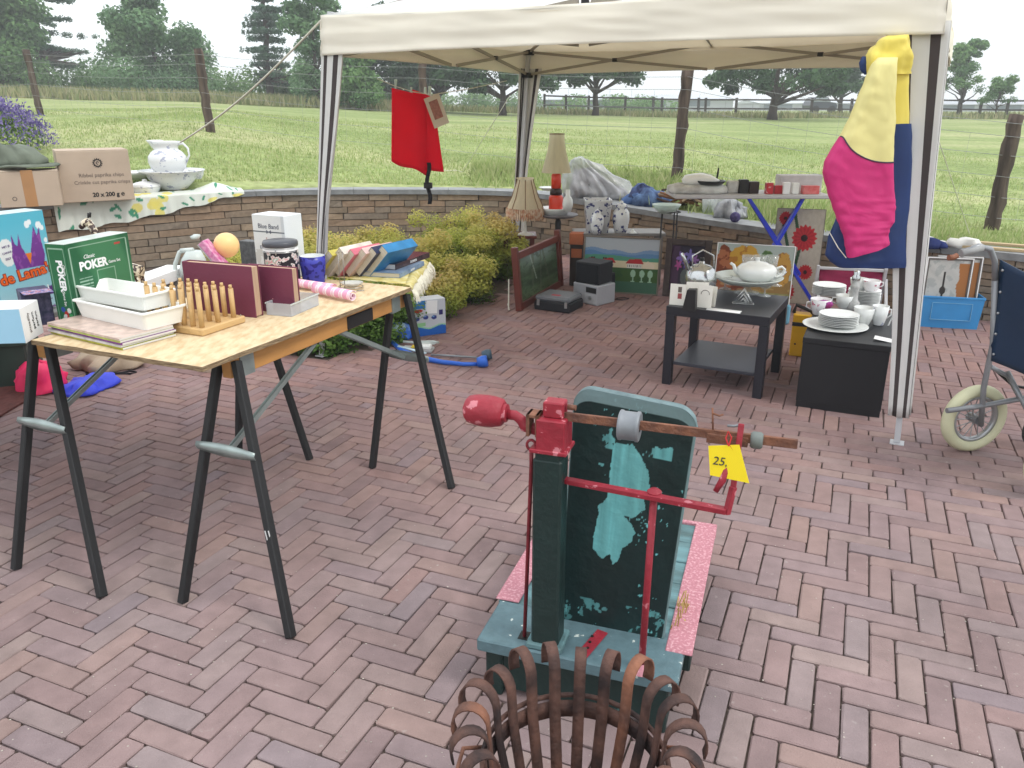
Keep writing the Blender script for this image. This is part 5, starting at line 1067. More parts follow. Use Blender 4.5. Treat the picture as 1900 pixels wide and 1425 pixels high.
T = LT('ewer', 'white flowered china jug standing in the wash basin', 'jug', 315, yb_, [('body', faint, [(0, 326), (22, 326), (24, 323), (23, 320), (30, 312), (34, 300), (33, 290), (27, 282), (21, 277), (19, 273), (21, 268), (24, 262), (23, 262), (18, 272), (18, 276), (0, 300)])], n_=36)
k = mpp(T.location); sp_ = T; zt_ = A(315, 262, yb_).z - T.location.z
me = T.data
for v_ in me.vertices:
    if v_.co.z > zt_ - 12 * k: v_.co.x *= 1.12 if v_.co.x > 0 else 1.4; v_.co.z += (.010 if v_.co.x < -15 * k else 0)
Tj = thing('ewer', T['label'], 'jug', T.location); T.parent = Tj; T.location = (0, 0, 0); T.name = 'body'; [T.pop(q, None) for q in ('label', 'category')]; Tj.name = 'ewer'
z_ = lambda y: A(315, y, yb_).z - Tj.location.z
m = MB(); m.tube([(22 * k, 0, z_(268)), (32 * k, 0, z_(266)), (40 * k, 0, z_(275)), (41 * k, 0, z_(288)), (33 * k, 0, z_(302))], [.012, .012, .011, .01, .012], 8); m.build('handle', faint, Tj)
LT('soap_dish', 'low lidded white china dish left of the wash basin', 'dish', 272, yb_ - .25, [('bowl', faint, [(0, 362), (17, 362), (22, 354), (24, 348), (24, 346)]), ('lid', faint, [(25, 346), (24, 342), (14, 338), (4, 336), (4, 333), (0, 332)])], sx=1.1)
LT('china_plate', 'stack of shallow white plates left behind the flowered jug', 'plates', 262, yb_ + .1, [('plates', china, [(0, 332), (18, 332), (34, 322), (36, 318), (34, 318), (16, 326), (0, 327)])])
LT('small_cup', 'small white cup standing behind the right rim of the wash basin', 'cup', 366, yb_ + .1, [('cup', faint, [(0, 332), (8, 332), (12, 324), (14, 314), (13, 314), (10, 324), (0, 328)])])
# ------------------------------------------------------------- on the left edge table
ZS = .767
T, w, h = fb('game_box', 'blue party game box with orange letters and purple llama heads', 'game', (8, 590), (112, 566), ZS, .2, 398); dp = .10
bx_blue = mt('sky_blue_print', (120, 196, 216), rough=.4, var=.06); m = MB(); m.box(-w / 2, w / 2, 0, dp, 0, h, c=.0015); m.build('body', [bx_blue], T); m = MB(); m.box(-w / 2, w / 2, 0, dp, h, h + .001); m.build('lid', mt('pale_blue_print', (206, 232, 238), rough=.3, var=.03), T)
def fl(u, v):
    c = solidc(u, C(96, 190, 214)); c = mixc(c, 1 - np.clip(v * 1.1, 0, 1), C(190, 226, 236))
    for (cx, cy, r) in ((.68, .88, .045), (.73, .90, .035), (.88, .86, .05), (.93, .83, .035), (.96, .70, .03)): c = mixc(c, (((u - cx) / r) ** 2 + ((v - cy) / (r * .8)) ** 2 < 1) * 1., C(246, 250, 252))
    c = mixc(c, ((((u - .26) / .13) ** 2 + ((v - .63) / .14) ** 2) < 1) * 1., C(244, 244, 242))
    pur = C(122, 62, 150); H1 = [(.36, .45), (.33, .58), (.36, .68), (.38, .80), (.42, .70), (.46, .68), (.50, .80), (.52, .66), (.58, .58), (.66, .60), (.72, .72), (.78, .86), (.82, .76), (.88, .84), (.88, .70), (.90, .56), (.86, .45)]
    c = mixc(c, inpoly(u, v, H1) * 1., pur); c = mixc(c, (inpoly(u, v, H1) & (fbm(u * 14, v * 14, 4) > .58)) * .6, C(166, 96, 180)); c = mixc(c, inpoly(u, v, [(.56, .60), (.62, .48), (.68, .60)]) * 1., C(240, 130, 50))
    c = mixc(c, inpoly(u, v, [(.45, .14), (.98, .14), (.98, .24), (.7, .20), (.48, .23)]) * 1., C(96, 58, 132)); c = mixc(c, ((v < .10) & (fbm(u * 16, v * 20, 9) > .5)) * .8, C(120, 70, 130)); return c
painted('front_print', w - .002, h - .002, fl, T, prt, 120, 100, (0, -.0008, .001))
orr = mt('orange_letters', (240, 104, 40), rough=.4, var=.05, k=.9); drk = mt('dark_red_letters', (150, 44, 40), rough=.4)
for off, mm, bo, yy in ((.0, drk, .0038, -.0014), (0, orr, .0012, -.0022)): text("de Lama's", .052, mm, T, (-w / 2 + .012, yy, h * .36), bold=bo, roll=R(6), align='LEFT')
text('het spel', .03, whp, T, (.03, -.0024, h * .20), bold=.001, roll=R(4)); text('MET JE', .010, mt('purple_ink', (96, 60, 130)), T, (-w / 2 + w * .26, -.0018, h * .69), name='bubble_text', roll=R(8)); text('CANAR', .010, mt('purple_ink', (96, 60, 130)), T, (-w / 2 + w * .26, -.0018, h * .63), name='bubble_text', roll=R(8)); text('ZELF', .010, mt('purple_ink', (96, 60, 130)), T, (-w / 2 + w * .26, -.0018, h * .57), name='bubble_text', roll=R(8))
navy = mt('navy_print', (44, 48, 78), rough=.5, rgb2=(96, 90, 120), sc=60, thr=(.35, .65))
T, w, h = boxthing('card_box', 'small navy patterned box standing between the light blue box and the poker box', 'box', (50, 608), (104, 600), ZB, .07, 540, navy)
def comic(u, v): c = solidc(u, C(120, 112, 168)); n_ = fbm(u * 14, v * 10, 3); c = mixc(c, (n_ > .5) * 1., C(200, 190, 214)); c = mixc(c, (n_ > .62) * 1., C(190, 90, 90)); return mixc(c, (n_ < .3) * 1., C(60, 60, 100))
painted('lid_print', w, .07, comic, T, prt, 40, 24, (0, 0, h + .001), (R(-90) + pi * 0, 0, 0)).scale = (1, 1, -1)
T, w, h = boxthing('light_blue_box', 'light blue box with a white lettered side label at the lower left', 'box', (-70, 641), (48, 637), ZB - .004, .13, 577, mt('light_blue_card', (160, 206, 232), rough=.45, var=.04, k=.9))
m = MB(); m.box(w / 2, w / 2 + .0012, .0, .13, 0, h); m.build('side_label', whp, T); text('parfum', .020, blk, T, (w / 2 + .002, .075, h * .5), face='right', roll=R(90)); text('piccadilly', .018, ink, T, (w / 2 + .002, .045, h * .5), face='right', roll=R(90)); text('parfum', .018, blk, T, (w / 2 + .002, .1, h * .5), face='right', roll=R(90))
m = MB(); m.box(-w / 2 - .0, w / 2, -.0, .13, h, h + .001); m.build('lid', whp, T)
# poker box
T, w, h = fb('poker_box', 'green poker game set box standing behind the white trays', 'game', (146, 606), (258, 570), ZB, .1, 449); dp = .078; pg = mt('poker_green', (44, 106, 72), rough=.35, var=.06, k=.85)
m = MB(); m.box(-w / 2, w / 2, 0, dp, 0, h, c=.001); m.build('body', pg, T); m = MB(); m.box(-w / 2, w / 2, 0, dp, h, h + .0012); m.build('lid', mt('poker_top', (214, 226, 218), rough=.3), T)
def fp(u, v):
    c = solidc(u, C(40, 100, 66)); c = mixc(c, np.clip(1 - np.abs(u + v * .4 - .9) * 2.6, 0, .35), C(120, 180, 130))
    def ln(m_): nonlocal c; c = mixc(c, m_ * .8, C(190, 214, 196))
    ln((((np.abs(u - .05) < .006) | (np.abs(u - .95) < .006)) & (v < .95)) | ((np.abs(v - .95) < .005) & (u > .05) & (u < .95)))
    ln((((np.abs(u - .42) < .006) | (np.abs(u - .70) < .006)) & (v < .62)) | ((np.abs(v - .62) < .005) & (u > .42) & (u < .7)))
    for k in range(4): ln((np.abs(v - .56 + k * .04) < .006) & (u > .12) & (u < .33) & (fbm(u * 60, v * 3, 2) > .4))
    return mixc(c, ((np.abs(u - .80) < .05) & (np.abs(v - .9) < .014)) * .9, C(200, 60, 60))
painted('front_print', w - .002, h - .002, fp, T, prt, 110, 120, (0, -.0008, .001)); text('POKER', .040, whp, T, (-.035, -.0016, h * .70), bold=.0016); text('Game Set', .014, whp, T, (.06, -.0016, h * .685)); text('Classic', .018, whp, T, (-.05, -.0016, h * .81), shear=.4)
def fs_(u, v):
    c = solidc(u, C(44, 112, 72)); c = mixc(c, (((np.abs(u - .1) < .012) | (np.abs(u - .9) < .012)) & (v < .95)) | ((np.abs(v - .95) < .005) & (np.abs(u - .5) < .4)), C(180, 206, 186)) if False else mixc(c, ((((np.abs(u - .1) < .014) | (np.abs(u - .9) < .014)) & (v < .95)) | ((np.abs(v - .95) < .005) & (np.abs(u - .5) < .4))) * .8, C(180, 206, 186))
    for (cx, cy, col) in ((.35, .2, C(60, 90, 180)), (.5, .15, C(200, 50, 50)), (.66, .19, C(236, 236, 232)), (.42, .11, C(230, 230, 226)), (.6, .10, C(206, 60, 56)), (.3, .06, C(190, 226, 200)), (.72, .12, C(70, 170, 100))): c = mixc(c, (((u - cx) / .11) ** 2 + ((v - cy) / .032) ** 2 < 1) * 1., col)
    return c
painted('side_print', dp, h - .002, fs_, T, prt, 40, 110, (-w / 2 - .0008, dp / 2, .001), (0, 0, R(-90))); text('POKER', .034, whp, T, (-w / 2 - .0018, dp * .42, h * .62), face='left', roll=R(-90), bold=.0014); text('Game Set', .013, whp, T, (-w / 2 - .0018, dp * .45, h * .34), face='left', roll=R(-90)); text('Classic', .013, whp, T, (-w / 2 - .0018, dp * .2, h * .7), face='left', roll=R(-90), shear=.4)
# toy giraffe behind the poker box
p = G(192, 600, ZB) + Vector((-.0, .12, 0)); p = A(192, 560, 2.93); p.z = ZB; T = thing('toy_giraffe', 'small toy giraffe whose spotted head looks out behind the poker box', 'toy', p)
gir = chinadeco('giraffe_spots', (222, 206, 180), (70, 50, 42), 60, .5); zt_ = A(180, 404, 2.93).z - ZB
m = MB(); m.tube([(.06, 0, .12), (.03, 0, .2), (.012, 0, zt_ - .05), (-.006, 0, zt_ - .012)], [.028, .02, .013, .012], 10); m.build('neck', gir, T); m = MB(); m.tube([(-.0, 0, zt_ - .01), (-.018, -.004, zt_ - .02), (-.034, -.008, zt_ - .036)], [.014, .013, .009], 10); m.build('head', gir, T)
m = MB(); m.tube([(.03, 0, .13), (.1, 0, .125), (.16, 0, .115)], [.03, .036, .028], 10); m.build('body', gir, T)
for x in (.04, .15):
    for y in (-.02, .02): m = MB(); m.tube([(x, y, .12), (x, y, 0)], .008, 6); m.build('leg', gir, T)
for y in (-.006, .008): m = MB(); m.tube([(.0, y, zt_), (.004, y, zt_ + .018)], [.003, .004], 6); m.build('horn', blackp, T)
# magazines and trays
bc_ = G(226, 651, ZB); q1 = G(92, 619, ZB); q2 = G(342, 630, ZB); y1 = math.atan2(bc_.y - q1.y, bc_.x - q1.x); wbk = (bc_ - q1).length; dbk = (q2 - bc_).length
cols = [((196, 196, 60), 'olive green'), ((230, 226, 226), 'white'), ((160, 70, 170), 'purple'), ((206, 220, 120), 'lime green'), ((240, 214, 200), 'pale pink')]
for i, (cc_, nm) in enumerate(cols):
    t_ = .0076; g_ = random.Random(i); T = thing('magazine', '%s puzzle booklet, %s in the pile under the white trays' % (nm, ['at the bottom', 'second from below', 'in the middle', 'second from above', 'on top'][i]), 'booklet', bc_ + Vector((g_.uniform(-.003, .003), g_.uniform(0, .006), i * t_)), y1 + g_.uniform(-.015, .015))
    m = MB(); m.box(-wbk, 0, 0, dbk, .0006, t_ - .0006, c=.0005); m.build('pages', PGW, T); m = MB(); m.box(-wbk, 0, -.001, dbk, t_ - .0006, t_ - .0001); m.box(-wbk, 0, -.0016, -.0002, .0006, t_ - .0006); m.build('cover', mt('booklet_%s' % nm.replace(' ', '_'), cc_, rough=.35, var=.2, sc=30, rgb2=tuple(int(c * .8) for c in cc_)), T)
def tray(label, L0, C0, R0, z, h, mat):
    l_, c_, r_ = [G(*q, z + h) - Vector((0, 0, h)) for q in (L0, C0, R0)]; yaw = math.atan2(c_.y - l_.y, c_.x - l_.x); w = (c_ - l_).length; d = (r_ - c_).length
    T = thing('plastic_tray', label, 'tray', c_, yaw); m = MB(); tp = .009; th = .003
    def rr(i, z_, rad=.012): # rounded rectangle ring
        o_ = []; 
        for (cx, cy, a0) in ((-rad + 0 - i, rad + i, -90), (-rad - i, d - rad - i, 0), (-w + rad + i, d - rad - i, 90), (-w + rad + i, rad + i, 180)):
            for k in range(5): a = R(a0 + 22.5 * k); o_.append((cx + rad * cos(a), cy + rad * sin(a), z_))
        return o_
    rings = [rr(tp, 0), rr(-.0, h - .006), rr(-.006, h - .006), rr(-.006, h - .001), rr(-.0045, h), rr(0.003, h), rr(tp + th, .004)]
    n_ = 20; vs = [p for r_ in rings for p in r_]; fs = [tuple(range(n_))[::-1], tuple((len(rings) - 1) * n_ + j for j in range(n_))]
    for i in range(len(rings) - 1):
        for j in range(n_): k = (j + 1) % n_; fs.append((i * n_ + j, i * n_ + k, (i + 1) * n_ + k, (i + 1) * n_ + j))
    m.add(vs, fs); m.build('tray', mat, T); return T
tr = mt('milky_plastic', (243, 243, 238), rough=.4, var=.02, k=.95, spec=.5)
zt1 = ZB + .0385; tray('lower of two white plastic trays, on the pile of booklets', (136, 555), (264, 582), (332, 562), zt1, .058, tr); tray('upper white plastic tray, nested on the lower one', (134, 528), (262, 549), (314, 534), zt1 + .046, .052, tr)
# peg board
pc_ = G(377, 625, ZB); pa = G(457, 598, ZB); pb = G(318, 601, ZB); ya = math.atan2(pa.y - pc_.y, pa.x - pc_.x)
T = thing('peg_board', 'pale wooden board with rows of tall stepped pegs', 'toy', pc_, ya); wdn = mt('pale_beech', (222, 184, 128), rough=.5, var=.15, sc=12, stretch=(.3, 3, 3)); Lp = (pa - pc_).length; Wp = .27
m = MB(); m.box(0, Lp, 0, Wp, 0, .024, c=.004); m.build('base', wdn, T); m = MB(); m.tube([(Lp - .012, .01, .02), (Lp - .012, .01, .03)], .0015, 5); m.build('nail', spk, T)
for i in range(3):
    for j in range(7):
        x = .02 + i * (Lp - .055) / 2.0; y = .02 + j * .037; g_ = random.Random(i * 9 + j); hh = .118 + .008 * (2 - i) + g_.uniform(-.004, .004)
        m = MB(); m.tube([(x, y, .022), (x + g_.uniform(-.002, .002), y, .02 + hh * .9)], .0085, 8); m.tube([(x, y, .02 + hh * .9), (x, y, .02 + hh)], .0055, 8); m.build('peg', wdn, T)
# white things behind the pegs
T, w, h = boxthing('white_box', 'low white box lying behind the peg board', 'box', (258, 548), (352, 512), ZB, .10, 525, whp)
# white jug / steam iron
p = G(362, 520, ZB); p = A(362, 520, p.y); T = thing('water_pitcher', 'white plastic pitcher with angular handle behind the burgundy books', 'jug', p); k = mpp(p)
m = MB(); loft(m, [(0, 0, 0, .055, .04), (.05, 0, 0, .058, .042), (.09, .005, 0, .05, .04), (.125, .01, 0, .03, .03)], 20, 0); pwh = mt('greyish_white_plastic', (214, 222, 218), rough=.35, var=.06); m.build('body', pwh, T)
m = MB(); m.tube([(-.035, 0, .125), (-.05, 0, .12), (-.075, 0, .07), (-.082, 0, .03), (-.07, 0, .01), (-.045, 0, .01)], .009, 8); m.tube([(-.045, 0, .125), (.01, 0, .13)], .010, 8); m.build('handle', pwh, T)
p = A(402, 486, 3.0); T = thing('toy_parcel', 'clear bag with an orange ball and a magenta edged book, leaning behind the burgundy book', 'toy', p); T2 = T
m = MB(); m.ball((.016, .08, .05), .048, 20, 12); m.build('orange_ball', mt('orange_plastic', (250, 206, 140), rough=.4, var=.05, k=.95), T)
m = MB(); m.box(-.012, .012, 0, .06, -.07, .09, c=.002, M=Matrix.Rotation(R(-36), 4, 'Y')); m.build('leaning_book', mt('magenta_print', (206, 60, 150), rough=.4, rgb2=(236, 190, 214), sc=60), T); m = MB(); m.box(-.0165, -.0122, 0, .06, -.07, .09, M=Matrix.Rotation(R(-36), 4, 'Y')); m.build('book_cover', mt('silver_foil', (200, 196, 200), rough=.3, var=.2, sc=40), T)
m = MB(); loft(m, [(.085, -.07, 0, .01, .01), (.095, -.068, 0, .018, .012), (.105, -.06, 0, .014, .01)], 12, .008, 30); m.build('bag_knot', pwh, T)
# burgundy books
bur = mt('burgundy_cover', (126, 58, 84), rough=.5, var=.08, sc=5, bump=.1, bsc=90)
for i, (bl, br_, yt, t_, lab) in enumerate([((350, 577), (476, 590), 486, .04, 'large burgundy bound book standing behind the peg board'), ((440, 580), (528, 589), 497, .036, 'second burgundy book standing to the right of the large one')]):
    T, w, h = fb('burgundy_book', lab, 'book', bl, br_, ZB, t_, yt, 'burgundy books') if False else fb('burgundy_book', lab, 'book', bl, br_, ZB, t_, yt)
    if i: T.location += Vector((-sin(T.rotation_euler.z), cos(T.rotation_euler.z), 0)) * .046 + Vector((.012, 0, 0))
    m = MB(); m.box(-w / 2, w / 2, 0, .003, 0, h, c=.001); m.box(-w / 2, w / 2, t_ - .003, t_, 0, h, c=.001); m.box(-w / 2 - .002, -w / 2 + .002, 0.001, t_ - .001, 0, h); m.build('cover', bur, T)
    m = MB(); m.box(-w / 2 + .002, w / 2 - .004, .0032, t_ - .0032, .004, h - .004); m.build('pages', mt('tan_pages', (214, 184, 156), rough=.9, rgb2=(190, 156, 130), sc=80, stretch=(6, 6, .1)), T); m = MB(); m.ball((.01, -.0005, h * .3), .0022, 6, 4); m.build('stamp', mt('gilt', (214, 150, 150)), T)
# canister, mug, carton
T, w, h = boxthing('small_black_box', 'small black box standing left of the white recipe box', 'box', (449, 500), (480, 503), ZB, .05, 447, mt('charcoal_print', (70, 70, 72), rough=.5, rgb2=(110, 110, 110), sc=50))
T, w, h = fb('recipe_box', 'tall white box lettered Blue Band kook encyclopedie', 'box', (478, 512), (537, 518), ZB, .16, 398)
T.rotation_euler.z = YT - R(2); dp = .115; m = MB(); m.box(-w / 2, w / 2, 0, dp, 0, h, c=.0015); m.build('body', mt('white_card', (232, 236, 240), rough=.5, var=.03, k=.93), T)
def fb_(u, v):
    c = solidc(u, C(238, 238, 236)); c = mixc(c, (np.abs(v - .735) < .006) * 1., C(90, 96, 104)); c = mixc(c, (((v < .45) & (fbm(u * 10, v * 14, 3) > .52))) * .5, C(196, 190, 180)); return mixc(c, ((u > .9) * .25), C(160, 170, 184))
painted('front_print', w - .002, h - .002, fb_, T, prt, 60, 100, (0, -.0008, .001)); text('Blue Band', .028, mt('slate_ink', (96, 100, 116)), T, (0, -.0016, h * .82)); text('✂', .026, mt('slate_ink', (96, 100, 116)), T, (0, -.0018, h * .735)) if False else None
text('kook', .026, mt('rose_ink', (190, 120, 120)), T, (0.01, -.0016, h * .61)); text('Encyclopedie', .021, mt('slate_ink', (96, 100, 116)), T, (0, -.0016, h * .48)); m = MB()
for s_ in (-1, 1): m.prism([(0, h * .735), (.012 * s_, h * .735 + .008), (.012 * s_, h * .735 - .008)], .001, y0=-.002)
m.build('bow_print', mt('slate_ink', (96, 100, 116)), T)
flor = mt('floral_tin', (34, 32, 40), rough=.3, rgb2=(34, 32, 40), sc=36, k=.9); r_ = [n for n in flor.node_tree.nodes if n.type == 'VALTORGB'][0]; e = r_.color_ramp; e.interpolation = 'CONSTANT'
for p_, c_ in ((.0, (34, 32, 42)), (.52, (220, 216, 214)), (.585, (216, 160, 164)), (.64, (150, 190, 172)), (.7, (226, 220, 226))):
    q = e.elements.new(p_) if p_ else e.elements[0]; q.position = p_; q.color = (*[v * .9 for v in lin(c_)], 1)
for q in [x for x in e.elements if abs(x.position - .3) < .001 or abs(x.position - .7) < .0001][:0]: pass
p = G(527, 528, ZB); k = mpp(p); T = thing('storage_tin', 'black flowered clip-lid canister between the white box and the blue mug', 'canister', p); r = 31 * k; hh = LP(527, 446, p, 0, 0)[1]
m = MB(); m.lathe([(0, 0), (r * .9, 0), (r * .94, .004), (r, .02), (r, hh * .74), (r * .98, hh * .8)], 36); m.build('body', flor, T); m = MB(); m.lathe([(r * 1.02, hh * .80), (r * 1.02, hh * .83), (r * .95, hh * .85), (r * .95, hh * .88)], 36); m.build('rubber_ring', whp, T)
m = MB(); m.lathe([(r * 1.0, hh * .88), (r * 1.03, hh * .9), (r * 1.03, hh * .96), (r * .98, hh), (r * .5, hh * 1.03), (0, hh * 1.03)], 36); m.build('lid', mt('dark_lid', (82, 84, 92), rough=.3, var=.1), T); m = MB()
for z in (.78, .86): m.tube([(r * 1.04 * cos(t), r * 1.04 * sin(t), hh * z) for t in np.linspace(-2.7, -.4, 14)], .0014, 5)
m.tube([(.0, -r * 1.05, hh * .86), (.0, -r * 1.08, hh * .8), (.0, -r * 1.05, hh * .74)], .003, 6); m.build('wire_clip', spk, T)
p = G(583, 524, ZB); k = mpp(p); T = thing('blue_mug', 'cobalt blue patterned cup in front of the leaning books', 'mug', p); r = 23.5 * k; hh = LP(583, 474, p, 0, 0)[1]
cob = mt('cobalt_glaze', (62, 66, 176), rough=.25, rgb2=(34, 34, 120), sc=44, k=.9, thr=(.42, .5), det=1)
m = MB(); m.lathe([(0, 0), (r * .82, 0), (r * .85, .003), (r, hh * .7), (r, hh), (r * .95, hh)], 32); m.build('body', cob, T); m = MB(); m.lathe([(r * .95, hh), (r * .93, hh - .002), (r * .86, .02), (0, .01)], 32); m.build('inside', china, T)
# rolled pink towels, clear box
pnkt = mt('pink_stripe_cotton', (246, 206, 220), rough=.9, rgb2=(228, 110, 160), sc=1.0); 
def stripes(name, a_, b_, rep, axis=0):
    if name in MC: return MC[name]
    m = bpy.data.materials.new(name); MC[name] = m; m.use_nodes = True; N = m.node_tree.nodes; L = m.node_tree.links; B = N['Principled BSDF']; t = N.new('ShaderNodeTexCoord'); s_ = N.new('ShaderNodeSeparateXYZ'); L.new(t.outputs['Object'], s_.inputs[0])
    mu = N.new('ShaderNodeMath'); mu.operation = 'MULTIPLY'; mu.inputs[1].default_value = rep; L.new(s_.outputs[axis], mu.inputs[0]); fr = N.new('ShaderNodeMath'); fr.operation = 'FRACT'; L.new(mu.outputs[0], fr.inputs[0]); r = N.new('ShaderNodeValToRGB'); r.color_ramp.interpolation = 'CONSTANT'; e = r.color_ramp.elements
    for i, (p_, q_) in enumerate([(0, a_), (.45, b_), (.55, a_), (.62, b_), (.68, a_), (.74, b_), (.9, a_)]):
        el = e[i] if i < 2 else e.new(p_); el.position = p_; el.color = (*[v * .92 for v in lin(q_)], 1)
    L.new(fr.outputs[0], r.inputs[0]); L.new(r.outputs[0], B.inputs['Base Color']); B.inputs['Roughness'].default_value = .9; return m
ps = stripes('pink_stripe_towel', (240, 170, 200), (250, 236, 240), 22)
for i, (x0, y0, x1, y1, r, lab) in enumerate([(585, 536, 655, 550, .023, 'rolled pink and white striped towel at the front edge of the board'), (540, 524, 620, 536, .02, 'second rolled pale pink towel behind the clear box')]):
    a_, b_ = G(x0, y0, ZB + r), G(x1, y1, ZB + r); T = thing('rolled_towel', lab, 'towel', (a_.x, a_.y, ZB), math.atan2(b_.y - a_.y, b_.x - a_.x)); L_ = (b_ - a_).length; P = []
    for u in np.linspace(0, 1, 12): P.append([(u * L_, (r * (1 - .07 * t)) * cos(t + .5) * (1 + .03 * sin(u * 9 + t)), r + (r * (1 - .07 * t)) * .96 * sin(t + .5)) for t in np.linspace(0, 11, 48)])
    m = MB(); m.sheet(P); m.build('cloth', ps, T, solid=.0018)
T, w, h = fb('clear_box', 'clear plastic box of small oddments at the board edge beside the burgundy books', 'box', (541, 588), (592, 566), ZB, .09, 564); clr = mt('clear_plastic', (226, 230, 236), rough=.2, alpha=.45, var=.03)
m = MB(); 
for (x0, x1, y0, y1) in ((-w / 2, w / 2, 0, .002), (-w / 2, w / 2, .098, .1), (-w / 2, -w / 2 + .002, .002, .098), (w / 2 - .002, w / 2, .002, .098)): m.box(x0, x1, y0, y1, 0, h)
m.box(-w / 2, w / 2, 0, .1, .0, .0015); m.build('shell', clr, T); m = MB(); m.box(-w / 2 - .002, w / 2 + .002, -.003, -.0005, h - .004, h); m.box(-w / 2 - .002, w / 2 + .002, .1005, .103, h - .004, h); m.build('rim', pwh, T)
g_ = random.Random(8)
for i in range(7): m = MB(); x, y = g_.uniform(-w / 2 + .012, w / 2 - .02), g_.uniform(.015, .085); m.box(x, x + .014, y, y + .012, .002, .002 + g_.uniform(.008, .02), c=.002); m.build('oddment', [navy, whp, mt('silver_foil', (200, 196, 200)), bur][i % 4], T)
# ------------------------------------------------------------- right end of the board: cloth, books, wire stand
yc1 = mt('yellow_pattern_cloth', (206, 186, 96), rough=.9, rgb2=(232, 222, 170), sc=30, bump=.3, bsc=60); frg = mt('cream_fringe', (240, 234, 214), rough=.9, var=.1)
e_r = (cB - cA).normalized(); e_b = (cD - cB).normalized(); c0 = G(762, 531, ZB); T = thing('fringed_cloth', 'yellow cloth with long cream fringe hanging over the right end of the board', 'cloth', c0)
cpx = [[G(612, 512, ZB), G(660, 525, ZB), G(745, 528, ZB)], [G(625, 500, ZB), G(680, 498, ZB), G(770, 520, ZB)], [G(600, 480, ZB), G(700, 474, ZB), G(778, 486, ZB)]]
P = []
q00, q10, q01, q11 = G(618, 516, ZB), G(752, 530, ZB), G(640, 478, ZB), G(770, 482, ZB)
for u in np.linspace(0, 1, 24):
    row = []
    for v in np.linspace(0, 1, 20):
        p = q00.lerp(q10, u).lerp(q01.lerp(q11, u), v); p.z += .003 + .004 * MN.noise(Vector((u * 8, v * 6, 1))) + .002; row.append(p - c0)
    P.append(row)
m = MB(); m.sheet(P)
P2 = []; edge = [q10.lerp(q11, v) for v in np.linspace(0, 1, 24)]
for v, p in zip(np.linspace(0, 1, 24), edge):
    od = Vector((.75, -.4 + .5 * v, 0)).normalized(); row = [p - c0 + Vector((0, 0, .004)), p - c0 + od * (.02 + .02 * v) + Vector((0, 0, .003)), p - c0 + od * (.035 + .04 * v) + Vector((0, 0, -.015 + .01 * sin(v * 12)))]; P2.append(row)
m.sheet(P2); m.build('cloth', yc1, T, solid=.002)
m = MB(); g_ = random.Random(3)
for i in range(230):
    v = i / 229; r0_ = P2[min(23, int(v * 23.99))][2]; p = Vector(q10.lerp(q11, v)) - c0; od = Vector((.75, -.4 + .5 * v, 0)).normalized(); s0 = Vector(p) + od * (.03 + .04 * v) + Vector((0, 0, -.012)); L_ = g_.uniform(.035, .065); dr = od * L_ * g_.uniform(.25, .5) + Vector((g_.uniform(-.008, .008), g_.uniform(-.008, .008), -L_))
    m.tube([s0, s0 + dr * .5 + od * .008, s0 + dr], [.0018, .0015, .0008], 3, caps=False)
tag(m.build('fringe', frg, T), kind='stuff')
P = MB()
sp_cols = [((214, 200, 96), 'yellow'), ((236, 226, 214), 'cream'), ((226, 120, 140), 'pink'), ((240, 206, 200), 'pale pink'), ((44, 52, 88), 'dark blue'), ((58, 140, 196), 'bright blue')]
b0, b1 = G(596, 520, ZB), G(722, 505, ZB)
bd = Vector((cos(YT + R(28)), sin(YT + R(28)), 0)); 
for i, (cc_, nm) in enumerate(sp_cols):
    base = G(588 + i * 19.5, 514 - i * .3, ZB + .008); yaw = R(-30); th = [.028, .036, .03, .03, .036, .042][i]; h_ = [.14, .15, .145, .15, .15, .155][i]; dpt = [.19, .2, .19, .2, .2, .21][i]
    T = thing('leaning_book', '%s paperback, %s in the leaning row behind the wire stand' % (nm, ['leftmost', 'second from left', 'third from left', 'third from right', 'second from right', 'rightmost'][i]), 'book', base, 0); lean_ = R(44)
    T.rotation_euler = (0, lean_, yaw); cv = mt('cover_' + nm.replace(' ', '_'), cc_, rough=.3, var=.25, sc=14)
    m = MB(); m.box(0, .0016, 0, dpt, 0, h_); m.box(-th, -th + .0016, 0, dpt, 0, h_); m.box(-th, 0.0016, 0, dpt, h_ - .0016, h_ + .0002); m.build('cover', cv, T); m = MB(); m.box(-th + .0018, -.0002, .002, dpt - .002, .001, h_ - .0018); m.build('pages', PG, T)
pA_ = G(656, 497, ZB); yaw = R(12)
T = book('pale blue-grey thick paperback, lower of the two flat books on the fringed cloth', G(668, 517, ZB + .006) , (0, 0, 0), .17, .12, .021, mt('blue_grey_cover', (150, 172, 196), rough=.3, rgb2=(110, 134, 166), sc=20), PG)
T.rotation_euler = (0, 0, R(92)); T.location = G(762, 518, ZB + .006); T.rotation_euler = (0, 0, YT + R(95) + R(20))
def flatbook(label, fl_, fr_, rr_, z, t_, cov, pag, txt):
    """flat book: pages face the left front, spine the right front"""
    a, b, c = G(*fl_, z), G(*fr_, z), G(*rr_, z); T = thing('flat_book', label, 'book', b, math.atan2(b.y - a.y, b.x - a.x)); w = (b - a).length; d = (c - b).length
    m = MB(); m.box(-w, 0, 0, d, 0, .0016); m.box(-w, 0, 0, d, t_ - .0016, t_); m.box(-.0016, .0012, 0, d, .0004, t_ - .0004); m.build('cover', cov, T); m = MB(); m.box(-w + .003, -.002, .002, d - .002, .0018, t_ - .0018); m.build('pages', pag, T)
    if txt: text(txt, t_ * .62, whp, T, (.0022, d * .5, t_ * .5), face='right', name='spine_text')
    return T
bpy.data.objects.remove(T.children[0]); bpy.data.objects.remove(T.children[0]); bpy.data.objects.remove(T)
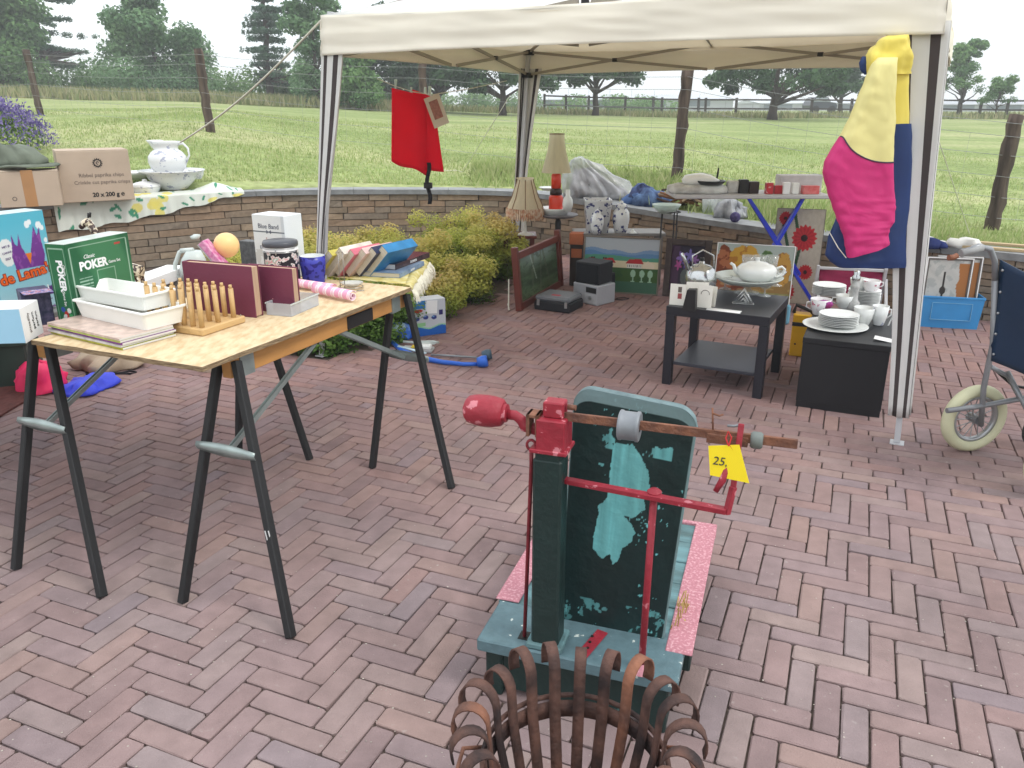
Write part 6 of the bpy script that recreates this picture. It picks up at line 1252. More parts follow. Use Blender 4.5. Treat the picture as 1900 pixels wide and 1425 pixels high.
flatbook('pale blue-grey thick paperback, lower of the two flat books on the fringed cloth', (668, 512), (742, 516), (795, 493), ZB + .007, .020, mt('blue_grey_cover', (150, 172, 196), rough=.3, rgb2=(110, 134, 166), sc=20), PG, 'ROMAN')
flatbook('dark brown thick paperback on top of the pale one on the fringed cloth', (658, 495), (734, 501), (788, 477), ZB + .0275, .024, mt('dark_photo_cover', (92, 70, 72), rough=.25, rgb2=(44, 40, 50), sc=9), PGW, 'DONKER')
# wire stand with dish
p = G(640, 535, ZB); T = thing('wire_stand', 'thin wire stand with a shallow glass dish at the front of the board', 'stand', p); k = mpp(p)
m = MB(); 
for dx in (-.018, .0): m.tube([(dx, 0, .0), (dx, 0, .145)], .0016, 6)
m.tube([(-.018, 0, .145), (-.009, 0, .15), (0, 0, .145)], .0016, 6); m.tube([(.05 * cos(t) + .025, .04 * sin(t), .008) for t in np.linspace(0, 2 * pi, 24)[:-1]], .0016, 5, closed=True); m.tube([(-.02, 0, .002), (-.03, -.02, .001)], .0016, 5); m.build('wire', mt('dull_steel', (170, 164, 156), rough=.35, metal=.7), T)
m = MB(); m.lathe([(0, .008), (.022, .009), (.04, .018), (.047, .026), (.046, .026), (.038, .020), (.02, .012), (0, .011)], 28, M=Matrix.Translation((.03, 0, 0)) @ Matrix.Diagonal((1, .8, 1, 1))); m.build('dish', mt('glass_dish', (224, 222, 214), rough=.1, alpha=.7, var=.08), T)
p = G(666, 540, ZB); m = MB()
for dx in (0, .011): m.tube([(dx + .009 * cos(t), .004 * (dx > 0) + .007 * sin(t), .002) for t in np.linspace(0, 2 * pi, 17)[:-1]], .0012, 5, closed=True)
single(m, 'key_ring', mt('dull_steel', (170, 164, 156)), 'pair of small metal rings lying on the board beside the pink towel', 'ring', p)
# bracket seen in the middle of the orange beam
m = MB(); d_ = (a2 - a1).normalized(); q_ = G(625, 583, .72); o = a1.lerp(a2, .55); m.bar((0, 0, 0), (a2 - a1) * .17, .046, .05, c=.004); single(m, 'clamp', blackp, 'black clamp on the orange beam in the middle of the front trestle', 'clamp', a1.lerp(a2, .60) + Vector((0, -.0, -.004)))
# ============================================================= ON THE GROUND AROUND THE TABLE
def bag(name, label, cat, x0, x1, yb, yt, mat, seed, dep=.16, tilt=0, amp=.04, extra=None, slump=.6):
    c = G((x0 + x1) / 2, yb - 8); k = mpp(c); w = (x1 - x0) / 2 * k; h = max(.06, A(0, yt, c.y + dep).z); T = thing(name, label, cat, Vector((c.x, c.y + dep, 0)), tilt)
    m = MB(); loft(m, [(0.0, 0, 0, w * .92, dep * .9), (h * .15, 0, 0, w, dep), (h * .4, 0, 0, w * .95, dep * .95), (h * .65, w * .05, 0, w * .78, dep * .8), (h * .85, w * .08, 0, w * .5, dep * .5), (h, w * .1, 0, w * .18, dep * .2)], 60, amp * 1.5, 9, seed)
    for i, v in enumerate(m.v):
        if v[2] < .004: m.v[i] = (v[0], v[1], .004)
    m.build('body', mat, T); return T, w, h
bag('pink_bag', 'bright pink drawstring bag slumped on the paving at the left edge', 'bag', 0, 92, 745, 664, mt('pink_bag_cloth', (244, 44, 104), rough=.6, var=.15, sc=6, bump=.4, bsc=14, k=.9), 2, .15)
T, w, h = bag('blue_bag', 'royal blue drawstring bag lying flat beside the pink bag', 'bag', 80, 182, 748, 705, mt('blue_bag_cloth', (54, 70, 214), rough=.6, var=.2, sc=6, bump=.4, bsc=14, k=.9), 5, .17, amp=.03)
corde = mt('black_cord', (40, 38, 44), rough=.8)
p = G(175, 728); m = MB(); m.tube([(-.12, .02, .02), (-.02, 0, .006), (.0, .03, .006), (-.04, .06, .006), (-.1, .05, .012)], .0035, 6); single(m, 'drawstring', corde, 'black drawstring looping out of the blue bag', 'cord', p)
bag('beige_bag', 'beige canvas bag lying behind the front left trestle legs', 'bag', 108, 240, 705, 640, mt('beige_canvas', (182, 162, 140), rough=.9, var=.15, sc=5, bump=.3, bsc=12), 8, .2)
p = G(215, 692); m = MB(); m.tube([(-.16, -.03, .004), (-.05, .0, .006), (0.02, -.02, .006), (.08, .02, .006), (.12, .0, .006), (.1, -.03, .006), (.04, -.025, .006), (-.06, -.035, .006)], .005, 6); single(m, 'bag_strap', corde, 'tangled black strap on the paving beside the beige bag', 'strap', p)
q = [G(0, 775), G(50, 745), G(62, 706), G(-60, 700), G(-60, 805)]; c = q[0]; m = MB(); vs_ = [(p.x - c.x, p.y - c.y) for p in q]; kk = len(vs_)
m.add([(x, y, .012) for x, y in vs_] + [(x, y, .001) for x, y in vs_], [tuple(range(kk)), tuple(range(kk, 2 * kk))[::-1]] + [(i, kk + i, kk + (i + 1) % kk, (i + 1) % kk) for i in range(kk)]); single(m, 'doormat', mt('brown_mat', (110, 62, 56), rough=.95, var=.3, sc=30, bump=.6, bsc=60), 'dark red-brown mat lying on the paving at the left edge', 'mat', c)
T, w, h = boxthing('storage_crate', 'dark green crate on the paving below the light blue box', 'crate', (-60, 728), (62, 716), 0.0, .35, 640, mt('dark_green_plastic', (48, 66, 58), rough=.6, var=.2), c=.01)
m = MB(); m.box(-w / 2 - .01, w / 2 + .01, -.012, .36, h - .03, h + .004, c=.005); m.build('rim', mt('dark_green_plastic', (48, 66, 58)), T)
T, w, h = boxthing('cardboard_piece', 'small cardboard box lying under the middle of the trestle table', 'box', (366, 690), (402, 693), 0, .25, 668, card); 
# dishwasher tablet carton, blue bag, gadget
T, w, h = fb('tablet_box', 'white and blue detergent carton standing by the shrubs right of the table', 'box', (764, 627), (828, 618), 0, .2, 560); dp = .12
m = MB(); m.box(-w / 2, w / 2, 0, dp, 0, h, c=.003); m.build('body', mt('pale_grey_print', (212, 216, 222), rough=.35, var=.04), T)
def ft(u, v):
    c = solidc(u, C(208, 212, 220)); c = mixc(c, ((v > .78) & (u < .42)) * 1., C(50, 130, 200)); c = mixc(c, ((v < .22 + .04 * np.sin(u * 9)) * 1.), C(38, 104, 196)); c = mixc(c, (np.abs(v - .24 - .04 * np.sin(u * 9)) < .02) * .8, C(150, 220, 160))
    for (cx, cy) in ((.16, .5), (.42, .52), (.66, .5)): c = mixc(c, (((u - cx) / .08) ** 2 + ((v - cy) / .06) ** 2 < 1) * 1., C(50, 62, 140)); c = mixc(c, (((u - cx + .02) / .04) ** 2 + ((v - cy - .03) / .02) ** 2 < 1) * 1., C(120, 170, 220))
    c = mixc(c, ((np.abs(u - .86) < .06) & (np.abs(v - .62) < .07)) * 1., C(50, 44, 110)); c = mixc(c, ((u > .42) & (u < .68) & (v > .62) & (v < .95)) * 1., C(236, 242, 250)); c = mixc(c, ((((u - .2) / .14) ** 2 + ((v - .72) / .05) ** 2) < 1) * 1., C(206, 50, 60)); return mixc(c, ((u > .05) & (u < .4) & (v > .28) & (v < .38)) * .7, C(130, 206, 120))
painted('front_print', w - .004, h - .004, ft, T, prt, 70, 70, (0, -.001, .002)); m = MB(); m.box(-w * .1, w * .2, -.004, -.002, h * .62, h * .98, M=Matrix.Rotation(R(4), 4, 'Y')); m.build('price_note', whp, T)
bag('blue_foil_bag', 'crumpled blue and white foil bag beside the detergent carton', 'bag', 724, 768, 640, 598, mt('blue_foil', (40, 110, 220), rough=.3, rgb2=(206, 232, 240), sc=7, thr=(.42, .52), bump=.4, bsc=12), 12, .07, amp=.03)
p = G(775, 655); T = thing('gadget_tray', 'small white and yellow plastic gadget on the paving behind the table leg', 'gadget', p, R(-8))
m = MB(); m.box(-.11, .09, 0, .09, 0, .022, c=.006); m.build('base', mt('light_grey_plastic', (196, 196, 196), rough=.5), T); m = MB(); m.box(.0, .085, .0, .05, .022, .05, c=.006); m.build('block', whi, T); m = MB(); m.box(-.05, 0, .02, .07, .022, .034, c=.004); m.build('yellow_cap', mt('yellow_plastic', (236, 206, 60), rough=.5), T)
m = MB(); m.tube([(-.02, .15, .03), (.06, .17, .03), (.1, .15, .03), (.08, .12, .03), (-.02, .12, .03), (-.13, .14, .03)], .008, 8); m.build('wire_loop', pwh, T)
blp = mt('bright_blue_plastic', (48, 108, 214), rough=.35, var=.1); o = G(730, 642); pts = [G(728, 640), G(745, 655), G(775, 668), (G(820, 677)), G(860, 681), G(892, 681)]; T = thing('toy_bow', 'curved bright blue plastic rod with a cup end lying on the paving', 'toy', o)
m = MB(); m.tube([p - o + Vector((0, 0, .018)) for p in pts], [.012, .014, .014, .012, .01, .01], 8, flat=1.3); m.build('rod', blp, T); e_ = pts[-1] - o
m = MB(); m.lathe([(.008, -.03), (.028, -.03), (.036, 0), (.034, .03), (.026, .032)], 18, M=Matrix.Translation(e_ + Vector((0.01, 0, .034))) @ Matrix.Rotation(R(80), 4, 'Y')); m.build('cup', blp, T)
m = MB(); m.tube([G(740, 652) - o + Vector((0, 0, .035)), G(790, 664) - o + Vector((0, 0, .03))], .012, 8, flat=.5); m.build('white_sleeve', mt('icy_plastic', (214, 236, 244), rough=.3), T)
o = G(800, 662); T = thing('grey_rod', 'thin grey rod with a dark grey cup end lying behind the blue rod', 'rod', o); m = MB(); m.tube([(0, 0, .014), G(895, 668) - o + Vector((0, 0, .014))], .007, 8); m.build('shaft', grt, T)
m = MB(); m.lathe([(.008, -.03), (.026, -.028), (.034, 0), (.03, .03), (.0, .03)], 18, M=Matrix.Translation(G(903, 668) - o + Vector((0, 0, .034))) @ Matrix.Rotation(R(80), 4, 'Y')); m.build('cup', mt('slate_plastic', (70, 92, 108), rough=.5), T)
# ============================================================= UNDER THE GAZEBO: tables with crockery
def table_top_box(): pass
lk = mt('black_brown_lacquer', (34, 36, 46), rough=.42, var=.1, sc=3, spec=.5); P0_ = Vector((.842, 4.255, 0)); yl_ = math.atan2(4.009 - 4.255, 1.306 - .842)
T = thing('side_table', 'square black side table with a lower shelf under the gazebo', 'table', P0_, yl_); a_ = .55
m = MB(); m.box(0, a_, 0, a_, .40, .45, c=.002); m.build('tabletop', lk, T)
for x in (0, a_ - .05):
    for y in (0, a_ - .05): m = MB(); m.box(x + .001, x + .049, y + .001, y + .049, 0, .399, c=.002); m.build('leg', lk, T)
m = MB(); m.box(.051, a_ - .051, .025, a_ - .025, .115, .133, c=.002); m.build('shelf', mt('shelf_lacquer', (60, 62, 72), rough=.4, var=.05), T)
ZL = .4505
T, w, h = fb('low_cabinet', 'low black cabinet with crockery on top by the right gazebo leg', 'cabinet', (1475, 754), (1632, 776), 0, .7, 624); ZC = h; CT = T; CL = T.location.copy(); CYAW = T.rotation_euler.z
lk2 = mt('black_side', (30, 31, 36), rough=.5, var=.1); m = MB(); m.box(-w / 2, w / 2, 0, .72, .035, h - .03, c=.001); m.build('body', lk2, T); m = MB(); m.box(-w / 2 - .002, w / 2 + .002, -.003, .724, h - .029, h, c=.002); m.build('tabletop', lk2, T); m = MB(); m.box(-w / 2 + .002, w / 2 - .002, .004, .7, 0, .034); m.build('plinth', lk2, T)
ZC += .0005
def onL(px, py, z=ZL): return G(px, py, z)
# cards in a holder
for i, (x, y, w_, h_, a, lab) in enumerate([(1256, 566, .085, .115, -20, 'white greeting card, leftmost behind the black wedge'), (1292, 566, .12, .125, -10, 'white greeting card, middle of the row on the black side table'), (1306, 571, .075, .12, -26, 'white greeting card with a printed arch right of the black wedge'), (1318, 568, .05, .11, -50, 'narrow white card, rightmost of the row on the black side table')]):
    T = thing('greeting_card', lab, 'card', onL(x, y), R(a), rot=(R(-6), 0, R(a))); m = MB(); m.box(-w_ / 2, w_ / 2, 0, .002, 0, h_); m.box(-w_ / 2, w_ / 2, .006, .008, 0, h_ - .002); m.build('card', mt('warm_white_card', (238, 234, 224), rough=.7, var=.03, k=.93), T)
    if i == 0: m = MB(); m.box(.0, .022, -.001, 0, .035, .065); m.build('red_print', mt('red_print', (170, 80, 80)), T); m = MB(); m.box(.0, .02, -.001, 0, .07, .1); m.build('grey_print', ink, T)
    if i == 2: m = MB(); m.tube([(.022 * cos(t), -.001, .075 + .02 * sin(t)) for t in np.linspace(-.2, 3.3, 12)], .0015, 4); m.build('arch_print', ink, T)
T = thing('black_wedge', 'matt black wedge-shaped holder at the front of the black side table', 'holder', onL(1279, 577), R(-24)); m = MB(); m.prism([(-.04, 0), (.03, 0), (.026, .115), (-.02, .112)], .05); m.build('body', blackp, T, bevel=.002)
silver = mt('silver_plate', (206, 208, 208), rough=.18, metal=.85, var=.12, sc=14); gl = glassmat('clear_glass', (232, 238, 236), .32)
p = onL(1298, 548); k = mpp(p); T = LT('kettle', 'small round silver kettle with a swung handle behind the white cards', 'kettle', 1298, p.y, [('body', silver, [(0, 545), (20, 545), (28, 535), (29, 515), (25, 500), (16, 492), (5, 489), (5, 485), (0, 483)]), ('knob', blackp, [(0, 484), (4, 483), (4, 478), (0, 477)])])
zz = lambda y: A(1298, y, p.y).z - T.location.z
m = MB(); m.tube([(-24 * k, 0, zz(500)), (-34 * k, 0, zz(478)), (-38 * k, 0, zz(470))], [.014, .010, .008], 8); m.build('spout', silver, T); m = MB(); m.tube([(-17 * k, 0, zz(498)), (-18 * k, 0, zz(475)), (0, 0, zz(464)), (20 * k, 0, zz(474)), (24 * k, 0, zz(500))], .005, 8); m.build('handle', silver, T)
T = thing('price_paper', 'white paper slip hanging over the front edge of the black side table', 'paper', G(1342, 577, ZL + .001), yl_, rot=(0, 0, yl_)); m = MB(); m.sheet([[(x, .04, 0.001), (x, -.006, .0015), (x + .002, -.012, -.004), (x + .004, -.016, -.012)] for x in (-.09, .09)]); m.build('sheet', whp, T, solid=.0008)
p = onL(1378, 566); T = thing('napkin_holder', 'triangular silver wire napkin holder on the black side table', 'napkin holder', p, R(-20)); m = MB()
for y in (0, .03):
    for s_ in (1.0, .7, .42): m.tube([(-.055 * s_, y, .006 + .0 * s_), (.055 * s_, y, .006), (0, y, .085 * s_)], .0035, 6, closed=True)
m.tube([(-.055, 0, .006), (-.055, .03, .006)], .0035, 6); m.tube([(.055, 0, .006), (.055, .03, .006)], .0035, 6); m.build('wire', silver, T)
p = onL(1388, 543); k = mpp(p); LT('cake_stand', 'wide clear glass cake plate on a short foot on the black side table', 'cake stand', 1385, p.y, [('foot', gl, [(0, 545), (22, 545), (24, 542), (8, 538), (5, 528), (0, 527)]), ('plate', mt('frosted_plate', (224, 232, 226), rough=.15, alpha=.75, var=.1), [(0, 526), (20, 526), (50, 522), (62, 514), (63, 512), (60, 512), (46, 519), (0, 523)])], n_=40)
YY = p.y
T = LT('teapot', 'white china teapot with curved spout standing on the glass cake plate', 'teapot', 1402, YY, [('body', china, [(0, 519), (26, 519), (30, 516), (36, 506), (36, 498), (30, 492), (20, 489)]), ('lid', china, [(21, 489), (18, 487), (8, 485), (4, 484), (4, 481), (5, 478), (0, 477)])], n_=32)
zz = lambda y: A(1402, y, YY).z - T.location.z; k = mpp(T.location)
m = MB(); m.tube([(-32 * k, 0, zz(508)), (-40 * k, 0, zz(500)), (-43 * k, 0, zz(492)), (-49 * k, 0, zz(488))], [.016, .012, .009, .008], 10); m.build('spout', china, T); m = MB(); m.tube([(34 * k, 0, zz(499)), (46 * k, 0, zz(495)), (52 * k, 0, zz(500)), (50 * k, 0, zz(509)), (38 * k, 0, zz(514)), (32 * k, 0, zz(514))], .008, 8); m.build('handle', china, T)
for i, (x, y, s_, lab) in enumerate([(1345, 536, 1, 'small stemmed glass left of the cake stand'), (1356, 528, .8, 'little glass cup behind the left rim of the cake stand'), (1418, 549, 1.1, 'stemmed glass bowl right of the napkin holder'), (1440, 530, 1, 'stemmed glass behind the right rim of the cake stand'), (1432, 522, .9, 'smallest stemmed glass, at the back right of the black side table')]):
    p = onL(x, y); k = mpp(p); LT('glass', lab, 'glass', x, p.y, [('glass', gl, [(0, y), (11 * s_, y), (11 * s_, y - 1), (2, y - 4), (1.6, y - 10 * s_), (10 * s_, y - 15 * s_), (13 * s_, y - 24 * s_), (12.4 * s_, y - 24 * s_), (9 * s_, y - 15 * s_), (0, y - 13 * s_)])])
for i, (x, lab) in enumerate([(1386, 'tall clear tumbler, left of three behind the teapot'), (1408, 'tall clear tumbler, middle of three behind the teapot'), (1430, 'tall clear tumbler, right of three behind the teapot')]):
    p = onL(x, 506); LT('tumbler', lab, 'glass', x, p.y, [('glass', gl, [(0, 507), (9, 507), (12, 474), (11.4, 474), (8.4, 505), (0, 505)])])
T = LT('silver_bowl', 'shallow silver dish at the right back corner of the black side table', 'dish', 1438, onL(1440, 515).y, [('bowl', silver, [(0, 516), (10, 516), (18, 508), (20, 503), (18, 503), (8, 512), (0, 513)])])
# crockery on the cabinet
def plates(label, x, y, rx, n_, z, Yoff=0, mat=china, name='plate_stack', dz=.0088):
    p = G(x, y, z); k = mpp(p); r = rx * k; p = p + Vector((0, r, 0)); T = thing(name, label, 'plates', p)
    for i in range(n_):
        g_ = random.Random(int(x) + i); m = MB(); z0 = i * dz; m.lathe([(0, z0), (r * .55, z0), (r * .62, z0 + .003), (r, z0 + .012), (r * 1.0, z0 + .0135), (r * .97, z0 + .0135), (r * .6, z0 + .0055), (0, z0 + .004)], 36, M=Matrix.Translation((g_.uniform(-.002, .002), g_.uniform(-.002, .002), 0))); m.build('plate', mat, T)
    return T, p, r, n_ * dz
T, p, r, hh = plates('large white oval serving plate at the front of the black cabinet', 1572, 622, 60, 1, ZC, name='serving_plate')
T, p, r, hh = plates('stack of white dinner plates on the large serving plate', 1568, 613, 36, 7, ZC + .008)
plates('tall stack of white soup plates at the back right of the cabinet', 1613, 572, 29, 10, ZC)
plates('stack of white plates at the back left of the cabinet', 1548, 554, 30, 7, ZC)
flw = chinadeco('pink_flower_china', (236, 234, 236), (196, 120, 140), 40, .6)
def cup(label, x, y, hw, h_, z, mat, hs=1, name='cup', hand=True):
    p = G(x, y, z); k = mpp(p); r = hw * k; H = h_ * k; T = thing(name, label, 'cup', p + Vector((0, r, 0)))
    m = MB(); m.lathe([(0, 0), (r * .6, 0), (r * .62, .003), (r * .85, H * .4), (r, H), (r * .95, H), (r * .8, H * .4), (0, .006)], 26); m.build('body', mat, T)
    if hand: m = MB(); m.tube([(hs * r * .88, 0, H * .82), (hs * r * 1.35, 0, H * .8), (hs * r * 1.4, 0, H * .5), (hs * r * .8, 0, H * .3)], .0035, 6); m.build('handle', mat, T)
    return T
cup('flowered cup in front of the left plate stack on the cabinet', 1527, 588, 19, 30, ZC, flw, -1); cup('white cup standing upside the tall plate stack, leftmost of the pair', 1600, 539, 17, 19, ZC + .085, china, 1); cup('white flowered cup on top of the tall plate stack, with its handle to the right', 1622, 543, 16, 20, ZC + .085, flw, 1)
cup('plain white cup at the right front of the tall plate stack', 1608, 606, 19, 32, ZC, china, 1, hand=False); cup('glass and china cup at the far right corner of the cabinet', 1636, 606, 15, 36, ZC, faint, 1); cup('white cup between the two plate stacks on the cabinet', 1572, 575, 17, 24, ZC, china, -1)
T = thing('pink_napkins', 'folded pink and violet napkins in the flowered cup', 'napkins', G(1531, 588, ZC) + Vector((0, .03, .045))); k = .0028
m = MB(); loft(m, [(0, 0, 0, .03, .025), (.02, 0, 0, .045, .03), (.035, 0, 0, .04, .03), (.045, 0, 0, .01, .01)], 18, .01, 30, 2); m.build('napkin', mt('pink_napkin', (206, 70, 130), rough=.9, rgb2=(110, 80, 180), sc=12), T)
p = G(1578, 575, ZC); LT('pepper_mill', 'slender ribbed silver and glass shaker rising between the plate stacks', 'shaker', 1580, p.y + .03, [('body', mt('ribbed_glass', (214, 214, 212), rough=.15, alpha=.85, var=.2, sc=60), [(0, 578), (12, 578), (12, 560), (8, 556), (7, 536), (9, 532), (7, 528), (6, 520)]), ('top', silver, [(7, 520), (8, 514), (5, 510), (6, 505), (4, 502), (0, 501)])], n_=16)
T = thing('price_paper', 'white paper slip on the right front corner of the black cabinet', 'paper', G(1650, 632, ZC + .001), CYAW - R(4)); m = MB(); m.box(-.07, .06, -.035, .035, 0.001, .002, M=Matrix.Rotation(R(6), 4, 'Y')); m.build('sheet', whp, T)
m = MB(); m.bar((0, 0, 0), (.05, .05, .07), .008, .003); single(m, 'knife', silver, 'table knife sticking out behind the right cup on the cabinet', 'knife', G(1648, 605, ZC))
# yellow toolbox-like thing, blue item
T, w, h = fb('yellow_tool', 'yellow and black tool case standing between side table and cabinet', 'tool', (1463, 660), (1500, 664), 0, .2, 582); ylw = mt('tool_yellow', (232, 176, 30), rough=.45, var=.08, k=.9)
m = MB(); m.box(-w / 2, w / 2, 0, .09, 0, h, c=.006); m.build('body', ylw, T); m = MB(); m.box(-w / 2 - .001, w / 2 + .001, -.002, .092, h * .72, h * .82, c=.003); m.build('band', blackp, T)
m = MB(); m.tube([(-w / 2 + .0, .04, h - .0), (-w / 2 + .01, .04, h + .05), (w / 2 - .02, .04, h + .02), (w / 2, .04, h)], .012, 8); m.build('handle', blackp, T)
for x, z in ((.25, .62), (.2, .18), (-.25, .3)): m = MB(); m.cyl(.006, -.002, .002, 10, M=Matrix.Translation((x * w, 0, z * h)) @ Matrix.Rotation(R(90), 4, 'X')); m.build('screw', blackp, T)
T, w, h = boxthing('blue_bottle', 'light blue plastic bottle on the paving behind the black side table', 'bottle', (1449, 602), (1464, 603), 0, .05, 566, mt('light_blue_plastic', (120, 180, 206), rough=.35, alpha=.9, var=.1), c=.012)
# ------------------------------------------------------------- pictures
def frame(T, w, h, b, d, mat, y0=-.004):
    for nm, x0, x1, z0, z1 in (('l', -w / 2 - b, -w / 2, -b, h + b), ('r', w / 2, w / 2 + b, -b, h + b), ('b', -w / 2, w / 2, -b, 0), ('t', -w / 2, w / 2, h, h + b)): m = MB(); m.box(x0, x1, y0 - d, y0 + .014, z0, z1, c=.003); m.build('frame_bar', mat, T)
    m = MB(); m.box(-w / 2, w / 2, .003, .01, 0, h); m.build('backing', cardd, T)
def pic(name, label, bl, br, ytop, z, lean, f, b, mat, nu=80, nv=70, d=.01, cm=None):
    p0, p1 = G(*bl, z), G(*br, z); yaw = math.atan2(p1.y - p0.y, p1.x - p0.x); w = (p1 - p0).length; H = LP(bl[0], ytop, p0, yaw, .12)[1]; H = H / cos(lean)
    T = thing(name, label, 'picture', (p0 + p1) / 2 + Vector((0, 0, b * 0)), yaw, rot=(-lean, 0, yaw)); ww, hh_ = w - 2 * b, H - 2 * b; T.location.z += .0
    S_ = thing('x', '', '', (0, 0, 0)) if False else None
    for nm, x0, x1, z0, z1 in (('l', -w / 2, -w / 2 + b, 0, H), ('r', w / 2 - b, w / 2, 0, H), ('b', -w / 2 + b, w / 2 - b, 0, b), ('t', -w / 2 + b, w / 2 - b, H - b, H)): m = MB(); m.box(x0, x1, -d, .012, z0, z1, c=.002); m.build('frame_bar', mat, T)
    painted('canvas', ww, hh_, f, T, cm or cvs, nu, nv, (0, 0, b)); m = MB(); m.box(-ww / 2, ww / 2, .002, .009, b, H - b); m.build('backing', cardd, T); return T, w, H
def f_village(u, v):
    sky_ = C(178, 184, 190); c = solidc(u, sky_); h1 = .78 + .03 * np.sin(u * 7 + .5) + .015 * np.sin(u * 17); c = mixc(c, (v < h1) * 1., C(120, 150, 186)); c = mixc(c, (v < h1 - .06 + .015 * np.sin(u * 9 + 2)) * 1., C(92, 134, 176)); h2 = .67 + .02 * np.sin(u * 6); c = mixc(c, (v < h2) * 1., C(84, 150, 124))
    c = mixc(c, ((v < .585) & (v > .44)) * 1., C(220, 206, 172)); c = mixc(c, (v < .46) * 1., C(52, 88, 46)); c = mixc(c, ((v < .20)) * 1., C(62, 104, 82)); c = mixc(c, ((v < .44) & (v > .2) & (fbm(u * 6, v * 8, 3) > .5)) * .4, C(72, 104, 40))
    for (x0, w_) in ((.24, .16), (.58, .2), (.03, .12)):
        c = mixc(c, ((u > x0) & (u < x0 + w_) & (v > .46) & (v < .54)) * 1., C(224, 220, 212)); c = mixc(c, inpoly(u, v, [(x0 - .02, .54), (x0 + .03, .625), (x0 + w_ - .01, .63), (x0 + w_ + .03, .54)]) * 1., C(176, 40, 48)); c = mixc(c, ((u > x0) & (u < x0 + w_) & (v > .48) & (v < .52) & ((u * 40) % 1 > .6)) * .8, C(90, 80, 80))
    c = mixc(c, inpoly(u, v, [(.8, .46), (.8, .54), (.86, .6), (.95, .54), (.95, .46)]) * 1., C(228, 210, 186))
    for x in (.67, .79, .9): c = mixc(c, ((((u - x) / .035) ** 2 + ((v - .36) / .07) ** 2 < 1) | ((np.abs(u - x) < .008) & (v > .2) & (v < .36)) | ((np.abs(u - x) < .025) & (v > .2) & (v < .225))) * 1., C(160, 196, 168))
    for x in (.1, .13, .26, .29): c = mixc(c, (((u - x) / .012) ** 2 + ((v - .625) / .02) ** 2 < 1) * 1., C(50, 60, 50))
    return c
gwood = mt('grey_wood_frame', (128, 118, 108), rough=.7, var=.1, sc=20)
pic('village_painting', 'naive painting of red roofed houses before blue hills in a thin grey frame', (1079, 540), (1220, 549), 434, 0, R(7), f_village, .012, gwood, 130, 110)
def f_forest(u, v):
    n1 = fbm(u * 5 + v * 2, v * 9, 2); c = C(70, 92, 66) * (.6 + .8 * n1)[..., None]; c = mixc(c, np.clip((v - .55) * 2.4, 0, 1) * np.clip(1.3 - np.abs(u - .55) * 1.6, 0, 1), C(150, 168, 166)); tr_ = (np.abs(u - .34 - .07 * (v - .5)) < .03) | (np.abs(u - .7 + .16 * (v - .5)) < .025) | (np.abs(u - .52 - .05 * v) < .02)
    c = mixc(c, tr_ * .55, C(96, 104, 84)); c = mixc(c, ((np.abs(u - .38 + .2 * (v - .6)) < .012) & (v > .35)) * .6, C(190, 200, 190)); c = mixc(c, np.clip(.3 - v, 0, .3) * 2.2, C(116, 134, 96)); return mixc(c, (fbm(u * 14, v * 14, 7) > .62) * .35, C(40, 58, 40))
mah = mt('red_mahogany', (116, 60, 52), rough=.35, var=.2, sc=8, stretch=(.3, 1, 1))
T, w, h = pic('forest_painting', 'large dark forest painting in a mahogany frame standing at the shrub edge', (962, 577), (1040, 530), 458, 0, R(5), f_forest, .052, mah, 90, 70, .02)
for x in (-w / 2 - .012, w / 2 - .03):
    m = MB(); m.box(x, x + .042, -.028, .02, -.06 + .06, h + .045, c=.004); m.build('frame_post', mah, T)
m = MB(); m.tube([(-w / 2 - .02, .05, .25), (-w / 2 - .05, .06, .02), (-w / 2 - .01, .07, .01), (-w / 2 - .01, .08, .06)], .005, 5); m.build('cord', rope, T)
def f_purple(u, v):
    c = C(52, 44, 62) * (.7 + .6 * fbm(u * 4, v * 5, 2))[..., None]; c = mixc(c, (u < .25) * .4, C(120, 70, 110))
    for (x, y, r, col) in ((.3, .72, .16, C(150, 120, 200)), (.55, .78, .15, C(140, 130, 206)), (.72, .7, .12, C(170, 120, 190)), (.22, .56, .12, C(190, 80, 150)), (.45, .6, .12, C(110, 90, 180))):
        a = np.arctan2(v - y, u - x); d = np.hypot(u - x, (v - y) * 1.0); c = mixc(c, (d < r * (.7 + .3 * np.cos(a * 5 + x * 9))) * .9, col)
    return mixc(c, ((((u - .5) / .2) ** 2 + ((v - .3) / .2) ** 2 < 1)) * .7, C(116, 130, 122))
pic('purple_flower_painting', 'painting of purple flowers in a wide dark wooden frame', (1229, 548), (1312, 554), 440, 0, R(9), f_purple, .05, mt('dark_carved_frame', (66, 50, 46), rough=.5, var=.3, sc=30, bump=.4, bsc=50), 60, 70, .02)
def f_autumn(u, v):
    c = solidc(u, C(176, 190, 186)); c = mixc(c, (v < .5) * 1., C(150, 120, 70)); n_ = fbm(u * 16, v * 14, 3)
    for (x, y, rx, ry, c1, c2) in ((.1, .62, .13, .34, C(130, 66, 40), C(176, 108, 70)), (.36, .74, .2, .24, C(206, 160, 60), C(178, 120, 44)), (.66, .74, .09, .2, C(82, 116, 66), C(110, 140, 84)), (.86, .66, .12, .26, C(196, 150, 70), C(150, 104, 56)), (.2, .4, .2, .25, C(110, 56, 36), C(150, 90, 60))):
        d = ((u - x) / rx) ** 2 + ((v - y) / ry) ** 2; ms = (d + (n_ - .5) * .9 < 1) * 1.; c = mixc(c, ms, c1); c = mixc(c, ms * (n_ > .52), c2)
    c = mixc(c, ((v < .3)) * .7, C(136, 150, 100)); return mixc(c, ((v < .4) & (fbm(u * 9, v * 20, 6) > .6)) * .5, C(200, 180, 120))
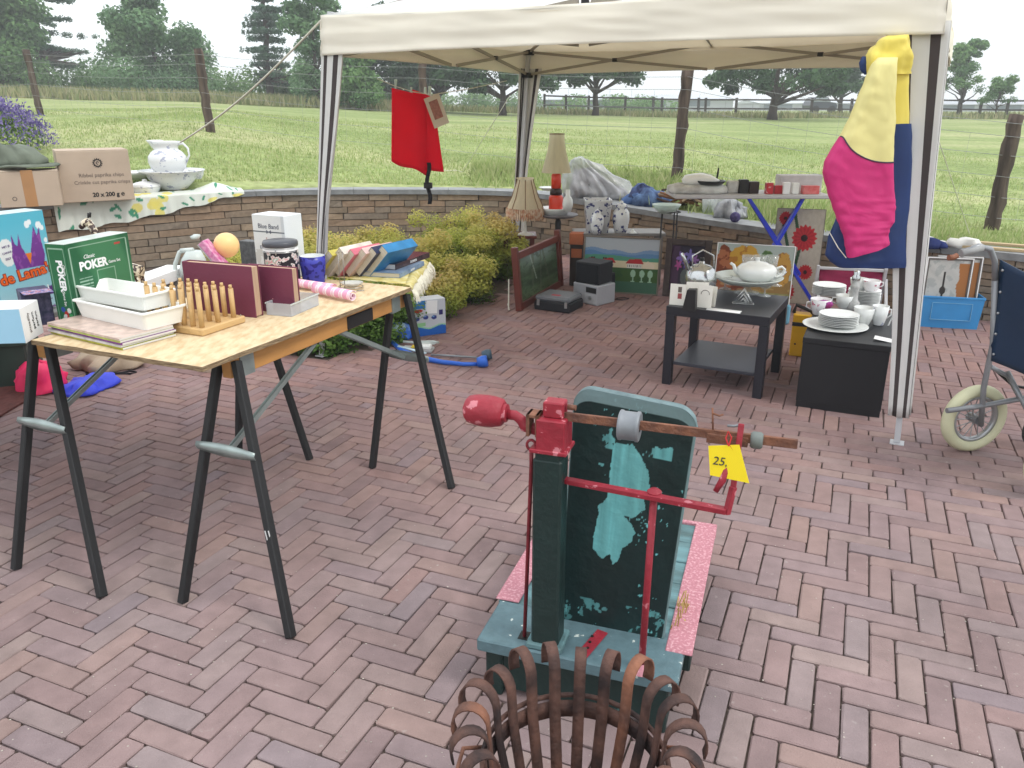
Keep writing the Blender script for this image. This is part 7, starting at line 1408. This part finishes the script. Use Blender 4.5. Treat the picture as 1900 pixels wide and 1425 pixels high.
pic('autumn_painting', 'canvas of yellow and brown autumn trees with a thin white edge behind the side table', (1320, 572), (1462, 584), 446, 0, R(6), f_autumn, .006, whp, 110, 110, .004)
def f_gerb(u, v):
    c = solidc(u, C(196, 186, 170)) * (.92 + .12 * fbm(u * 20, v * 30, 3))[..., None]
    for (a, b) in (((.55, .62), (.35, 1.)), ((.55, .6), (.4, .1)), ((.15, .85), (.35, .5))): t = np.clip(((u - a[0]) * (b[0] - a[0]) + (v - a[1]) * (b[1] - a[1])) / ((b[0] - a[0]) ** 2 + (b[1] - a[1]) ** 2), 0, 1); d = np.hypot(u - a[0] - t * (b[0] - a[0]), (v - a[1] - t * (b[1] - a[1])) * 1.6); c = mixc(c, (d < .035) * 1., C(50, 84, 56))
    for (x, y, r) in ((.62, .70, .27), (.18, .90, .14), (.72, .34, .16), (.35, .12, .2)):
        a = np.arctan2((v - y) * 1.9, u - x); d = np.hypot(u - x, (v - y) * 1.9); c = mixc(c, (d < r * (.92 + .08 * np.cos(a * 16))) * 1., C(196, 44, 52)); c = mixc(c, ((d < r * .75) & (np.cos(a * 14 + 2) > .2)) * .5, C(150, 26, 40)); c = mixc(c, (d < r * .26) * 1., C(50, 24, 28))
    return c
T, w, h = pic('gerbera_panel', 'beige panel painted with big red gerberas behind the blue trestle legs', (1424, 560), (1512, 566), 383, 0, R(4), f_gerb, .004, gwood, 90, 150, .003)
# ------------------------------------------------------------- stereo and case
bsp = mt('speaker_black', (34, 36, 42), rough=.6, var=.15); 
T, w, h = boxthing('silver_stereo', 'silver mini stereo below the black loudspeaker', 'stereo', (1058, 560), (1112, 567), 0, .22, 524, mt('silver_plastic', (176, 178, 184), rough=.35, var=.05), c=.006)
T.rotation_euler.z += R(-16); m = MB(); m.box(w * .05, w * .45, -.004, 0, h * .62, h * .88); m.build('display', blackp, T); m = MB(); m.cyl(.016, 0, .008, 18, M=Matrix.Translation((w * .22, 0, h * .35)) @ Matrix.Rotation(R(90), 4, 'X')); m.build('volume_knob', spk, T); m = MB(); m.box(w * .0, w * .48, -.003, 0, h * .08, h * .56); m.build('deck_door', mt('light_silver', (200, 202, 206), rough=.3), T)
zs_ = h + .001; p0 = T.location.copy()
T, w2, h2 = boxthing('loudspeaker', 'black loudspeaker standing on top of the silver stereo', 'loudspeaker', (1064, 521), (1112, 526), zs_, .2, 482, bsp, c=.004); T.location.y = p0.y + .01; T.rotation_euler.z += R(-10)
m = MB(); m.box(-w2 / 2 + .012, w2 / 2 - .012, -.006, 0, .012, h2 - .012, c=.004); m.build('grille', mt('speaker_cloth', (28, 30, 36), rough=.95), T)
T, w2, h2 = boxthing('loudspeaker', 'black loudspeaker on the ground right of the silver stereo', 'loudspeaker', (1117, 560), (1140, 553), 0, .16, 512, bsp, c=.004); m = MB(); m.box(-w2 / 2 + .01, w2 / 2 - .01, -.006, 0, .012, h2 - .012, c=.003); m.build('grille', mt('speaker_cloth', (28, 30, 36)), T)
T, w, h = fb('drill_case', 'black and grey plastic tool case lying before the forest painting', 'case', (990, 574), (1052, 582), 0, .24, 556); dp = .26
m = MB(); m.box(-w / 2, w / 2 + .02, 0, dp, 0, h * .95, c=.01); m.build('base', bsp, T); m = MB(); m.box(-w / 2 + .006, w / 2 + .014, .006, dp - .006, h * .95, h * 1.5, c=.014); m.build('lid', mt('grey_case', (120, 124, 130), rough=.4, var=.1), T); m = MB(); m.box(-.02, .05, .05, .09, h * 1.5, h * 1.5 + .001); m.build('red_badge', mt('red_badge', (196, 70, 80)), T)
for x in (-.4, .42): m = MB(); m.box(x * w, x * w + .022, -.006, .004, h * .5, h * 1.1, c=.002); m.build('latch', spk, T)
m = MB(); m.tube([(0, 0, .005), (.06, -.03, .005), (.12, .02, .005), (.09, .06, .005), (.02, .03, .005)], .004, 5); single(m, 'cable', corde, 'thin black cable curled on the paving right of the stereo', 'cable', G(1140, 556))
T, w, h = boxthing('garden_lantern', 'small dark lantern with terracotta roof standing left of the village painting', 'lantern', (1056, 530), (1078, 531), 0, .1, 434, mt('dark_iron', (58, 48, 46), rough=.7), c=.004); m = MB(); m.box(-w / 2 + .012, w / 2 - .002, -.002, 0, h * .55, h * .72); m.build('clay_panel', mt('terracotta', (190, 110, 74), rough=.9, var=.2), T); m = MB(); m.box(-w / 2 - .008, w / 2 + .008, -.008, .108, h * .8, h + .006, c=.004); m.build('roof', mt('terracotta', (190, 110, 74)), T)
# ------------------------------------------------------------- low tables with lamps and vases
dwood = mt('dark_brown_wood', (84, 62, 54), rough=.6, var=.3, sc=6, stretch=(.4, 2, 2))
def lowtable(label, x0, x1, y, Y, dep, mat, th=.025, z=None):
    a_, b_ = A(x0, y, Y), A(x1, y, Y); T = thing('low_table', label, 'table', Vector(((a_.x + b_.x) / 2, Y, 0))); w = b_.x - a_.x; z = a_.z
    m = MB(); m.box(-w / 2, w / 2, 0, dep, z - th, z, c=.003); m.build('tabletop', mat, T)
    for x in (-w / 2 + .02, w / 2 - .06):
        for y_ in (.02, dep - .06): m = MB(); m.box(x, x + .04, y_, y_ + .04, 0, z - th - .0005, c=.003); m.build('leg', mat, T)
    return z
zv = lowtable('narrow low table behind the village painting, carrying the blue and white vases', 1066, 1236, 433, 6.85, .3, mt('grey_shelf', (150, 146, 142), rough=.5, var=.1))
zl = lowtable('small reddish brown table behind the forest painting', 930, 996, 438, 7.2, .28, mah)
fab = clothmat('lampshade_silk', (232, 218, 188), var=.08, trans=.4, sc=30, stretch=(1, 1, .05)); frn = mt('rust_fringe', (196, 140, 108), rough=.9, rgb2=(226, 202, 176), sc=30, thr=(.4, .6))
LY = 7.3; T = LT('fringed_lamp', 'table lamp with a beige bell shade and rust fringe before the back gazebo leg', 'lamp', 974, LY, [('base', whi, [(0, 437), (18, 437), (17, 434), (6, 431), (3, 428), (3, 396), (0, 395)]), ('shade', fab, [(33, 386), (30, 378), (24, 366), (19, 350), (15, 338), (14, 333), (17, 330)])], n_=16)
k = mpp(T.location); z_ = lambda y: A(974, y, LY).z - T.location.z; m = MB()
for i in range(60): a = 2 * pi * i / 60; r = 33 * k; m.tube([(r * cos(a), r * sin(a), z_(385)), (r * 1.02 * cos(a + .02), r * 1.02 * sin(a), z_(396)), (r * 1.03 * cos(a), r * 1.03 * sin(a), z_(405 + (i % 3)))], [.006, .009, .005], 4)
tag(m.build('fringe', frn, T), kind='stuff'); m = MB()
for i in range(8): a = 2 * pi * i / 8; m.tube([(hw * k * cos(a), hw * k * sin(a), z_(y)) for hw, y in ((33.5, 386), (30.5, 378), (24.5, 366), (19.5, 350), (15.5, 338), (14.5, 333))], .004, 4)
m.build('shade_rib', mt('brown_braid', (150, 120, 92), rough=.9), T)
# round stand with white cake tray
LY2 = 7.35; LT('pedestal_table', 'small round black pedestal table under the orange based lamp', 'table', 1033, LY2, [('top', mt('pewter_top', (120, 116, 118), rough=.5), [(0, 404), (26, 403), (36, 399), (36, 397), (0, 397)]), ('stem', blackp, [(0, 540), (22, 540), (20, 536), (4, 530), (3.4, 440), (5.4, 425), (5.4, 412), (3, 404), (0, 404)])])
LT('cake_tray', 'white round china cake tray under the orange based lamp', 'tray', 1030, LY2, [('tray', china, [(0, 397), (22, 397), (28, 389), (30, 385), (28, 385), (20, 390), (0, 390)])])
orng = mt('orange_glaze', (226, 66, 40), rough=.3, var=.08, k=.9)
LT('tall_lamp', 'tall table lamp with orange ceramic base and cream pleated shade', 'lamp', 1031, LY2, [('lower_block', orng, [(0, 391), (12, 391), (13, 388), (13, 366), (11, 362), (0, 362)]), ('band', mt('dark_band', (70, 52, 50)), [(0, 362), (11, 361), (11, 353), (9, 350), (0, 350)]), ('upper_block', orng, [(0, 350), (9, 349), (9, 325), (7, 322), (0, 322)]), ('shade', clothmat('pleated_shade', (236, 228, 196), var=.1, trans=.45, sc=26, stretch=(1, 1, .03)), [(27, 320), (22, 300), (17, 280), (14, 262), (13.5, 250)]), ('shade_trim', mt('tan_trim', (176, 160, 130)), [(14, 250), (14, 247.5), (13.4, 247.5)])], n_=24)
LT('small_vase', 'small milky white vase right of the orange based lamp', 'vase', 1053, LY2 - .12, [('vase', china, [(0, 392), (7, 392), (10, 380), (9, 370), (4, 362), (4, 352), (3, 352), (3, 362), (0, 380)])])
LT('white_plate', 'white plate lying on the coping left of the orange based lamp', 'plate', 1018, 8.4, [('plate', china, [(0, 353), (10, 353), (18, 348), (18, 347), (8, 350), (0, 350)])])
# plastic wrapped bundle on the coping
p = G(1112, 371, ZT(1112)) + Vector((.02, .12, .0)); T = thing('wrapped_bundle', 'bundle wrapped in crinkled clear plastic on the wall behind the lamps', 'bundle', p); k = mpp(p)
foil = mt('crinkled_film', (226, 228, 232), rough=.14, rgb2=(200, 200, 204), sc=7, bump=.9, bsc=30, thr=(.36, .6), alpha=.5, spec=.8)
m = MB(); loft(m, [(0.01, 0, 0, 68 * k, .16), (.08, -.02, 0, 66 * k, .17), (.16, -.08, 0, 58 * k, .16), (.25, -.14, 0, 46 * k, .14), (.33, -.2, 0, 32 * k, .11), (.39, -.24, 0, 18 * k, .07), (.41, -.25, 0, 6 * k, .03)], 90, .07, 11, 9); m.build('film', foil, T); m = MB(); loft(m, [(0.012, .02, .02, 54 * k, .11), (.1, -.03, .02, 48 * k, .12), (.2, -.11, .02, 34 * k, .1), (.3, -.18, .02, 16 * k, .06)], 50, .07, 9, 19); m.build('contents', mt('bundle_grey', (176, 172, 176), rough=.8, rgb2=(84, 78, 84), sc=9, thr=(.4, .56)), T); 
m = MB(); loft(m, [(0.0, .28, -.05, .22, .1), (.03, .28, -.05, .26, .12), (.06, .3, -.05, .12, .07)], 30, .03, 14, 4); m.build('film_tail', foil, T)
# vases on the low table
YV = 6.95
T = LT('square_vase', 'tall angular white vase painted blue, left on the low table', 'vase', 1107, YV, [('body', delft, [(0, 432), (26, 432), (34, 372), (35, 369), (32, 369), (22, 425), (0, 428)])], n_=4, yaw=R(45), sx=.98); 
LT('ginger_jar', 'blue flowered ginger jar with lid, right on the low table', 'jar', 1151, YV - .06, [('body', delft, [(0, 432), (10, 432), (13, 424), (16, 406), (15, 394), (10, 387), (9, 385)]), ('lid', delft, [(10, 386), (11, 382), (8, 378), (3, 376), (3, 373), (0, 372)])])
LT('small_jar', 'small cobalt patterned jar with lid standing before the angular vase', 'jar', 1107, YV - .14, [('body', delft, [(0, 434), (8, 434), (11, 424), (13, 412), (12, 402), (6, 396)]), ('lid', delft, [(7, 396), (6, 392), (2, 389), (0, 387)])]) 
LT('white_trinket', 'little white pointed trinket at the right end of the low table', 'trinket', 1174, YV - .1, [('trinket', china, [(0, 433), (9, 433), (6, 430), (3, 428), (2, 425), (0, 424)])])
# plant stand with glass bowl
p = A(1234, 545, 6.7); p.z = 0; T = thing('plant_stand', 'tall thin dark wire plant stand before the right half of the wall', 'stand', p); zz = A(1234, 393, 6.7).z; m = MB()
for i, (dx, dy) in enumerate(((-.08, -.03), (-.06, .06), (.06, -.02), (.05, .06))): m = MB(); m.tube([(dx * 1.3, dy * 1.3, 0), (dx, dy, zz * .5), (dx * .9, dy * .9, zz)], .006, 6); m.build('leg', blackp, T)
m = MB(); m.tube([(.085 * cos(t), .07 * sin(t), zz) for t in np.linspace(0, 2 * pi, 24)[:-1]], .005, 6, closed=True); m.build('ring', blackp, T)
LT('glass_bowl', 'pale green glass bowl resting on the thin wire plant stand', 'bowl', 1236, 6.7, [('bowl', mt('green_glass', (214, 236, 226), rough=.1, alpha=.75, var=.05), [(0, 396), (12, 396), (20, 389), (27, 379), (26, 379), (18, 387), (0, 392)])])
# clothes, driftwood, vase, plastic on the coping
def heap(name, label, cat, px, py, w, h, d, cols, seed, n_=7, z=None, back=.12, amp=.03):
    p = G(px, py, ZT(px) if z is None else z) + Vector((0, back, 0)); T = thing(name, label, cat, p); g_ = random.Random(seed)
    for i in range(n_):
        m = MB(); cx, cy = g_.uniform(-w * .35, w * .35), g_.uniform(-d * .3, d * .3); hw, hd, hh_ = w * g_.uniform(.15, .32), d * g_.uniform(.25, .45), h * g_.uniform(.5, 1)
        loft(m, [(0.004, cx, cy, hw, hd), (hh_ * .4, cx, cy, hw * 1.02, hd), (hh_ * .8, cx, cy, hw * .75, hd * .7), (hh_, cx, cy, hw * .2, hd * .2)], 30, amp, 12, seed + i); m.build('fold', cols[i % len(cols)], T)
    return T
heap('blue_clothes', 'heap of blue patterned clothes on the coping right of the plastic bundle', 'clothes', 1206, 384, .46, .22, .26, [mt('denim_cloth', (104, 134, 176), rough=.9, rgb2=(46, 56, 96), sc=14), mt('navy_cloth', (38, 44, 80), rough=.9, rgb2=(90, 110, 160), sc=18), mt('mid_blue_cloth', (86, 116, 168), rough=.9, var=.3)], 4, 12)
p = G(1276, 392, ZT(1276)) + Vector((0, .12, 0)); T = thing('driftwood', 'tangle of brown and cream driftwood pieces on the coping', 'driftwood', p); g_ = random.Random(6)
dw = [mt('driftwood_brown', (150, 106, 74), rough=.7, var=.4, sc=12), mt('driftwood_cream', (206, 180, 150), rough=.8, var=.3, sc=12), mt('driftwood_dark', (78, 54, 44), rough=.7, var=.3)]
for i in range(30):
    a = g_.uniform(-.5, .9); c_ = Vector((g_.uniform(-.2, .2), g_.uniform(-.09, .1), .02 + g_.uniform(0, .17))); L_ = g_.uniform(.08, .17); d_ = Vector((cos(a), g_.uniform(-.5, .5), g_.uniform(-.5, .35))).normalized() * L_
    q_ = [c_ - d_, c_ + Vector((0, 0, g_.uniform(.0, .03))), c_ + d_]; q_ = [Vector((v.x, v.y, max(.012, v.z))) for v in q_]; m = MB(); m.tube(q_, [.01, .018, .008], 6); m.build('branch', dw[i % 3], T)
LT('fish_bowl', 'round clear glass vase on the coping below the ironing board', 'vase', 1337, G(1337, 402, ZT(1337)).y + .1, [('vase', glassmat('bowl_glass', (226, 232, 232), .5), [(0, 401), (10, 401), (15, 394), (18, 384), (17, 374), (12, 367), (12, 362), (14, 360), (13, 360), (11, 362), (11, 367), (15, 375), (16, 384), (13, 393), (0, 398)])])
LT('glass_beaker', 'clear cut glass beaker left of the round glass vase', 'glass', 1312, G(1312, 397, ZT(1312)).y + .13, [('glass', glassmat('bowl_glass', (226, 232, 232), .5), [(0, 396), (9, 396), (12, 362), (11, 362), (8, 394), (0, 394)])])
heap('grey_plastic', 'crumpled grey plastic sheet on the coping behind the blue crossed legs', 'plastic sheet', 1374, 408, .36, .2, .24, [mt('grey_film', (186, 188, 192), rough=.25, rgb2=(120, 122, 130), sc=12, bump=.8, bsc=20)], 9, 5, amp=.05)
m = MB(); m.ball((0, 0, .045), .046, 16, 10); single(m, 'yarn_ball', mt('violet_yarn', (84, 76, 122), rough=.95, var=.4, sc=60, bump=.8, bsc=70), 'dark violet ball sitting on the edge of the coping', 'ball', G(1366, 414, ZT(1366)) + Vector((0, .05, 0)))
# ironing-board style table with blue crossed legs
bly = mt('cobalt_legs', (38, 58, 196), rough=.4, var=.08, k=.9); YI = 5.95; a_, b_ = A(1252, 361, YI), A(1540, 363, YI); zi = a_.z
T = thing('trestle_bench', 'long narrow selling table with crossed cobalt blue legs at the wall', 'table', Vector(((a_.x + b_.x) / 2, YI, 0))); w = b_.x - a_.x; cx = (a_.x + b_.x) / 2
m = MB(); m.box(-w / 2, w / 2, -.02, .36, zi - .03, zi, c=.006); m.build('tabletop', mt('pale_grey_top', (206, 204, 206), rough=.6, var=.05), T)
def il(x, y, dy=0): q = A(x, y, YI + dy); return Vector((q.x - cx, dy, q.z))
for dy in (.0, .26):
    m = MB(); a1_, b1_ = il(1388, 366, dy), il(1516, 588, dy); b1_.z = .0; m.bar(a1_, b1_, .03, .022 + .0); m.build('leg', bly, T)
    m = MB(); a1_, b1_ = il(1490, 368, dy + .03), il(1370, 560, dy + .03); b1_.z = 0; m.bar(a1_, b1_, .03, .022); m.build('leg', bly, T)
def onI(x, y, w, h, d, name, label, cat, mat, dy=.05, dz=0, c=.003, part='body'):
    q = A(x, y, YI + dy); T = thing(name, label, cat, Vector((q.x, YI + dy, zi + .0005 + dz))); k = mpp(q); m = MB(); m.box(-w * k / 2, w * k / 2, 0, d, 0, h * k * 1.25, c=c); m.build(part, mat, T); return T, w * k, h * k
wr = mt('grey_white_cloth', (228, 228, 224), rough=.8, rgb2=(178, 174, 172), sc=10, thr=(.36, .6))
p = A(1293, 355, YI + .14); T = thing('folded_bedding', 'folded grey-white patterned bedding at the left end of the selling table', 'bedding', Vector((p.x, p.y, zi))); k = mpp(p); m = MB(); loft(m, [(.002, 0, 0, 52 * k, .13), (.02, 0, 0, 55 * k, .14), (.05, 0, 0, 54 * k, .13), (.065, 0, 0, 40 * k, .1)], 40, .012, 10, 2, pw=.7); m.build('fold', wr, T)
p = A(1298, 335, YI + .16); T = thing('white_cushion', 'white cushion on top of the folded bedding', 'cushion', Vector((p.x, p.y, zi + .062))); m = MB(); loft(m, [(.0, 0, 0, 30 * k, .1), (.03, .01, 0, 36 * k, .12), (.06, -.01, 0, 26 * k, .09), (.075, -.01, 0, 8 * k, .04)], 30, .01, 10, 5, pw=.8); m.build('cushion', whi, T)
p = A(1318, 345, YI + .08); T = thing('frying_pan', 'dark round pan lying on the bedding', 'pan', Vector((p.x, p.y, zi + .064))); m = MB(); m.lathe([(0, .0), (.08, .0), (.105, .02), (.11, .03), (.105, .03), (.08, .006), (0, .006)], 30); m.build('pan', mt('pan_black', (50, 54, 56), rough=.35), T); m = MB(); m.tube([(.06, .07, .03), (.07, .09, .07), (.075, .1, .11)], [.006, .008, .006], 6); m.build('handle', blackp, T)
onI(1360, 354, 22, 18, .05, 'ornament', 'small grey and white ornament right of the pan', 'ornament', wr, .08, c=.008)
onI(1380, 356, 16, 20, .06, 'black_box', 'small black box, left of two on the selling table', 'box', blackp, .06); onI(1399, 356, 18, 17, .06, 'black_box', 'low dark brown box, right of two on the selling table', 'box', mt('dark_brown_box', (58, 40, 40), rough=.5), .06)
rb = mt('red_pack', (206, 50, 62), rough=.4, rgb2=(236, 214, 214), sc=30, thr=(.34, .42))
onI(1428, 357, 13, 16, .05, 'red_packet', 'narrow red packet, leftmost of the red goods on the selling table', 'packet', rb, .03); onI(1445, 357, 16, 12, .05, 'red_packet', 'low red packet between the narrow red and the white packet', 'packet', mt('deep_red_pack', (200, 44, 56), rough=.4), .04)
onI(1459, 358, 13, 17, .04, 'white_packet', 'white packet with a red foot on the selling table', 'packet', whp, .02); onI(1476, 358, 12, 16, .04, 'white_packet', 'plain white packet beside the one with a red foot', 'packet', whi, .03); onI(1505, 359, 30, 12, .06, 'red_parcel', 'long low red parcel at the right of the selling table', 'parcel', mt('red_wrap', (222, 56, 62), rough=.3, rgb2=(240, 150, 150), sc=20), .02)
onI(1485, 352, 78, 24, .12, 'white_carton', 'long open white carton behind the packets on the selling table', 'box', mt('off_white_card', (226, 220, 222), rough=.6), .18)
# magenta chair under the jacket
mg = mt('magenta_canvas', (150, 34, 78), rough=.8, var=.15, sc=6); p = G(1580, 590); T = thing('folding_chair', 'folding chair with a magenta canvas seat behind the cabinet', 'chair', p, R(-15))
q = lambda x, y, yl: LP(x, y, p, R(-15), yl)
x0, z0 = q(1522, 500, 0); x1, z1 = q(1640, 500, 0); x2, z2 = q(1645, 545, -.05); m = MB(); m.sheet([[(x0 + (x1 - x0) * u, .02 + .02 * sin(pi * u), z0), (x0 + (x1 - x0) * u, 0 + .03 * sin(pi * u), (z0 + z2) / 2), (x0 + (x1 - x0) * u, -.03, max(.1, z2 - .02))] for u in np.linspace(0, 1, 8)]); m.build('canvas', mg, T, solid=.004)
for x in (x0 - .015, x1 + .015):
    m = MB(); m.bar((x, .08, .0), (x, -.0, z0 + .03), .022, .022, c=.003); m.build('back_leg', steel, T); m = MB(); m.bar((x + .018, -.2, .0), (x + .018, .05, z0 - .06), .022, .022, c=.003); m.build('front_leg', steel, T)
m = MB(); m.bar((x0 - .015, .01, z0 + .01), (x1 + .015, .01, z0 + .01), .02, .02, c=.003); m.build('top_rail', steel, T)
# ------------------------------------------------------------- right of the gazebo leg
T, w, h = fb('blue_crate', 'translucent blue plastic crate holding framed pictures', 'crate', (1706, 606), (1812, 612), 0, .25, 548); cb = mt('blue_translucent_plastic', (70, 156, 220), rough=.3, alpha=.88, var=.12, sc=5, k=.95); dp = .24
m = MB(); t_ = .04
for (x0, x1, y0, y1) in ((-w / 2, w / 2, 0, .004), (-w / 2, w / 2, dp - .004, dp), (-w / 2, -w / 2 + .004, .004, dp - .004), (w / 2 - .004, w / 2, .004, dp - .004)):
    m.add([(x, y, 0) for x, y in ((x0, y0), (x1, y0), (x1, y1), (x0, y1))] + [(x * 1.08, y + (-.012 if y < dp / 2 else .012), h) for x, y in ((x0, y0), (x1, y0), (x1, y1), (x0, y1))], [(0, 1, 5, 4), (1, 2, 6, 5), (2, 3, 7, 6), (3, 0, 4, 7), (4, 5, 6, 7), (3, 2, 1, 0)])
m.box(-w / 2, w / 2, 0, dp, .0, .004); m.build('shell', cb, T)
m = MB()
for y in (-.016, dp + .008): m.box(-w / 2 * 1.1, w / 2 * 1.1, y, y + .008, h - .012, h + .003, c=.002)
for x in (-w / 2 * 1.1, w / 2 * 1.1 - .008): m.box(x, x + .008, -.008, dp + .008, h - .012, h + .003, c=.002)
m.build('rim', cb, T); m = MB(); m.box(-.08, .10, .006, .012, .01, .05); m.build('card_inside', mt('cyan_card', (110, 200, 226), rough=.5), T)
for (x0, x1, z0, z1) in ((-.14, .14, .06, .063), (-.14, .14, h * .8, h * .8 + .003), (-.14, -.137, .06, h * .8), (.137, .14, .06, h * .8)): m = MB(); m.box(x0 * w / .4, x1 * w / .4, -.012, -.006, z0, z1); m.build('panel_ridge', mt('light_blue_ridge', (140, 200, 236), rough=.3), T)
def f_wx(u, v):
    c = solidc(u, C(206, 206, 202)) * (.9 + .15 * fbm(u * 5 + v * 8, v * 4, 2))[..., None]; st_ = (fbm(u * 3 + v * 9, v * 2 - u * 6, 5) > .58) * .5; c = mixc(c, st_, C(160, 166, 166)); c = mixc(c, ((np.abs(u - .42) < .02) & (v > .25) & (v < .8)) * 1., C(50, 44, 44)); c = mixc(c, (((u - .42) / .08) ** 2 + ((v - .5) / .07) ** 2 < 1) * 1., C(60, 54, 52)); n_ = fbm(u * 12, v * 12, 8)
    c = mixc(c, ((v < .24 + .1 * n_) & (n_ > .3)) * 1., C(190, 122, 60)); c = mixc(c, ((u > .82 - .12 * n_) & (v < .95)) * 1., C(176, 116, 66)); return mixc(c, ((v < .3) & (n_ > .55)) * .8, C(120, 60, 40))
CR = T; cz = .02
for i, (x0, x1, yt, dy, lab, fm) in enumerate([(1722, 1812, 476, .05, 'framed church tower picture standing in the blue crate', 0), (1742, 1830, 474, .10, 'second framed picture behind the church tower one in the crate', 1)]):
    p0 = T.location + Vector((0, 0, 0)); yaw = CR.rotation_euler.z; a_ = LP(x0, yt, CR.location, yaw, dy); b_ = LP(x1, yt, CR.location, yaw, dy); H = a_[1] - cz; wd = b_[0] - a_[0]; c_, s_ = cos(yaw), sin(yaw); xm = (a_[0] + b_[0]) / 2
    loc = Vector((CR.location.x + xm * c_ - dy * s_, CR.location.y + xm * s_ + dy * c_, cz)); P_ = thing('framed_picture', lab, 'picture', loc, yaw, rot=(R(-3 - i), 0, yaw)); b = .022; fm_ = mt('pewter_frame', (110, 104, 100), rough=.4, var=.2)
    for (xa, xb, za, zb_) in ((-wd / 2, -wd / 2 + b, 0, H), (wd / 2 - b, wd / 2, 0, H), (-wd / 2 + b, wd / 2 - b, 0, b), (-wd / 2 + b, wd / 2 - b, H - b, H)):
        m = MB(); m.box(xa, xb, -.008, .008, za, zb_, c=.002); m.build('frame_bar', fm_, P_)
    for (xa, xb, za, zb_) in ((-wd / 2 + .004, -wd / 2 + .011, .004, H - .004), (wd / 2 - .011, wd / 2 - .004, .004, H - .004), (-wd / 2 + .011, wd / 2 - .011, H - .011, H - .004)): m = MB(); m.box(xa, xb, -.0095, -.0082, za, zb_); m.build('white_inlay', whp, P_)
    painted('print', wd - 2 * b, H - 2 * b, f_wx, P_, prt, 60, 70, (0, -.001, b)); m = MB(); m.box(-wd / 2 + .003, wd / 2 - .003, .0085, .011, .003, H - .003); m.build('backing', cardd, P_)
heap('navy_cushions', 'navy blue cushions and bags piled on the paving right of the jacket', 'cushions', 1700, 560, .55, .34, .2, [mt('navy_cloth', (38, 44, 80)), mt('blue_cushion', (34, 48, 104), rough=.9, var=.2)], 14, 6, z=0, back=.1, amp=.04)
heap('white_throw', 'crumpled white throw on the coping above the framed pictures', 'throw', 1765, 462, .42, .07, .22, [mt('white_knit', (230, 228, 224), rough=.95, var=.12, sc=20)], 15, 6, back=.14, amp=.025)
heap('navy_bag', 'navy blue sports bag lying on the coping right of the striped curtain', 'bag', 1735, 462, .3, .09, .16, [mt('blue_cushion', (34, 48, 104))], 16, 3, back=.05, amp=.02)
for i, (x, y, lab) in enumerate([(1862, 468, 'light wooden slat lying on the wall, nearer one'), (1880, 462, 'light wooden slat lying on the wall, farther one')]):
    p = G(x, y, ZT(x)) + Vector((0, .05 + .06 * i, 0)); T = thing('wooden_slat', lab, 'slat', p, R(-32)); m = MB(); m.box(-.25, .6, 0, .05, 0.001, .02, c=.002); m.build('slat', mt('light_pine', (206, 180, 140), rough=.7, var=.15, sc=6, stretch=(.3, 3, 3)), T)
T, w, h = boxthing('navy_case', 'navy blue case standing behind the wheelchair', 'case', (1836, 560), (1960, 572), 0, .3, 480, mt('navy_case', (32, 44, 84), rough=.7, var=.2), c=.02)
# ============================================================= AIR: faint summer haze
m = MB(); m.box(-400, 400, -400, 400, -1.1, 19); hz = m.build('haze', [], None); hm = bpy.data.materials.new('haze_air'); hm.use_nodes = True; N = hm.node_tree.nodes; N.clear()
o_ = N.new('ShaderNodeOutputMaterial'); pv_ = N.new('ShaderNodeVolumePrincipled'); pv_.inputs['Color'].default_value = (.97, .99, 1, 1); pv_.inputs['Density'].default_value = .0032; pv_.inputs['Anisotropy'].default_value = .2
hm.node_tree.links.new(pv_.outputs[0], o_.inputs['Volume']); hz.data.materials.append(hm); hz['kind'] = 'stuff'
